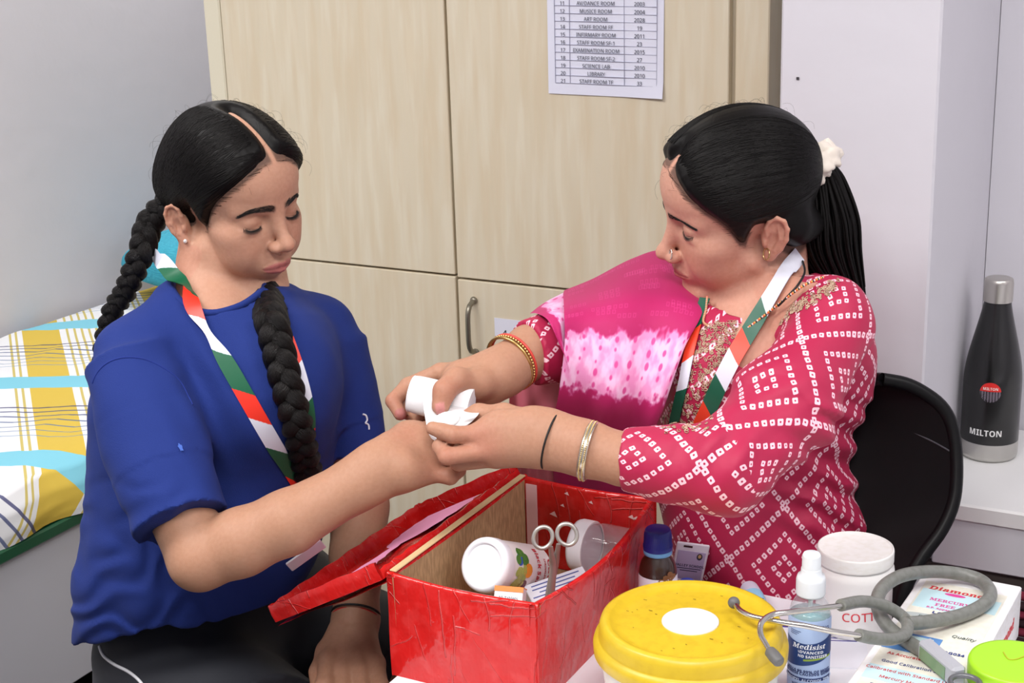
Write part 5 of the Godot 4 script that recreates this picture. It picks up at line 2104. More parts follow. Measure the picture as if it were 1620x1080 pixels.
# a flat ribbon over a list of points, with the given outward normals
func ribbon(m: MB, pts: PackedVector3Array, nrm: PackedVector3Array, width, thick := 0.0012) -> void:
	var rows := []
	for i in pts.size():
		var t := (pts[mini(i + 1, pts.size() - 1)] - pts[maxi(i - 1, 0)]).normalized()
		var n := (nrm[i] - t * nrm[i].dot(t)).normalized()
		var s := t.cross(n)
		var w: float = (width if width is float else width[i]) / 2.0
		rows.push_back(PackedVector3Array([pts[i] - s * w + n * thick, pts[i] + s * w + n * thick]))
	m.grid(rows, false, true)
	var back := []
	for i in rows.size():
		var t := (pts[mini(i + 1, pts.size() - 1)] - pts[maxi(i - 1, 0)]).normalized()
		var n := (nrm[i] - t * nrm[i].dot(t)).normalized()
		back.push_back(PackedVector3Array([rows[i][0] - n * thick * 0.8, rows[i][1] - n * thick * 0.8]))
	m.grid(back, false, false)
# diagonal bands of colour along a ribbon: edges in 0..1
func band_texture(cols: Array, edges: Array, slant: float) -> StandardMaterial3D:
	var im := Image.create(32, 512, false, Image.FORMAT_RGB8)
	for y in 512:
		for x in 32:
			var v := y / 511.0 + slant * (x / 31.0 - 0.5)
			var k := 0
			while k < edges.size() and v > edges[k]: k += 1
			im.set_pixel(x, y, cols[mini(k, cols.size() - 1)])
	var m := mat(Color.WHITE, 0.4)
	m.albedo_texture = img_tex(im)
	m.texture_repeat = false
	return m
# unwelds a builder and gives each triangle the uv of its nearest bone: bones are [a, b, metres round, u offset]
func bone_uv(mb: MB, bones: Array, scale: float) -> MB:
	var o := MB.new()
	var n := mb.ix.size()
	o.v.resize(n); o.n.resize(n); o.uv.resize(n); o.c.resize(n); o.ix = PackedInt32Array(range(n))
	var fr := []
	for b in bones:
		var y: Vector3 = (b[1] - b[0]).normalized()
		var z := (cam_basis.z - y * cam_basis.z.dot(y)).normalized()
		fr.push_back(Transform3D(Basis(y.cross(z), y, z), b[0]).affine_inverse())
	var i := 0
	while i < n:
		var c := (mb.v[mb.ix[i]] + mb.v[mb.ix[i + 1]] + mb.v[mb.ix[i + 2]]) / 3.0
		var best := 0
		var bd := 9.0
		for k in bones.size():
			var a: Vector3 = bones[k][0]
			var ab: Vector3 = bones[k][1] - a
			var t := clampf((c - a).dot(ab) / ab.length_squared(), 0.0, 1.0)
			var dd: float = (c - a - ab * t).length() / bones[k][2]
			if dd < bd: bd = dd; best = k
		var rad: float = bones[best][2]
		var x: Transform3D = fr[best]
		var lc := x * c
		var ca := atan2(lc.x, lc.z)
		for j in 3:
			var q := mb.ix[i + j]
			var l := x * mb.v[q]
			var a := atan2(l.x, l.z)
			if a - ca > PI: a -= TAU
			elif a - ca < -PI: a += TAU
			o.v[i + j] = mb.v[q]; o.n[i + j] = mb.n[q]; o.c[i + j] = mb.c[q]
			o.uv[i + j] = Vector2(a * rad + bones[best][3], -l.y) * scale
		i += 3
	return o
func cloth_noise(seed_: int, freq: float) -> FastNoiseLite:
	var n := FastNoiseLite.new()
	n.seed = seed_; n.frequency = freq; n.fractal_octaves = 2
	return n
func chain(F: Field, pts: Array, k: float) -> void:   # pts: [x, y, depth, radius]
	for i in pts.size() - 1:
		F.add(Cap.new(at(pts[i][0], pts[i][1], pts[i][2]), at(pts[i + 1][0], pts[i + 1][1], pts[i + 1][2]), pts[i][3], pts[i + 1][3], k))
func box_of(F: Field, pad: float, list: Array) -> void:   # limits of a field from points [x, y, depth]
	F.lo = Vector3.ONE * 99; F.hi = Vector3.ONE * -99
	for p in list:
		var q := at(p[0], p[1], p[2])
		F.lo = F.lo.min(q - Vector3.ONE * pad); F.hi = F.hi.max(q + Vector3.ONE * pad)
func nails_paint(c: Color, p: Vector3, nails: Array) -> Color:
	for n in nails:
		var d: Vector3 = p - n[0]
		if d.length_squared() < 0.0004:
			var q: Vector3 = d - n[1] * d.dot(n[1])
			var w: Vector3 = n[1].cross(n[2]).normalized()
			var e := pow(q.dot(n[2]) / 0.0072, 2) + pow(q.dot(w) / 0.0060, 2)
			if e < 1.0 and absf(d.dot(n[1])) < 0.008: return n[3] if n.size() > 3 else Color(0.66, 0.30, 0.27)
	return c

# ---------- the girl ----------
func girl_head() -> Head:
	var b := Basis(Vector3.UP, deg_to_rad(78.0)) * Basis(Vector3.RIGHT, deg_to_rad(12.0)) * Basis(Vector3.BACK, deg_to_rad(5.8))
	return Head.new(at(373.5, 314.0, 1.85), b, 0.918, {
		"nose_len": 9.0, "mouth_up": 8.0, "ear_y": -27.0, "ear_z": -25.0, "ear": 0.90, "chin_drop": 15.0, "wide": 1.0, "blush": 0.35, "parting": true, "part_x": 0.0, "part_end": -35.0, "hair_volume": 10.0,
		"tie": Vector3(-40, -30, -90), "hair_extra": func(q): return 26.0 * exp(-(pow((q.x + 48.0) / 30.0, 2) + pow((q.y - 4.0) / 38.0, 2) + pow((q.z + 74.0) / 34.0, 2))), "brow_y": 17.0, "brow_arch": 3.0, "brow_drop": 9.0,
		"moles": [Vector3(-44, -3, 62), Vector3(-47, -27, 60)]})

func build_girl() -> Array:
	var h := girl_head()
	var J := func(x: float, y: float, d: float) -> Vector3: return at(x, y, d)
	# head and neck
	var F := Field.new()
	h.face(F); h.ear(F, 1); h.ear(F, -1)
	F.add(Cap.new(h.w(0, -45, -40), at(329, 520, 1.862), 0.043, 0.050, 0.014))
	F.add(Cap.new(at(331, 505, 1.86), at(222, 568, 1.80), 0.043, 0.032, 0.025))
	F.add(Cap.new(at(335, 505, 1.86), at(480, 540, 1.93), 0.043, 0.036, 0.025))
	F.add(Ell.new(at(345, 560, 1.85), Vector3(0.10, 0.06, 0.075), cam_basis, 0.03))
	F.cell = 0.0022
	F.lo = at(365, 330, 1.85) - Vector3(0.19, 0.22, 0.19); F.hi = at(365, 330, 1.85) + Vector3(0.19, 0.16, 0.19)
	# near arm, reaching forward, with its hand
	var A := Field.new()
	chain(A, [[200, 590, 1.765, 0.036], [262, 745, 1.73, 0.041], [316, 884, 1.69, 0.0345]], 0.010)
	chain(A, [[316, 884, 1.69, 0.0345], [380, 858, 1.69, 0.0375], [455, 826, 1.69, 0.0355], [560, 768, 1.70, 0.0295], [612, 736, 1.705, 0.0275]], 0.010)
	A.add(FlatCap.new(at(600, 742, 1.702), at(668, 714, 1.725), 0.030, 0.032, 0.02, cam_basis.z, 0.72))
	chain(A, [[625, 705, 1.72, 0.016], [645, 692, 1.735, 0.016], [690, 690, 1.75, 0.012]], 0.014)
	chain(A, [[640, 735, 1.70, 0.018], [697, 712, 1.735, 0.0125]], 0.014)
	chain(A, [[640, 745, 1.70, 0.018], [694, 730, 1.72, 0.0120]], 0.014)
	chain(A, [[636, 750, 1.70, 0.016], [684, 748, 1.705, 0.0105]], 0.014)
	chain(A, [[684, 748, 1.705, 0.0100], [712, 754, 1.70, 0.0092], [727, 744, 1.712, 0.0080]], 0.003)
	chain(A, [[694, 730, 1.72, 0.0105], [724, 736, 1.722, 0.0096], [737, 722, 1.735, 0.0082]], 0.003)
	chain(A, [[697, 712, 1.735, 0.0105], [735, 712, 1.745, 0.0096], [752, 702, 1.755, 0.0082]], 0.003)
	chain(A, [[690, 692, 1.75, 0.0105], [728, 692, 1.765, 0.0096], [750, 684, 1.77, 0.0082]], 0.003)
	chain(A, [[650, 695, 1.74, 0.015], [690, 675, 1.775, 0.0115], [725, 660, 1.79, 0.0105], [757, 644, 1.80, 0.0085]], 0.006)
	A.cell = 0.003
	box_of(A, 0.06, [[192, 575, 1.765], [316, 884, 1.69], [757, 644, 1.80], [730, 760, 1.70]])
	# far arm, resting on the knee
	var B := Field.new()
	chain(B, [[520, 560, 1.97, 0.040], [568, 800, 1.985, 0.038]], 0.010)
	chain(B, [[568, 800, 1.985, 0.038], [567, 880, 1.95, 0.036], [563, 975, 1.91, 0.0255]], 0.010)
	B.add(FlatCap.new(at(562, 985, 1.905), at(555, 1045, 1.860), 0.027, 0.036, 0.02, cam_basis.z, 0.55))
	chain(B, [[545, 1005, 1.890, 0.016], [521, 1045, 1.850, 0.0125], [513, 1085, 1.815, 0.0105], [514, 1115, 1.805, 0.0088]], 0.008)
	chain(B, [[556, 1010, 1.885, 0.016], [545, 1062, 1.840, 0.0122], [541, 1105, 1.805, 0.0100], [543, 1135, 1.795, 0.0085]], 0.007)
	chain(B, [[564, 1010, 1.885, 0.016], [571, 1062, 1.840, 0.0122], [573, 1105, 1.805, 0.0100], [574, 1135, 1.795, 0.0085]], 0.007)
	chain(B, [[572, 1005, 1.885, 0.016], [594, 1050, 1.850, 0.0115], [603, 1088, 1.820, 0.0095], [604, 1112, 1.810, 0.0080]], 0.007)
	chain(B, [[538, 1000, 1.890, 0.016], [516, 1030, 1.870, 0.0120], [503, 1062, 1.855, 0.0100], [501, 1085, 1.850, 0.0085]], 0.007)
	B.cell = 0.003
	box_of(B, 0.06, [[520, 560, 1.97], [600, 1135, 1.78], [500, 800, 1.95], [570, 900, 2.02]])
	# legs down to the floor
	var hip_n := Vector3(-1.285, 0.575, -1.385)
	var knee_n := Vector3(-0.905, 0.575, -1.225)
	var hip_f := Vector3(-1.235, 0.575, -1.575)
	var knee_f := Vector3(-0.84, 0.57, -1.49)
	var L := Field.new()
	L.add(Cap.new(hip_n, knee_n, 0.080, 0.062, 0.03))
	L.add(Cap.new(hip_f, knee_f, 0.075, 0.058, 0.03))
	for kn in [knee_n, knee_f]:
		var an := Vector3(kn.x + 0.0, 0.085, kn.z)
		L.add(Cap.new(kn, kn.lerp(an, 0.35), 0.056, 0.056, 0.02)); L.add(Cap.new(kn.lerp(an, 0.35), an, 0.056, 0.036, 0.02))
	L.add(Ell.new((hip_n + hip_f) / 2 + Vector3(-0.03, 0.04, 0), Vector3(0.11, 0.10, 0.12), Basis.IDENTITY, 0.03))
	L.add(Cap.new((hip_n + hip_f) / 2 + Vector3(-0.03, 0.06, 0), at(340, 600, 1.92), 0.08, 0.07, 0.05))
	L.cell = 0.009
	L.lo = Vector3(-1.6, 0.03, -1.85); L.hi = Vector3(-0.7, 1.15, -1.05)
	# T-shirt
	var S := Field.new()
	var n1 := cloth_noise(12, 9.0)
	var sh := at(201, 574, 1.77)
	var he := at(284, 826, 1.695)
	S.add(outline_loft(1.865, [[1085, 146, 345, -0.03, 0.12], [1030, 124, 400, -0.03, 0.12], [985, 118, 440, -0.01, 0.125], [930, 119, 480, 0, 0.13], [870, 126, 505, 0, 0.135], [800, 138, 520, 0, 0.13], [720, 142, 530, 0, 0.125], [640, 142, 536, 0.0, 0.12], [580, 158, 535, -0.005, 0.11], [535, 180, 525, -0.01, 0.10], [500, 215, 500, -0.01, 0.08], [470, 255, 455, -0.015, 0.06]], 0.02))
	S.add(Cap.new(at(331, 497, 1.86), at(212, 560, 1.79), 0.050, 0.046, 0.035))
	S.add(Cap.new(at(335, 490, 1.865), at(498, 530, 1.95), 0.050, 0.054, 0.045))
	S.add(Ell.new(at(415, 610, 1.83), Vector3(0.085, 0.085, 0.075), cam_basis, 0.06))
	S.add(sleeve_loft(sh, sh.lerp(he, 0.7), [0.048, 0.0545, 0.057, 0.0565], 0.03))
	S.add(sleeve_loft(sh.lerp(he, 0.4), he, [0.0555, 0.0565, 0.0555, 0.0540], 0.004))
	var sf := at(518, 545, 1.96)
	var hf := at(554, 716, 1.975)
	S.add(sleeve_loft(sf, sf.lerp(hf, 0.7), [0.05, 0.052, 0.050], 0.03))
	S.add(sleeve_loft(sf.lerp(hf, 0.4), hf, [0.051, 0.050, 0.048], 0.004))
	S.add(Hem.new())
	# opening for the neck
	S.add(Cap.new(h.w(5, -20, 0), at(343, 458, 1.832), 0.052, 0.0545, 0.003, 1))
	S.shape_max = 0.008
	var cb := cam_basis.inverse()
	S.shape = func(p: Vector3) -> float:
		var c := cb * (p - cam_at)
		var x := c.x / -c.z * FOCAL + 810.0
		var y := -c.y / -c.z * FOCAL + 540.0
		var v := 0.0028 * n1.get_noise_3d(p.x, p.y, p.z) * 1.4
		# drag folds at the waist and below the near arm
		var waist := smoothstep(720, 860, y) * (1.0 - smoothstep(300, 420, x))
		v += waist * 0.0022 * sin((y + 0.45 * x) * 0.085 + 2.0 * n1.get_noise_2d(x * 0.0007, y * 0.0007) * 4.0)
		var pit := exp(-(pow((x - 320) / 60.0, 2) + pow((y - 640) / 110.0, 2)))
		v += pit * 0.003 * sin((x * 0.9 - y * 0.55) * 0.10)
		# seam where the sleeve is set in
		return v
	S.cell = 0.004
	box_of(S, 0.13, [[150, 520, 1.78], [540, 520, 1.95], [180, 1085, 2.05], [520, 960, 1.85], [280, 820, 1.66], [150, 1000, 1.9]])
	# shorts
	var T := Field.new()
	T.add(Cap.new(hip_n, knee_n, 0.104, 0.084, 0.03))
	T.add(Cap.new(hip_f, knee_f, 0.096, 0.080, 0.03))
	T.add(Ell.new((hip_n + hip_f) / 2 + Vector3(-0.02, 0.03, 0), Vector3(0.14, 0.145, 0.185), Basis.IDENTITY, 0.05))
	T.add(Half.new(knee_n + (hip_n - knee_n) * 0.42, knee_n - hip_n, 0.003, 2))
	var n2 := cloth_noise(31, 7.0)
	T.shape_max = 0.005
	T.shape = func(p: Vector3) -> float: return 0.004 * n2.get_noise_3d(p.x, p.y * 2.0, p.z)
	T.cell = 0.007
	T.lo = Vector3(-1.6, 0.4, -1.85); T.hi = Vector3(-0.7, 0.85, -1.05)
	var G := hair_cap(h, 0.0027)
	G.lo = h.o - Vector3.ONE * 0.17; G.hi = h.o + Vector3.ONE * 0.17
	return [h, F, A, B, L, S, T, G, hip_n, knee_n, hip_f, knee_f, sh, he]

func finish_girl(g: Array) -> void:
	var h: Head = g[0]
	var F: Field = g[1]; var S: Field = g[5]; var G: Field = g[7]
	var knee_n: Vector3 = g[9]; var knee_f: Vector3 = g[11]
	var o := thing("person", "girl with two black plaits in a blue T-shirt having her hand bandaged", "person", Vector3.ZERO)
	var base := lin(192, 147, 124)
	var m := MB.new()
	F.into(m, func(p, n): return skin_paint(h, base, p))
	m.col = base
	var arm := lin(178, 135, 110)
	var knuckle := lin(176, 120, 100)
	var kn := [at(684, 748, 1.70), at(712, 754, 1.69), at(640, 690, 1.71)]
	var tint := func(p, n):
		var c := arm
		for q in kn: c = c.lerp(knuckle, 0.6 * exp(-p.distance_squared_to(q) / 0.0006))
		return c
	(g[2] as Field).into(m, tint)
	(g[3] as Field).into(m, tint)
	(g[4] as Field).into(m, func(p, n): return arm)
	part("body", m, skin_material(), o)
	# shirt
	m = MB.new()
	S.into(m)
	var blue := mat(rgb(9, 39, 114), 0.88)
	blue.rim_enabled = true; blue.rim = 0.05; blue.rim_tint = 0.6
	blue.normal_enabled = true
	blue.normal_texture = noise_tex(0.22, 61, 512, 2, true, 6.0)
	blue.normal_scale = 0.35
	blue.uv1_triplanar = true; blue.uv1_scale = Vector3.ONE * 9
	var shirt := part("t_shirt", m, blue, o)
	shirt.set_meta("label", "royal blue short sleeved T-shirt")
	# collar rib and sleeve seams
	m = MB.new()
	var ring := PackedVector3Array()
	var cc := at(343, 458, 1.832)
	var cn := (h.w(5, -20, 0) - cc).normalized()
	var cu := cn.cross(cam_basis.z).normalized()
	var cv := cn.cross(cu)
	var whole := Field.new()
	for q in S.prims.slice(0, S.prims.size() - 1): whole.add(q)
	for i in 49:
		var a := TAU * i / 48.0
		var d := cu * cos(a) + cv * sin(a)
		var pt := cc
		for k in 60:
			var th := lerpf(0.9, 2.9, k / 59.0)
			pt = cc + (cn * cos(th) + d * sin(th)) * 0.0550 if th > PI / 2 else cc + d * 0.0550 + cn * (0.055 / tan(th))
			if whole.value(pt) < -0.001: break
		ring.push_back(pt)
	for k in 3:
		for i in range(1, 48): ring[i] = (ring[i - 1] + ring[i] * 2.0 + ring[i + 1]) / 4.0
	m.tube(ring, 0.0045, 8, false)
	part("collar", m, blue, shirt)
	var sh: Vector3 = g[12]; var he: Vector3 = g[13]
	var ax := (he - sh).normalized()
	var px := cam_basis.x - ax * ax.dot(cam_basis.x)
	px = px.normalized()
	var pz := px.cross(ax)
	m = MB.new()
	var seam := PackedVector3Array()
	for q in [[146, 606], [156, 586], [175, 571], [202, 565], [235, 570], [266, 586], [290, 610], [305, 640]]:
		seam.push_back(hit(S, q[0], q[1], 1.5))
	seam = spline(seam, 40)
	for i in seam.size(): seam[i] -= slope(S, seam[i]) * S.value(seam[i])
	m.tube(seam, 0.0012, 5, false)
	part("seam", m, mat(rgb(14, 40, 120), 0.9), shirt)
	# chalk marks
	m = MB.new()
	for q in [[285, 708, 3.5, 7]]:
		var p := hit(S, q[0], q[1], 1.4)
		var n := slope(S, p)
		var x := n.cross(Vector3.UP).normalized()
		var y := x.cross(n)
		var rg := PackedVector3Array()
		for k in 14:
			var a := TAU * k / 14.0
			var rr := 0.00068 * (1.0 + 0.25 * sin(k * 2.3))
			rg.push_back(p + n * 0.0012 - x * cos(a) * q[2] * rr + y * sin(a) * q[3] * rr)
		m.fan(rg, true)
	part("chalk_mark", m, mat(rgb(70, 104, 190), 0.95), shirt)
	# small white print on the far sleeve
	m = MB.new()
	for q in [[[574, 655], [579, 657], [581, 664], [578, 669]], [[578, 669], [583, 672], [584, 679]]]:
		var pl := PackedVector3Array()
		for z in q: pl.push_back(hit(S, z[0], z[1], 1.6) + cam_basis.z * 0.0006)
		m.tube(spline(pl, 10), 0.0013, 5)
	part("sleeve_print", m, mat(rgb(220, 224, 235), 0.7), shirt)
	# shorts
	m = MB.new()
	(g[6] as Field).into(m)
	var sm := mat(rgb(22, 25, 34), 0.75)
	sm.rim_enabled = true; sm.rim = 0.3
	var sho := part("shorts", m, sm, o)
	sho.set_meta("label", "black sports shorts with white piping")
	m = MB.new()
	var pp := PackedVector3Array()
	for q in [[157, 1022], [163, 1036], [180, 1050], [203, 1062], [222, 1078], [236, 1100]]:
		pp.push_back(hit(g[6], q[0], q[1], 1.4))
	pp = spline(pp, 30)
	for i in pp.size(): pp[i] -= slope(g[6], pp[i]) * (g[6] as Field).value(pp[i])
	m.tube(pp, 0.0022, 6, false)
	part("piping", m, mat(rgb(225, 226, 230), 0.7), sho)
	# shoes
	for k2 in [knee_n, knee_f]:
		m = MB.new()
		var rows := []
		for i in 11:
			var f := i / 10.0
			var row := PackedVector3Array()
			var w := 0.042 * sqrt(sin(PI * clampf(f * 0.9 + 0.06, 0, 1)))
			var hh := lerpf(0.10, 0.045, smoothstep(0.25, 0.7, f)) * (1.0 if f < 0.95 else 0.6)
			for s in 20:
				var a := TAU * s / 20
				row.push_back(Vector3(k2.x - 0.09 + 0.25 * f, maxf(0.0, hh * 0.5 + hh * 0.55 * sin(a)), k2.z + w * cos(a)))
			rows.push_back(row)
		m.grid(rows, true, true)
		m.fan(rows[0], true); m.fan(rows[10], false)
		part("shoe", m, mat(rgb(230, 230, 232), 0.6), o)
	# hair
	m = MB.new()
	G.into(m)
	var hm := hair_material()
	var hair := part("hair", m, hm, o)
	hair.set_meta("label", "black hair with a centre parting")
	m = MB.new()
	var r := RandomNumberGenerator.new(); r.seed = 15
	var st := []
	var en := []
	for i in 420:
		var sx := -1.0 if r.randf() < 0.62 else 1.0
		var z := r.randf_range(-70, 78)
		var y := 100.0 if z < 60 else 85.0
		st.push_back(Vector3(sx * r.randf_range(7.0, 13.0), y, z))
		var back := r.randf()
		en.push_back(Vector3(sx * lerpf(66, 60, back), lerpf(8, -20, r.randf()), lerpf(-20, -75, back)))
	strands(m, h, G, st, en, 0.0006, 0.0, 16)
	part("hair_locks", m, hm, hair).set_meta("kind", "stuff")
	m = MB.new()
	flyaways(m, h, G, 150, 4, Vector3(-1, 0.1, -0.9), Vector3(1, 1, 0.9))
	# fine baby hair along the hairline
	baby_hairs(m, h, F, 100, 5, false)
	part("stray_hairs", m, hm, hair).set_meta("kind", "stuff")
	# plaits
	var pm2 := plait_material()
	m = MB.new()
	var path := PackedVector3Array([h.w(-52, -8, -66), at(238, 352, 1.875), at(226, 392, 1.86), at(211, 432, 1.87), at(196, 465, 1.89), at(178, 492, 1.91), at(165, 540, 1.93), at(160, 600, 1.95)])
	plait(m, path, cam_basis.z, func(f): return lerpf(0.0180, 0.013, smoothstep(0.0, 0.8, f)), 0.055, 140)
	var p1o := part("plait", m, pm2, o)
	p1o.set_meta("label", "plait hanging behind the shoulder")
	m = MB.new()
	var c2 := PackedVector3Array()
	for q in [[412, 436, 1.872], [421, 468, 1.862], [432, 508, 0], [441, 545, 0], [453, 595, 0], [466, 645, 0], [477, 690, 0], [486, 730, 0], [494, 768, 0]]:
		if q[2] > 0: c2.push_back(at(q[0], q[1], q[2]))
		else: c2.push_back(hit(S, q[0], q[1], 1.5) + cam_basis.z * 0.012)
	var head_end := h.w(48, -20, -50)
	c2.insert(0, head_end)
	plait(m, c2, cam_basis.z, func(f): return lerpf(0.0225, 0.0175, f), 0.066, 200)
	var p2o := part("plait", m, pm2, o)
	p2o.set_meta("label", "long plait hanging in front of the chest")
	brows_and_lashes(h, F, o, 3)
	# ear stud
	m = MB.new()
	m.ball(hit(F, 293.5, 381.5, 1.6) + cam_basis.z * 0.001, Vector3.ONE * 0.0026, 12)
	part("ear_stud", m, mat(rgb(235, 235, 235), 0.25, 0.3), o).set_meta("label", "small pearl ear stud")
	# lanyard: two straps
	var white := rgb(222, 224, 238)
	var green := rgb(20, 92, 62)
	var red := rgb(236, 52, 34)
	var lan := Node3D.new(); lan.name = "lanyard"; o.add_child(lan, true)
	lan.set_meta("label", "white, green and red lanyard ribbon")
	var U := Field.new()
	for q in S.prims: U.add(q)
	for q in F.prims: U.add(q)
	for side in 2:
		var list := [[252, 400, 1.88], [262, 418, 1.835], [280, 446, 1.803], [300, 478, 1.79], [316, 505], [338, 540], [362, 578], [386, 620], [410, 662], [432, 700], [452, 735], [466, 768]] if side == 0 else [[455, 535], [464, 560], [474, 590], [482, 620], [488, 650], [489, 678], [483, 705], [474, 735], [468, 770]]
		var pts := PackedVector3Array()
		for q in list: pts.push_back(hit(U, q[0], q[1], 1.5) if q.size() < 3 else at(q[0], q[1], q[2]))
		pts = smooth(spline(pts, 60), 6)
		var nr := PackedVector3Array()
		var wd := []
		for i in pts.size():
			nr.push_back((slope(U, pts[i]) + cam_basis.z * 0.6).normalized())
			var f := i / 59.0
			if side == 0: wd.push_back(0.0195 * (1.0 - 0.62 * exp(-pow((f - 0.42) / 0.07, 2))) * (1.0 if f < 0.85 else lerpf(1.0, 0.4, (f - 0.85) / 0.15)))
			else: wd.push_back(0.0135 if f < 0.7 else lerpf(0.0135, 0.007, (f - 0.7) / 0.3))
			pts[i] += nr[i] * (0.0022 + 0.005 * (1.0 - smoothstep(0.2, 0.4, f)) if side == 0 else 0.0022)
		m = MB.new()
		ribbon(m, pts, nr, wd)
		var mt := band_texture([white, green, red, white, green, red, white, green, red], [0.13, 0.245, 0.355, 0.50, 0.635, 0.735, 0.845, 0.965], 0.05) if side == 0 else band_texture([red, white, green, red, white, green], [0.20, 0.44, 0.64, 0.80, 0.93], -0.05)
		part("strap", m, mt, lan)
	# bracelets on the resting wrist
	for k3 in 2:
		m = MB.new()
		var rp := PackedVector3Array()
		var c0 := at(563, 970 + k3 * 9, 1.912)
		var axis := (at(563, 1040, 1.87) - at(566, 900, 1.945)).normalized()
		var u := cam_basis.x
		u = (u - axis * u.dot(axis)).normalized()
		var w := axis.cross(u)
		for i in 37:
			var a := TAU * i / 36.0
			rp.push_back(c0 + u * cos(a) * 0.0300 + w * sin(a) * 0.0285 + axis * (0.004 * sin(a + 1.0 + k3)))
		m.tube(rp, 0.0015, 6, false)
		part("bracelet", m, mat(rgb(20, 16, 16) if k3 == 0 else rgb(190, 44, 36), 0.6), o).set_meta("label", "black cord bracelet" if k3 == 0 else "red and gold cord bracelet")
	# her own identity card hanging low
	var cd := thing("identity_card", "edge of a white identity card hanging in front of the blue T-shirt", "card", at(484, 878, 1.80))
	m = MB.new()
	m.t = Transform3D(cam_basis * Basis(Vector3.BACK, -0.95) * Basis(Vector3.UP, 0.5), Vector3.ZERO)
	m.box(Vector3(0, 0.0, 0), Vector3(0.014, 0.05, 0.003), 0.001)
	part("holder", m, mat(rgb(226, 228, 236), 0.4), cd)
	# chair
	var ch := thing("plastic_chair", "blue grey plastic chair the girl in the blue T-shirt sits on", "chair", Vector3(-1.155, 0.06, -1.50))
	ch.rotation.y = -0.28
	var pm := mat(rgb(112, 146, 160), 0.4)
	m = MB.new()
	m.box(Vector3(0.0, 0.425, 0.0), Vector3(0.42, 0.03, 0.42), 0.01)
	part("seat", m, pm, ch)
	m = MB.new()
	var rr2 := []
	for i in 9:
		var row := PackedVector3Array()
		for k4 in 9:
			var v := k4 / 8.0 - 0.5
			row.push_back(Vector3(-0.215 - 0.03 * i / 8.0 + 0.10 * v * v, 0.43 + 0.24 * i / 8.0, 0.32 * v * (1.0 - 0.12 * pow(i / 8.0, 3))))
		rr2.push_back(row)
	m.grid(rr2, false, false)
	var bk := []
	for row in rr2:
		var b2 := PackedVector3Array()
		for p in row: b2.push_back(p + Vector3(-0.012, 0, 0))
		bk.push_back(b2)
	m.grid(bk, false, true)
	part("backrest", m, pm, ch)
	for sx in [-1, 1]:
		for sz in [-1, 1]:
			m = MB.new()
			m.tube(PackedVector3Array([Vector3(sx * 0.18, 0.41, sz * 0.18), Vector3(sx * 0.21, -0.06, sz * 0.2)]), 0.014, 10)
			part("leg", m, pm, ch)

# ---------- the nurse ----------
func woman_head() -> Head:
	var b := Basis(Vector3.UP, deg_to_rad(-56.0)) * Basis(Vector3.RIGHT, deg_to_rad(13.0)) * Basis(Vector3.BACK, deg_to_rad(-17.0))
	return Head.new(at(1163.5, 323.0, 1.80), b, 0.945, {
		"nose_len": 1.0, "mouth_up": 5.0, "eye_y": 5.0, "ear_y": -17.0, "ear": 1.05, "ear_z": -15.0, "chin_drop": 5.0, "lash": 0.7, "wide": 1.02, "blush": 0.9, "hair_volume": 10.0, "parting": true, "part_x": 8.0, "part_end": 35.0,
		"tie": Vector3(0, 20, -120), "brow_y": 16.0, "brow_arch": 2.0, "brow_drop": 4.0, "brow_tint": 0.7, "lip_colour": Color(0.42, 0.13, 0.12),
		"moles": [Vector3(50, 30, 62), Vector3(57, -8, 45), Vector3(46, -12, 66)]})

func bandhani() -> StandardMaterial3D:
	var s := 1024
	var im := Image.create(s, s, false, Image.FORMAT_RGB8)
	var base := rgb(174, 20, 70)
	im.fill(base)
	var r := RandomNumberGenerator.new(); r.seed = 77
	var ink := rgb(246, 205, 218)
	# one tile is 0.105 m: a square of dots with smaller squares inside, turned 45 degrees by the uv
	var dot := func(cx: float, cy: float, sc: float) -> void:
		var hw := (32.0 + r.randf_range(-3, 3)) * sc
		var hh := (35.0 + r.randf_range(-3, 4)) * sc
		var an := r.randf_range(-0.25, 0.25)
		var ca := cos(an)
		var sa := sin(an)
		var ix := cx + r.randf_range(-3, 3)
		var iy := cy + r.randf_range(-3, 3)
		for y in range(int(cy - 62), int(cy + 63)):
			for x in range(int(cx - 62), int(cx + 63)):
				var dx := (x - cx) * ca + (y - cy) * sa
				var dy := -(x - cx) * sa + (y - cy) * ca
				var e := maxf(absf(dx) - hw, absf(dy) - hh)
				if absf(dx) > hw - 9 and absf(dy) > hh - 9: e = maxf(e, absf(dx) - hw + absf(dy) - hh + 9)
				if e < 0:
					var q := Vector2(x - ix, y - iy).length()
					if q > 11.0 * sc: im.set_pixel(posmod(x, s), posmod(y, s), ink.lerp(base, smoothstep(-2.5, 0.0, e) * 0.8))
	var n := 11
	for i in n:
		dot.call(s * (i + 0.5) / n, 0.0 + 12, 1.0)
		if i > 0 or true: dot.call(12.0, s * (i + 0.5) / n, 1.0)
	var ring := func(a: float, b: float, k: int, skip: bool) -> void:
		for i in k:
			var f := lerpf(a, b, i / float(k - 1)) * s
			dot.call(f, a * s, 0.9)
			dot.call(f, b * s, 0.9)
			if i > 0 and i < k - 1:
				dot.call(a * s, f, 0.9)
				if not skip: dot.call(b * s, f, 0.9)
	ring.call(0.23, 0.77, 7, false)
	ring.call(0.41, 0.59, 3, false)
	var m := mat(Color.WHITE, 0.62)
	m.albedo_texture = img_tex(im)
	m.rim_enabled = true; m.rim = 0.08
	return m

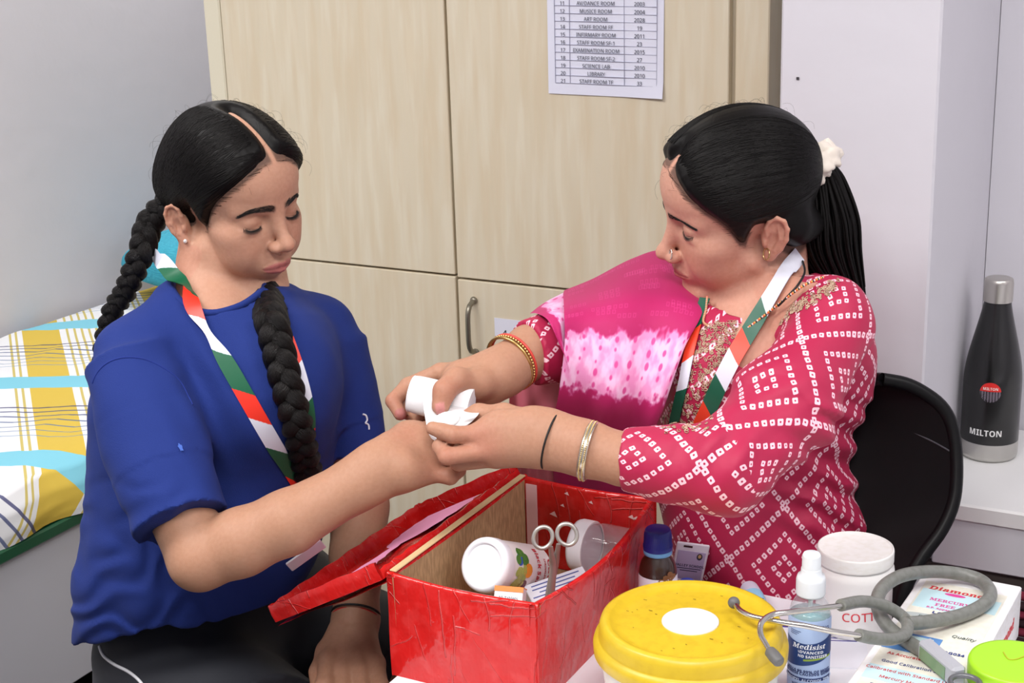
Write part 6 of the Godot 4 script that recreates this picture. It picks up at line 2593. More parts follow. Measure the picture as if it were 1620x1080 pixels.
func tie_dye() -> StandardMaterial3D:
	var w := 512
	var hgt := 1024
	var im := Image.create(w, hgt, false, Image.FORMAT_RGB8)
	var n := FastNoiseLite.new(); n.seed = 2; n.frequency = 0.02; n.fractal_octaves = 3
	var pink := rgb(184, 22, 100)
	var pale := rgb(242, 190, 226)
	for y in hgt:
		for x in w:
			var v := y / float(hgt)
			var k := n.get_noise_2d(x, y * 0.6)
			var e := smoothstep(0.475, 0.50, v + 0.035 * k) * (1.0 - smoothstep(0.655, 0.685, v + 0.035 * n.get_noise_2d(x + 300, y)))
			var c := pink.lerp(rgb(182, 18, 96), 0.3 + 0.5 * k)
			c = c.lerp(pale.lerp(rgb(228, 120, 180), clampf(0.3 + k, 0, 0.6)), e)
			im.set_pixel(x, y, c)
	var r := RandomNumberGenerator.new(); r.seed = 8
	for col in 8:
		for i in 5:
			var cx := int((col + 0.5 + r.randf_range(-0.12, 0.12)) * w / 8.0)
			var cy := int(hgt * (0.505 + 0.037 * i + r.randf_range(-0.004, 0.004)))
			var rr := r.randf_range(4, 9)
			for y in range(cy - 14, cy + 15):
				for x in range(maxi(0, cx - 11), mini(w, cx + 12)):
					var d := Vector2((x - cx), (y - cy) * 0.7).length()
					im.set_pixel(x, y, im.get_pixel(x, y).lerp(rgb(214, 60, 140), 0.85 * (1 - smoothstep(rr - 3, rr + 2, d))))
	# faint woven squares
	for i in 70:
		var cx := r.randi_range(20, w - 60)
		var cy := r.randi_range(20, int(hgt * 0.44))
		for q in 4:
			for y in range(cy - 7, cy + 8):
				for x in range(cx + q * 17 - 5, cx + q * 17 + 6):
					if x < w and (absi(y - cy) > 4 or absi(x - cx - q * 17) > 2): im.set_pixel(x, y, im.get_pixel(x, y).lerp(rgb(238, 110, 170), 0.22))
	var m := mat(Color.WHITE, 0.7)
	m.albedo_texture = img_tex(im)
	m.texture_repeat = false
	m.rim_enabled = true; m.rim = 0.1
	return m

func build_woman() -> Array:
	var h := woman_head()
	var F := Field.new()
	h.face(F); h.ear(F, 1); h.ear(F, -1)
	F.add(Cap.new(h.w(0, -48, -40), at(1207, 520, 1.850), 0.045, 0.054, 0.014))
	F.add(Cap.new(at(1205, 500, 1.84), at(1310, 500, 1.74), 0.044, 0.044, 0.03))
	F.add(Cap.new(at(1195, 500, 1.845), at(1110, 480, 1.97), 0.044, 0.042, 0.03))
	F.add(Ell.new(at(1185, 575, 1.85), Vector3(0.075, 0.075, 0.10), cam_basis, 0.03))
	F.cell = 0.0022
	F.lo = at(1190, 340, 1.78) - Vector3(0.19, 0.22, 0.19); F.hi = at(1190, 340, 1.78) + Vector3(0.19, 0.16, 0.19)
	# near arm: forearm and hand
	var A := Field.new()
	chain(A, [[1300, 530, 1.75, 0.030], [1240, 640, 1.675, 0.034], [1160, 740, 1.61, 0.031]], 0.010)
	chain(A, [[1160, 740, 1.61, 0.031], [1060, 736, 1.625, 0.030], [985, 726, 1.64, 0.0275], [920, 708, 1.65, 0.0265]], 0.010)
	A.add(FlatCap.new(at(925, 709, 1.65), at(862, 693, 1.667), 0.0275, 0.0285, 0.02, cam_basis.z, 0.8))
	A.add(FlatCap.new(at(862, 693, 1.667), at(795, 690, 1.672), 0.0285, 0.0305, 0.02, cam_basis.z, 0.62))
	chain(A, [[840, 672, 1.668, 0.017], [752, 688, 1.668, 0.0118]], 0.012)
	chain(A, [[840, 695, 1.668, 0.018], [769, 713, 1.666, 0.0118]], 0.012)
	chain(A, [[845, 705, 1.675, 0.018], [786, 724, 1.678, 0.0112]], 0.012)
	chain(A, [[848, 710, 1.685, 0.016], [803, 722, 1.695, 0.0105]], 0.012)
	chain(A, [[752, 688, 1.668, 0.0108], [716, 687, 1.662, 0.0096], [700, 682, 1.664, 0.0088], [684, 677, 1.668, 0.0078]], 0.003)
	chain(A, [[769, 713, 1.666, 0.0108], [707, 722, 1.660, 0.0094], [696, 706, 1.672, 0.0086], [712, 696, 1.685, 0.0078]], 0.003)
	chain(A, [[786, 724, 1.678, 0.0104], [726, 732, 1.682, 0.0092], [712, 720, 1.695, 0.0084]], 0.003)
	chain(A, [[803, 722, 1.695, 0.0098], [756, 728, 1.70, 0.0086], [742, 718, 1.712, 0.0078]], 0.003)
	chain(A, [[845, 672, 1.68, 0.018], [797, 657, 1.70, 0.0128], [757, 655, 1.718, 0.0110], [730, 664, 1.722, 0.0092]], 0.008)
	A.cell = 0.003
	box_of(A, 0.06, [[1310, 520, 1.72], [1160, 760, 1.61], [684, 677, 1.70], [740, 735, 1.66]])
	# far arm with the hand that holds the roll
	var B := Field.new()
	chain(B, [[1080, 480, 1.96, 0.04], [955, 532, 1.885, 0.036], [840, 557, 1.835, 0.0325], [790, 590, 1.795, 0.0265]], 0.010)
	B.add(FlatCap.new(at(795, 588, 1.797), at(735, 606, 1.785), 0.0265, 0.029, 0.02, cam_basis.z, 0.75))
	chain(B, [[770, 590, 1.80, 0.016], [697, 589, 1.805, 0.0118]], 0.012)
	chain(B, [[770, 596, 1.80, 0.016], [700, 600, 1.822, 0.0115]], 0.012)
	chain(B, [[770, 608, 1.795, 0.018], [715, 625, 1.825, 0.0115]], 0.012)
	chain(B, [[770, 615, 1.79, 0.018], [735, 640, 1.815, 0.011]], 0.012)
	chain(B, [[697, 589, 1.805, 0.0112], [645, 610, 1.808, 0.0098], [622, 634, 1.792, 0.0090], [633, 655, 1.782, 0.0078]], 0.003)
	chain(B, [[700, 600, 1.822, 0.0112], [655, 625, 1.83, 0.0098], [640, 650, 1.808, 0.0090], [664, 662, 1.785, 0.0082]], 0.003)
	chain(B, [[715, 625, 1.825, 0.0108], [680, 650, 1.835, 0.0094], [668, 668, 1.815, 0.0086], [690, 672, 1.80, 0.0078]], 0.003)
	chain(B, [[735, 640, 1.815, 0.010], [708, 660, 1.825, 0.0088], [705, 670, 1.81, 0.0078]], 0.003)
	chain(B, [[782, 600, 1.785, 0.022], [757, 606, 1.765, 0.0175], [722, 600, 1.742, 0.0135], [703, 618, 1.728, 0.0120], [697, 642, 1.724, 0.0105]], 0.008)
	B.cell = 0.003
	box_of(B, 0.05, [[1080, 480, 1.96], [955, 532, 1.885], [622, 655, 1.80], [697, 645, 1.73], [700, 660, 1.84]])
	# kurta
	var S := Field.new()
	var n1 := cloth_noise(19, 8.0)
	S.add(outline_loft(1.885, [[1120, 1080, 1400, 0.0, 0.15], [1000, 1075, 1392, 0, 0.145], [920, 1076, 1380, 0, 0.135], [860, 1058, 1372, 0, 0.125], [800, 1042, 1358, 0, 0.12], [740, 1034, 1347, 0, 0.12], [690, 1036, 1350, 0, 0.125], [640, 1044, 1370, 0, 0.13], [580, 1062, 1383, 0, 0.13], [530, 1084, 1380, 0, 0.12], [490, 1104, 1366, 0, 0.10], [462, 1130, 1348, 0.0, 0.08], [440, 1160, 1325, 0.0, 0.05]], 0.02))
	S.add(Cap.new(at(1210, 495, 1.85), at(1312, 500, 1.75), 0.048, 0.046, 0.04))
	S.add(Cap.new(at(1200, 495, 1.85), at(1105, 490, 1.97), 0.048, 0.048, 0.04))
	S.add(Ell.new(at(1122, 600, 1.86), Vector3(0.055, 0.075, 0.11), cam_basis, 0.06))
	var s0 := at(1314, 518, 1.73)
	var s1 := at(1245, 640, 1.665)
	var s2 := at(1158, 738, 1.61)
	var s3 := at(984, 727, 1.64)
	S.add(Cap.new(s0, s1, 0.046, 0.052, 0.03))
	S.add(Cap.new(s1, s2, 0.052, 0.0465, 0.03))
	S.add(sleeve_loft(s2 + (s2 - s3) * 0.05, s2.lerp(s3, 0.75), [0.0450, 0.0460, 0.043, 0.040], 0.03))
	S.add(sleeve_loft(s2.lerp(s3, 0.5), s3, [0.0425, 0.039, 0.0345], 0.004))
	var r0 := at(1080, 490, 1.97)
	var r1 := at(955, 530, 1.885)
	var r2 := at(836, 558, 1.832)
	S.add(Cap.new(r0, r1, 0.048, 0.045, 0.03))
	S.add(sleeve_loft(r1 + (r1 - r2) * 0.1, r1.lerp(r2, 0.7), [0.044, 0.0455, 0.044], 0.03))
	S.add(sleeve_loft(r1.lerp(r2, 0.4), r2, [0.044, 0.0430, 0.0415], 0.004))
	# neckline
	S.add(Cap.new(h.w(-2, -20, -5), at(1205, 476, 1.83), 0.058, 0.0655, 0.003, 1))
	S.shape_max = 0.008
	var cb := cam_basis.inverse()
	S.shape = func(p: Vector3) -> float:
		var c := cb * (p - cam_at)
		var x := c.x / -c.z * FOCAL + 810.0
		var y := -c.y / -c.z * FOCAL + 540.0
		var v := 0.004 * n1.get_noise_3d(p.x, p.y, p.z)
		var wst := smoothstep(1180, 1330, x) * smoothstep(590, 680, y) * (1.0 - smoothstep(860, 930, y))
		v += wst * 0.005 * sin((y - 0.5 * x) * 0.115 + 3.0 * n1.get_noise_2d(x * 0.0009, y * 0.0009))
		var sl := exp(-(pow((x - 1130) / 70.0, 2) + pow((y - 700) / 50.0, 2)))
		v += sl * 0.0045 * sin((x * 0.75 + y * 0.5) * 0.12)
		var ar := exp(-(pow((x - 1180) / 90.0, 2) + pow((y - 590) / 60.0, 2)))
		v += ar * 0.003 * sin((y + 0.35 * x) * 0.13)
		return v
	S.cell = 0.005
	box_of(S, 0.12, [[1030, 480, 2.02], [1380, 480, 1.70], [1160, 740, 1.60], [984, 727, 1.63], [836, 558, 1.84], [1100, 1120, 2.1], [1380, 1120, 2.0]])
	# lap, legs, feet
	var L := Field.new()
	var hipa := Vector3(-0.50, 0.53, -1.70)
	var hipb := Vector3(-0.56, 0.53, -1.88)
	var fwd := Vector3(-0.95, 0, 0.05).normalized()
	for hp in [hipa, hipb]:
		var kn: Vector3 = hp + fwd * 0.37 + Vector3(0, -0.02, 0)
		L.add(Cap.new(hp, kn, 0.085, 0.065, 0.03))
		L.add(Cap.new(kn, Vector3(kn.x + 0.03, 0.08, kn.z), 0.062, 0.045, 0.03))
	L.add(Ell.new((hipa + hipb) / 2 + Vector3(0, 0.06, 0), Vector3(0.14, 0.12, 0.16), Basis.IDENTITY, 0.04))
	L.cell = 0.010
	L.lo = Vector3(-1.05, 0.03, -2.1); L.hi = Vector3(-0.3, 0.85, -1.5)
	var G := hair_cap(h, 0.003)
	h.cap(G, Vector3(50, -18, -52), Vector3(24, -44, -72), 21, 22, 14)
	G.lo = h.o - Vector3.ONE * 0.17; G.hi = h.o + Vector3.ONE * 0.17
	return [h, F, A, B, S, L, G, hipa, hipb, fwd, s0, s1, s2, s3, r0, r1, r2]

func finish_woman(g: Array) -> void:
	var h: Head = g[0]
	var F: Field = g[1]; var S: Field = g[4]; var G: Field = g[6]
	var o := thing("person", "woman in a pink patterned kurta with a ponytail bandaging the girl's hand", "person", Vector3.ZERO)
	var base := lin(206, 156, 136)
	var arm := lin(182, 138, 114)
	var knuckle := lin(180, 122, 102)
	var m := MB.new()
	F.into(m, func(p, n): return skin_paint(h, base, p))
	var tip := at(697, 645, 1.724)
	var tn := (cam_basis.z + cam_basis.y * 0.25).normalized()
	var nails := [[tip + cam_basis.z * 0.0085, tn, (tip - at(703, 619, 1.728)).normalized(), Color(0.60, 0.26, 0.24)], [at(634, 655, 1.775), (cam_basis.z * 0.8 - cam_basis.x * 0.5).normalized(), (at(633, 655, 1.782) - at(622, 634, 1.792)).normalized(), Color(0.45, 0.17, 0.16)]]
	var kn := [at(752, 688, 1.65), at(769, 716, 1.65), at(707, 722, 1.65), at(703, 619, 1.725), at(622, 636, 1.78)]
	var tint := func(p, n):
		var c := arm
		for q in kn: c = c.lerp(knuckle, 0.65 * exp(-p.distance_squared_to(q) / 0.0005))
		return nails_paint(c, p, nails)
	(g[2] as Field).into(m, tint)
	(g[3] as Field).into(m, tint)
	part("body", m, skin_material(), o)
	# kurta
	m = MB.new()
	S.into(m)
	var bones := [[at(1205, 560, 1.90), at(1215, 1100, 2.05), 0.15, 0.02], [g[10], g[11].lerp(g[12], 0.55), 0.058, 0.05], [g[12].lerp(g[13], 0.22), g[13] + (g[13] - g[12]) * 0.1, 0.047, 0.0], [g[15] + (g[15] - g[16]) * 0.3, g[16], 0.045, 0.04], [g[14], g[15], 0.05, 0.0]]
	var mk := bone_uv(m, bones, 1.0)
	var rot := deg_to_rad(40)
	for i in mk.uv.size():
		var q := mk.uv[i]
		mk.uv[i] = q.rotated(rot) / 0.110
	var kurta := part("kurta", mk, bandhani(), o)
	kurta.set_meta("label", "pink kurta with white tie-dyed squares")
	# lap and legs
	m = MB.new()
	(g[5] as Field).into(m)
	part("trousers", m, mat(rgb(190, 36, 92), 0.75), o)
	for k in 2:
		var hp: Vector3 = g[7 + k]
		var kn2: Vector3 = hp + (g[9] as Vector3) * 0.37
		m = MB.new()
		m.t = Transform3D(Basis(Vector3.UP, atan2(-(g[9] as Vector3).z, (g[9] as Vector3).x)), Vector3(kn2.x + 0.03, 0, kn2.z))
		var rows := []
		for i in 11:
			var f := i / 10.0
			var row := PackedVector3Array()
			var w := 0.042 * sqrt(sin(PI * clampf(f * 0.9 + 0.06, 0, 1)))
			var hh := lerpf(0.09, 0.04, smoothstep(0.25, 0.7, f)) * (1.0 if f < 0.95 else 0.6)
			for s in 20:
				var a := TAU * s / 20
				row.push_back(Vector3(-0.07 + 0.24 * f, maxf(0.0, hh * 0.5 + hh * 0.55 * sin(a)), w * cos(a)))
			rows.push_back(row)
		m.grid(rows, true, true)
		m.fan(rows[0], true); m.fan(rows[10], false)
		part("shoe", m, mat(rgb(60, 40, 36), 0.6), o)
	# embroidery round the neck and down the front
	m = MB.new()
	var r := RandomNumberGenerator.new(); r.seed = 41
	var spots := []
	for i in 230:
		var f := r.randf()
		var p: Vector2 = Vector2(1322, 446).lerp(Vector2(1252, 492), f * 2.0) if f < 0.5 else Vector2(1252, 492).lerp(Vector2(1176, 534), (f - 0.5) * 2.0)
		spots.push_back(p + Vector2(r.randf_range(-6, 8), r.randf_range(-8, 10)))
	for i in 170:
		spots.push_back(Vector2(r.randf_range(1104, 1172), r.randf_range(508, 560)))
	for i in 330:
		var f := r.randf()
		spots.push_back(Vector2(lerpf(1128, 1080, f), lerpf(545, 678, f)) + Vector2(r.randf_range(-34, 40), r.randf_range(-8, 8)))
	for sp in spots:
		var p := hit(S, sp.x, sp.y, 1.45)
		if p.distance_to(cam_at) > 2.1: continue
		var n := slope(S, p)
		var u := n.cross(Vector3(r.randf_range(-1, 1), r.randf_range(-1, 1), r.randf_range(-1, 1))).normalized()
		var v := n.cross(u)
		var c := p + n * 0.0006
		m.col = lin(214, 186, 160).lerp(lin(170, 140, 116), r.randf())
		var pts := PackedVector3Array()
		var rr := r.randf_range(0.0014, 0.0030)
		for k in 6:
			var a := 5.2 * k / 5.0
			pts.push_back(c + (u * cos(a) + v * sin(a) * 0.7) * rr)
		m.tube(pts, 0.0006, 3, false)
	var em := part("embroidery", m, vmat(0.4), kurta)
	em.set_meta("label", "gold thread floral embroidery at the neckline"); em.set_meta("kind", "stuff")
	# hair, ponytail, scrunchie
	var hm := hair_material()
	m = MB.new()
	G.into(m)
	var hair := part("hair", m, hm, o)
	hair.set_meta("label", "black hair combed back")
	m = MB.new()
	var st := []
	var en := []
	r.seed = 4
	for i in 460:
		var sx := 1.0 if r.randf() < 0.75 else -1.0
		var f := r.randf()
		# starts along the hairline from the parting down to the temple, ends at the tie
		var phi := deg_to_rad(lerpf(4, 78, f))
		var yy := lerpf(80, 0, pow(f, 1.5)) + 6
		st.push_back(Vector3(sx * sin(phi) * 72, yy + r.randf_range(8, 36), cos(phi) * 88 - 5))
		en.push_back(Vector3(sx * r.randf_range(4, 22), r.randf_range(8, 44), -116))
	strands(m, h, G, st, en, 0.0006, 0.0, 18)
	part("hair_locks", m, hm, hair).set_meta("kind", "stuff")
	m = MB.new()
	flyaways(m, h, G, 120, 14, Vector3(-1, 0.1, -0.9), Vector3(1, 1, 0.9))
	baby_hairs(m, h, F, 100, 6, false)
	part("stray_hairs", m, hm, hair).set_meta("kind", "stuff")
	# ponytail: a bundle of long tubes
	m = MB.new()
	var root := h.w(0, 22, -112)
	var cx := [root, at(1300, 285, 1.81), at(1310, 345, 1.82), at(1314, 400, 1.83), at(1336, 455, 1.85), at(1362, 500, 1.87)]
	var cr := [0.014, 0.026, 0.036, 0.037, 0.025, 0.008]
	for i in 190:
		var a := r.randf() * TAU
		var q := sqrt(r.randf())
		var pts := PackedVector3Array()
		var cut := 5 if r.randf() < 0.6 else 4
		var wob := r.randf_range(-1, 1)
		for k in cut + 1:
			var rad: float = cr[k] * q
			var c: Vector3 = cx[k]
			pts.push_back(c + cam_basis.x * (cos(a + 0.15 * k * wob) * rad * 1.02) + cam_basis.z * (sin(a + 0.15 * k * wob) * rad * 0.9) + cam_basis.y * 0.004 * wob)
		hair_tube(m, spline(pts, 22), 0.0034, 0.0012, 6)
	var pony := part("ponytail", m, hm, hair)
	m = MB.new()
	var axis := (at(1335, 300, 1.79) - root).normalized()
	var u := axis.cross(Vector3.UP).normalized()
	var v := axis.cross(u)
	var sc := at(1291, 263, 1.80)
	var rows2 := []
	for i in 60:
		var a := TAU * i / 60
		var cc := sc + (u * cos(a) + v * sin(a)) * 0.0215
		var rr := 0.0122 * (1.0 + 0.11 * sin(a * 9.0) + 0.06 * sin(a * 17.0 + 1.0))
		var outd := (u * cos(a) + v * sin(a))
		var row := PackedVector3Array()
		for s in 18:
			var b := TAU * s / 18
			var q := rr * (1.0 + 0.16 * sin(b * 5.0 + a * 4.0))
			row.push_back(cc + outd * cos(b) * q + axis * sin(b) * q * 1.35)
		rows2.push_back(row)
	rows2.push_back(rows2[0])
	m.grid(rows2, true)
	var scm := mat(rgb(226, 216, 204), 0.45)
	scm.rim_enabled = true; scm.rim = 0.4
	part("scrunchie", m, scm, hair).set_meta("label", "cream satin scrunchie")
	brows_and_lashes(h, F, o, 9)
	# ear hoop and nose ring
	var gold := mat(rgb(200, 170, 120), 0.25, 0.9)
	m = MB.new()
	var lobe := hit(F, 1212, 398, 1.55)
	var rp := PackedVector3Array()
	for i in 21:
		var a := TAU * i / 20
		rp.push_back(lobe + cam_basis.z * (0.002 + 0.004 * cos(a)) + cam_basis.y * (0.0065 * sin(a) - 0.003) + cam_basis.x * 0.003 * cos(a))
	m.tube(rp, 0.0009, 6, false)
	part("ear_ring", m, gold, o)
	m = MB.new()
	var nr := hit(F, 1061, 402, 1.5)
	rp = PackedVector3Array()
	for i in 19:
		var a := TAU * i / 18
		rp.push_back(nr + cam_basis.z * (0.0005 + 0.0022 * cos(a)) + cam_basis.y * (0.0058 * sin(a)) + cam_basis.x * 0.0012 * cos(a))
	m.tube(rp, 0.0009, 6, false)
	part("nose_ring", m, mat(rgb(220, 214, 206), 0.2, 0.9), o)
	# lanyard, necklace, cord
	var U := Field.new()
	for q in S.prims: U.add(q)
	for q in F.prims: U.add(q)
	var U2 := Field.new()   # the body of the kurta without its sleeves
	for q in S.prims.slice(0, 4): U2.add(q)
	U2.add(S.prims[S.prims.size() - 1])
	for q in F.prims: U2.add(q)
	var lan := Node3D.new(); lan.name = "lanyard"; o.add_child(lan, true)
	lan.set_meta("label", "white, green and orange lanyard ribbon")
	var white := rgb(222, 224, 238)
	var green := rgb(16, 88, 66)
	var orange := rgb(240, 64, 36)
	for side in 2:
		var list := [[1262, 402], [1246, 428], [1228, 458], [1210, 487], [1192, 515], [1176, 540], [1162, 562], [1148, 588], [1136, 612], [1124, 640], [1112, 666], [1100, 692]] if side == 0 else [[1117, 472], [1110, 495], [1102, 520], [1095, 548], [1089, 576], [1084, 604], [1077, 632], [1070, 662], [1064, 690]]
		var pts := PackedVector3Array()
		for q in list: pts.push_back(hit(U2, q[0], q[1], 1.45))
		pts = smooth(spline(pts, 60), 6)
		var nn := PackedVector3Array()
		for i in pts.size():
			nn.push_back((slope(U2, pts[i]) + cam_basis.z * 0.5).normalized())
			pts[i] += nn[i] * 0.003
		m = MB.new()
		ribbon(m, pts, nn, 0.0195 if side == 0 else 0.0135)
		var mt := band_texture([white, green, orange, white, green, orange], [0.27, 0.43, 0.555, 0.70, 0.84], 0.06) if side == 0 else band_texture([green, orange, white, green, orange], [0.26, 0.47, 0.68, 0.90], -0.06)
		part("strap", m, mt, lan)
	for it in [[[1302, 438], [1270, 452], [1240, 474], [1212, 496], [1180, 520], [1172, 524]], [[1118, 470], [1116, 490], [1112, 508], [1120, 516]]]:
		m = MB.new()
		var pts := PackedVector3Array()
		for q in it: pts.push_back(hit(U, q[0], q[1], 1.45) + cam_basis.z * 0.004)
		pts = spline(pts, 90)
		for i in pts.size():
			m.col = [lin(240, 90, 60), lin(240, 220, 200), lin(40, 40, 60), lin(230, 170, 80)][i % 4]
			m.ball(pts[i], Vector3.ONE * 0.0016, 6)
		part("bead_necklace", m, vmat(0.5), o).set_meta("kind", "stuff")
	m = MB.new()
	var cp := PackedVector3Array()
	for q in [[1268, 412], [1272, 430], [1262, 450], [1244, 470], [1230, 484]]: cp.push_back(hit(U, q[0], q[1], 1.45) + cam_basis.z * 0.004)
	m.tube(spline(cp, 30), 0.0014, 6, false)
	part("neck_cord", m, mat(rgb(20, 18, 18), 0.6), o)
	# bangles
	var stud_gold := mat(rgb(214, 186, 130), 0.3, 0.8)
	var bang := func(called: String, lab: String, x: float, y: float, d: float, dir: Vector3, R: float, tr: float, mt: Material, sq: float, flat: float) -> void:
		var mm := MB.new()
		var uu := dir.cross(cam_basis.z).normalized()
		var ww := dir.cross(uu)
		var p := PackedVector3Array()
		for i in 49:
			var a := TAU * i / 48
			p.push_back(at(x, y, d) + uu * cos(a) * R + ww * sin(a) * R * sq)
		mm.tube(p, tr, 8, false, flat, dir)
		var bg := part(called, mm, mt, o)
		bg.set_meta("label", lab)
		if flat > 1.0:
			for side in 2:
				var sb := MB.new()
				for i in 96:
					var a := TAU * i / 96.0
					sb.ball(at(x, y, d) + (uu * cos(a) + ww * sin(a) * sq) * (R + tr) + dir.normalized() * (0.0018 * (side * 2 - 1)), Vector3.ONE * 0.0010, 6)
				part("stud_row", sb, stud_gold, bg).set_meta("kind", "stuff")
	var nd := (at(985, 727, 1.64) - at(868, 690, 1.665)).normalized()
	bang.call("wrist_thread", "thin black wrist thread", 873, 697, 1.664, nd, 0.0318, 0.0012, mat(rgb(16, 15, 15), 0.6), 0.86, 1.0)
	bang.call("bangle", "broad silver bangle with gold studs", 931, 713, 1.645, (nd + cam_basis.x * 0.3).normalized(), 0.0315, 0.0016, mat(rgb(206, 198, 184), 0.25, 0.85), 1.0, 3.0)
	var fd := (at(836, 558, 1.832) - at(790, 590, 1.795)).normalized()
	for k in 3:
		var off := fd * (k * 0.0042)
		var c := at(806, 575, 1.812) + off
		var mm := MB.new()
		var uu := fd.cross(cam_basis.z).normalized()
		var ww := fd.cross(uu)
		var p := PackedVector3Array()
		for i in 57:
			var a := TAU * i / 56
			p.push_back(c + uu * cos(a) * 0.0345 + ww * sin(a) * 0.0335)
		if k == 1:
			for i in 56:
				mm.ball(p[i], Vector3.ONE * 0.0021, 6)
			part("bangle", mm, mat(rgb(214, 176, 112), 0.25, 0.9), o).set_meta("label", "beaded gold bangle")
		else:
			mm.tube(p, 0.0018, 8, false)
			part("bangle", mm, mat(rgb(206, 168, 106), 0.25, 0.9) if k == 0 else mat(rgb(214, 70, 60), 0.4), o).set_meta("label", "thin gold bangle" if k == 0 else "red enamel bangle")
	# dupatta
	var dup := Node3D.new(); dup.name = "dupatta"; o.add_child(dup, true)
	dup.set_meta("label", "bright pink tie-dyed dupatta over the shoulder")
	var dm := tie_dye()
	cloth_panel(dup, "front_fall", dm, [
		[[915, 466, 2.05], [950, 448, 2.05], [1000, 425, 2.04], [1050, 412, 2.03], [1090, 420, 2.01]],
		[[893, 459, 1.985], [938, 441, 1.985], [1000, 410, 1.975], [1050, 399, 1.965], [1088, 440, 1.925]],
		[[892, 490, 1.81], [938, 480, 1.815], [1000, 470, 1.82], [1058, 468, 1.82], [1112, 486, 1.815]],
		[[893, 545, 1.78], [938, 545, 1.78], [990, 550, 1.785], [1040, 552, 1.785], [1082, 552, 1.775]],
		[[884, 620, 1.80], [925, 625, 1.795], [972, 635, 1.79], [1018, 640, 1.79], [1052, 640, 1.785]],
		[[873, 690, 1.88], [912, 695, 1.875], [955, 700, 1.87], [1000, 705, 1.86], [1030, 705, 1.85]],
		[[878, 790, 2.0], [915, 795, 1.99], [955, 800, 1.98], [1000, 800, 1.98], [1035, 800, 1.98]]], 2.3, 0.006, Vector2(0.02, 0.98), Vector2(0.06, 1.0))
	cloth_panel(dup, "sleeve_fall", dm, [
		[[838, 496, 1.885], [850, 496, 1.83], [868, 508, 1.79], [885, 545, 1.774]],
		[[862, 478, 1.92], [868, 488, 1.83], [884, 508, 1.79], [896, 570, 1.774]],
		[[897, 460, 1.97], [897, 482, 1.86], [900, 510, 1.80], [904, 600, 1.79]]], 2.0, 0.002, Vector2(0.0, 0.5), Vector2(0.40, 0.60))
	var thin := mat(Color(0.84, 0.42, 0.50, 0.84), 0.8)
	thin.transparency = BaseMaterial3D.TRANSPARENCY_ALPHA
	cloth_panel(dup, "back_fall", thin, [
		[[806, 598, 1.90], [850, 600, 1.895], [905, 590, 1.89]],
		[[806, 660, 1.90], [850, 665, 1.90], [905, 660, 1.90]],
		[[812, 720, 1.93], [850, 725, 1.935], [905, 720, 1.93]],
		[[818, 800, 2.02], [850, 805, 2.02], [905, 800, 2.02]]], 3.0, 0.006, Vector2(0, 1), Vector2(0, 1))
	# identity card at the end of her lanyard
	var cpos := on_z(1091, 890, -1.612)
	var cd := thing("identity_card", "white framed school identity card hanging against the pink kurta", "card", cpos)
	var s := depth_of(cpos) / FOCAL
	var bas := frame(Vector3.ZERO, cam_basis.x + Vector3(0, -0.14, 0), Vector3(0, 1, 0.12))
	m = MB.new(); m.t = bas
	m.box(Vector3.ZERO, Vector3(52 * s, 72 * s, 0.003), 0.0012)
	part("holder", m, mat(rgb(232, 228, 240), 0.35), cd)
	m = MB.new(); m.t = bas
	m.box(Vector3(0, -5 * s, 0.0017), Vector3(44 * s, 54 * s, 0.0006), 0.0)
	part("card_face", m, mat(rgb(184, 170, 206), 0.4), cd)
	m = MB.new(); m.t = bas
	m.box(Vector3(-8 * s, 30 * s, 0.0017), Vector3(14 * s, 3.2 * s, 0.0006), 0.0)
	part("slot", m, mat(rgb(60, 20, 30), 0.7), cd)
	m = MB.new()
	text(m, "VALLEY SCHOOL", 3.6 * s, bas * Transform3D(Basis.IDENTITY, Vector3(0, -4 * s, 0.0021)), "sans_bold")
	for i in 2:
		m.t = bas
		m.box(Vector3(0, (-9 - 4 * i) * s, 0.0021), Vector3((38 - 10 * i) * s, 1.3 * s, 0.0003), 0.0)
	part("lettering", m, mat(rgb(50, 42, 80), 0.6), cd)
	m = MB.new(); m.t = bas
	var crest := PackedVector3Array()
	for i in 18: crest.push_back(Vector3(13 * s + 4.6 * s * cos(TAU * i / 18), 14 * s + 6.0 * s * sin(TAU * i / 18), 0.0022))
	m.fan(crest, false)
	part("crest", m, mat(rgb(40, 34, 60), 0.6), cd)
	m = MB.new(); m.t = bas
	crest = PackedVector3Array()
	for i in 14: crest.push_back(Vector3(13 * s + 2.6 * s * cos(TAU * i / 14), 15 * s + 3.4 * s * sin(TAU * i / 14), 0.0025))
	m.fan(crest, false)
	part("crest", m, mat(rgb(196, 160, 110), 0.6), cd)
	m = MB.new()
	var hp := PackedVector3Array([hit(S, 1072, 818, 1.5) + cam_basis.z * 0.004, at(1076, 840, depth_of(cpos) - 0.005), at(1082, 862, depth_of(cpos) - 0.003)])
	m.tube(spline(hp, 12), 0.0025, 6)
	part("cord", m, mat(rgb(150, 20, 40), 0.6), cd)
	m = MB.new()
	m.ball(hp[0] + cam_basis.z * 0.002, Vector3(0.0045, 0.004, 0.0045), 12)
	part("bead", m, mat(rgb(190, 24, 36), 0.3), cd).set_meta("label", "red cord bead")
	m = MB.new()
	for i in 9:
		var x := (i - 4) * 1.4
		m.tube(PackedVector3Array([at(1073, 832, depth_of(cpos) - 0.008), at(1074 + x, 846, depth_of(cpos) - 0.009), at(1075 + x * 1.3, 858, depth_of(cpos) - 0.007)]), 0.0009, 4, false)
	var ts := part("tassel", m, mat(rgb(150, 90, 90), 0.5), cd)
	ts.set_meta("kind", "stuff")

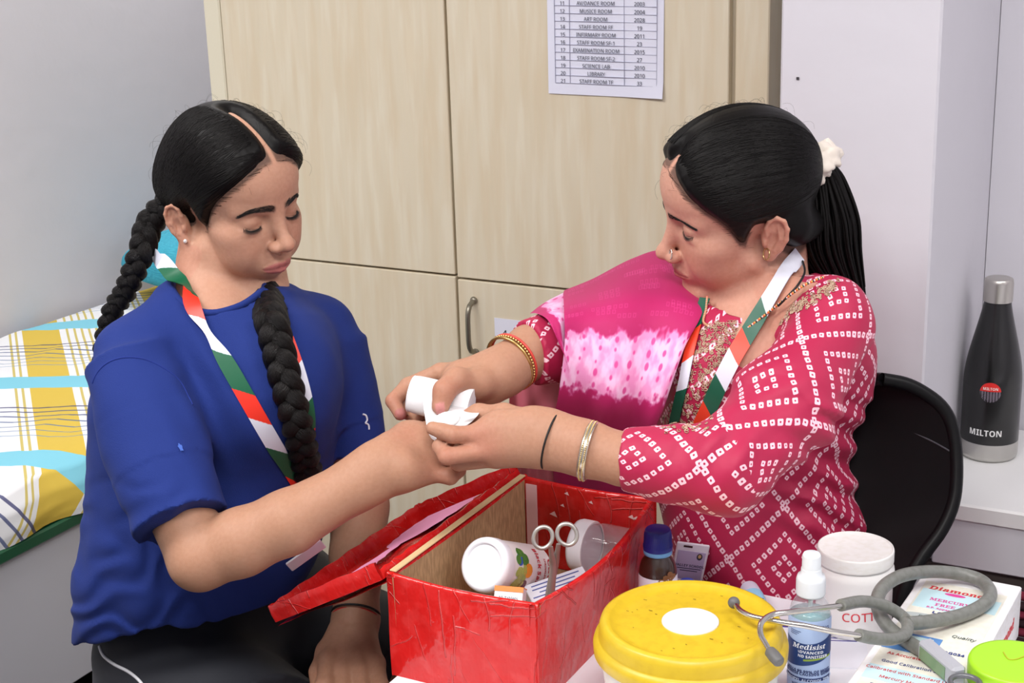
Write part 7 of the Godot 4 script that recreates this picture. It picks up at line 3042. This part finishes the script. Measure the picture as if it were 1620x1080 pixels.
# hanging cloth: rows of control points [x, y, depth], waved into soft folds
func cloth_panel(parent: Node3D, called: String, mt: Material, ctl: Array, folds: float, amp: float, ur: Vector2, vr: Vector2) -> void:
	var R := 60
	var C := 48
	var lines := []
	for row in ctl:
		var p := PackedVector3Array()
		for q in row: p.push_back(at(q[0], q[1], q[2]))
		lines.push_back(spline(p, C))
	var rows := []
	for i in R: rows.push_back(PackedVector3Array())
	for c in C:
		var col := PackedVector3Array()
		for l in lines: col.push_back(l[c])
		var s := spline(col, R)
		for i in R:
			var f := c / (C - 1.0)
			var v := i / (R - 1.0)
			var w := amp * sin((f + 0.10 * sin(v * 3.0)) * TAU * folds) * smoothstep(0.0, 0.3, v) + amp * 0.35 * sin((f * 2.3 + v * 0.8) * TAU * folds * 0.5 + 1.0)
			rows[i].push_back(s[i] + cam_basis.z * w)
	var m := MB.new()
	m.grid(rows, false, false)
	for i in m.uv.size():
		m.uv[i] = Vector2(lerpf(ur.x, ur.y, m.uv[i].x), lerpf(vr.x, vr.y, m.uv[i].y))
	var n0 := m.v.size()
	var back := []
	for row in rows:
		var b := PackedVector3Array()
		for p in row: b.push_back(p - cam_basis.z * 0.0012)
		back.push_back(b)
	m.grid(back, false, true)
	for i in range(n0, m.uv.size()):
		m.uv[i] = Vector2(lerpf(ur.x, ur.y, m.uv[i].x), lerpf(vr.x, vr.y, m.uv[i].y))
	part(called, m, mt, parent)

# ---------- gauze roll in the hands ----------
func build_gauze() -> void:
	var o := thing("gauze_roll", "white gauze bandage roll with loose end held in the nurse's hands", "bandage")
	var a := at(652, 623, 1.765)
	var b := at(745, 645, 1.745)
	var ax := (b - a).normalized()
	var up := (cam_basis.y - ax * ax.dot(cam_basis.y)).normalized()
	var out := ax.cross(up)
	if out.dot(cam_basis.z) < 0: out = -out
	var m := MB.new()
	var rows := []
	for i in 15:
		var f := i / 14.0
		var row := PackedVector3Array()
		for s in 40:
			var t := TAU * s / 40
			var R := 0.0195 * (1.0 + 0.03 * sin(t * 3 + 1.0)) - 0.001 * pow(absf(2 * f - 1), 6)
			row.push_back(a.lerp(b, f) + (up * cos(t) * 1.15 + out * sin(t) * 0.8) * R)
		rows.push_back(row)
	m.grid(rows, true, true)
	m.fan(rows[0], true); m.fan(rows[14], false)
	var gz := mat(rgb(244, 245, 248), 0.9)
	gz.normal_enabled = true
	gz.normal_texture = noise_tex(0.3, 71, 256, 2, true, 8.0)
	gz.uv1_triplanar = true; gz.uv1_scale = Vector3.ONE * 40
	gz.normal_scale = 0.5
	part("roll", m, gz, o)
	# layered end turns
	m = MB.new()
	for k in 4:
		var p := PackedVector3Array()
		for s in 33:
			var t := TAU * s / 32
			p.push_back(a - ax * 0.0006 + (up * cos(t) * 1.15 + out * sin(t) * 0.8) * (0.0185 - 0.0042 * k))
		m.tube(p, 0.0008, 5, false)
	part("turns", m, gz, o)
	# loose sheet: from the roll's face down over the hand
	var mesh_im := Image.create(256, 256, false, Image.FORMAT_RGBA8)
	var r := RandomNumberGenerator.new(); r.seed = 5
	for y in 256:
		for x in 256:
			var open := (x % 8) > 2 and (y % 8) > 2
			mesh_im.set_pixel(x, y, Color(0.95, 0.955, 0.965, 0.30 if open else 0.97))
	var net := mat(Color.WHITE, 0.9)
	net.transparency = BaseMaterial3D.TRANSPARENCY_ALPHA
	net.albedo_texture = img_tex(mesh_im)
	net.uv1_scale = Vector3(6, 6, 1)
	var ctl := [
		[[668, 618, 1.746], [690, 628, 1.744], [715, 637, 1.742], [740, 643, 1.738], [758, 650, 1.730]],
		[[670, 642, 1.738], [690, 648, 1.733], [712, 654, 1.714], [736, 658, 1.696], [757, 655, 1.692]],
		[[673, 662, 1.722], [690, 668, 1.706], [708, 672, 1.695], [728, 671, 1.690], [746, 667, 1.689]],
		[[677, 682, 1.698], [690, 690, 1.686], [704, 694, 1.683], [718, 690, 1.684], [732, 678, 1.688]],
		[[682, 693, 1.694], [692, 699, 1.686], [703, 701, 1.683], [714, 697, 1.684], [724, 688, 1.686]]]
	cloth_panel(o, "loose_gauze", net, ctl, 1.5, 0.0012, Vector2(0, 1), Vector2(0, 1))
	m = MB.new()
	m.t = Transform3D(cam_basis * Basis(Vector3.BACK, 0.25) * Basis(Vector3.RIGHT, -0.5), at(706, 664, 1.694))
	m.ball(Vector3.ZERO, Vector3(0.0155, 0.0098, 0.005), 24)
	part("cotton_pad", m, mat(rgb(250, 250, 250), 0.95), o)

func office_chair() -> void:
	# black moulded shell behind the nurse
	var c := at(1400, 760, 1.92)
	var o := thing("office_chair", "black curved shell chair behind the woman in pink", "chair", Vector3(c.x - 0.05, 0, c.z - 0.02))
	var bm := mat(rgb(13, 13, 15), 0.42)
	bm.metallic_specular = 0.3
	var inv := -o.position
	# outline of the back in picture columns at its own distance
	var left := [[1330, 598, 1.86], [1330, 640, 1.86], [1330, 700, 1.85], [1330, 780, 1.85], [1330, 860, 1.85], [1330, 940, 1.85]]
	var rows := []
	var prof := [[600, 1392], [606, 1425], [618, 1452], [640, 1482], [668, 1499], [710, 1507], [760, 1508], [800, 1502], [840, 1484], [880, 1455], [925, 1430], [980, 1415]]
	var right := PackedVector3Array()
	for p in prof: right.push_back(Vector3(p[1], p[0], 0))
	right = spline(right, 44)
	for i in 44:
		var row := PackedVector3Array()
		var rx := right[i].x
		var ry := right[i].y
		for k in 22:
			var f := k / 21.0
			var x := lerpf(rx, 1240.0, f)
			var d := 1.86 + 0.08 * sin(clampf(f * 1.1, 0, 1) * PI * 0.5) + 0.01 * cos((ry - 600) / 340.0 * PI)
			row.push_back(at(x, ry + 14.0 * f * f, d) + inv)
		rows.push_back(row)
	var m := MB.new()
	m.grid(rows, false, true)
	var back := []
	for row in rows:
		var b := PackedVector3Array()
		for p in row: b.push_back(p + (cam_basis.x * 0.7 - cam_basis.z * 0.7) * 0.014)
		back.push_back(b)
	m.grid(back, false, false)
	# rounded rim joining the two faces
	var rim := PackedVector3Array()
	for i in 44: rim.push_back((rows[i][0] + back[i][0]) / 2)
	m.tube(rim, 0.0085, 10)
	var top := PackedVector3Array()
	for k in 22: top.push_back((rows[0][k] + back[0][k]) / 2)
	m.tube(top, 0.0085, 10)
	part("backrest", m, bm, o)
	m = MB.new()
	var cr := PackedVector3Array()
	for q in [[1372, 662], [1400, 668], [1440, 682], [1475, 698], [1502, 713]]:
		var f := 0.0
		var f2: float = (1507.0 - q[0]) / 260.0
		cr.push_back(at(q[0], q[1], 1.86 + 0.08 * sin(clampf(f2 * 1.1, 0, 1) * PI * 0.5) + 0.01 * cos((q[1] - 600) / 340.0 * PI) - 0.001) + inv)
	m.tube(spline(cr, 30), 0.0012, 5, false)
	part("crease", m, mat(rgb(70, 70, 76), 0.4), o)
	m = MB.new()
	m.box(Vector3(-0.16, 0.43, 0.12), Vector3(0.42, 0.05, 0.40), 0.02)
	part("seat", m, bm, o)
	m = MB.new()
	m.tube(PackedVector3Array([Vector3(-0.16, 0.41, 0.12), Vector3(-0.16, 0.08, 0.12)]), 0.025, 14)
	part("column", m, mat(rgb(120, 120, 124), 0.3, 0.8), o)
	for k in 5:
		m = MB.new()
		var a := TAU * k / 5.0
		m.tube(PackedVector3Array([Vector3(-0.16, 0.09, 0.12), Vector3(-0.16 + 0.2 * cos(a), 0.06, 0.12 + 0.2 * sin(a))]), 0.016, 8)
		m.ball(Vector3(-0.16 + 0.2 * cos(a), 0.028, 0.12 + 0.2 * sin(a)), Vector3(0.026, 0.028, 0.026), 12)
		part("foot", m, bm, o)

func build_people() -> void:
	var g := build_girl()
	var w := build_woman()
	var list := []
	for k in range(1, 8): list.push_back(g[k])
	for k in range(1, 7): list.push_back(w[k])
	solve_all(list)
	finish_girl(g)
	finish_woman(w)
	build_gauze()
	office_chair()
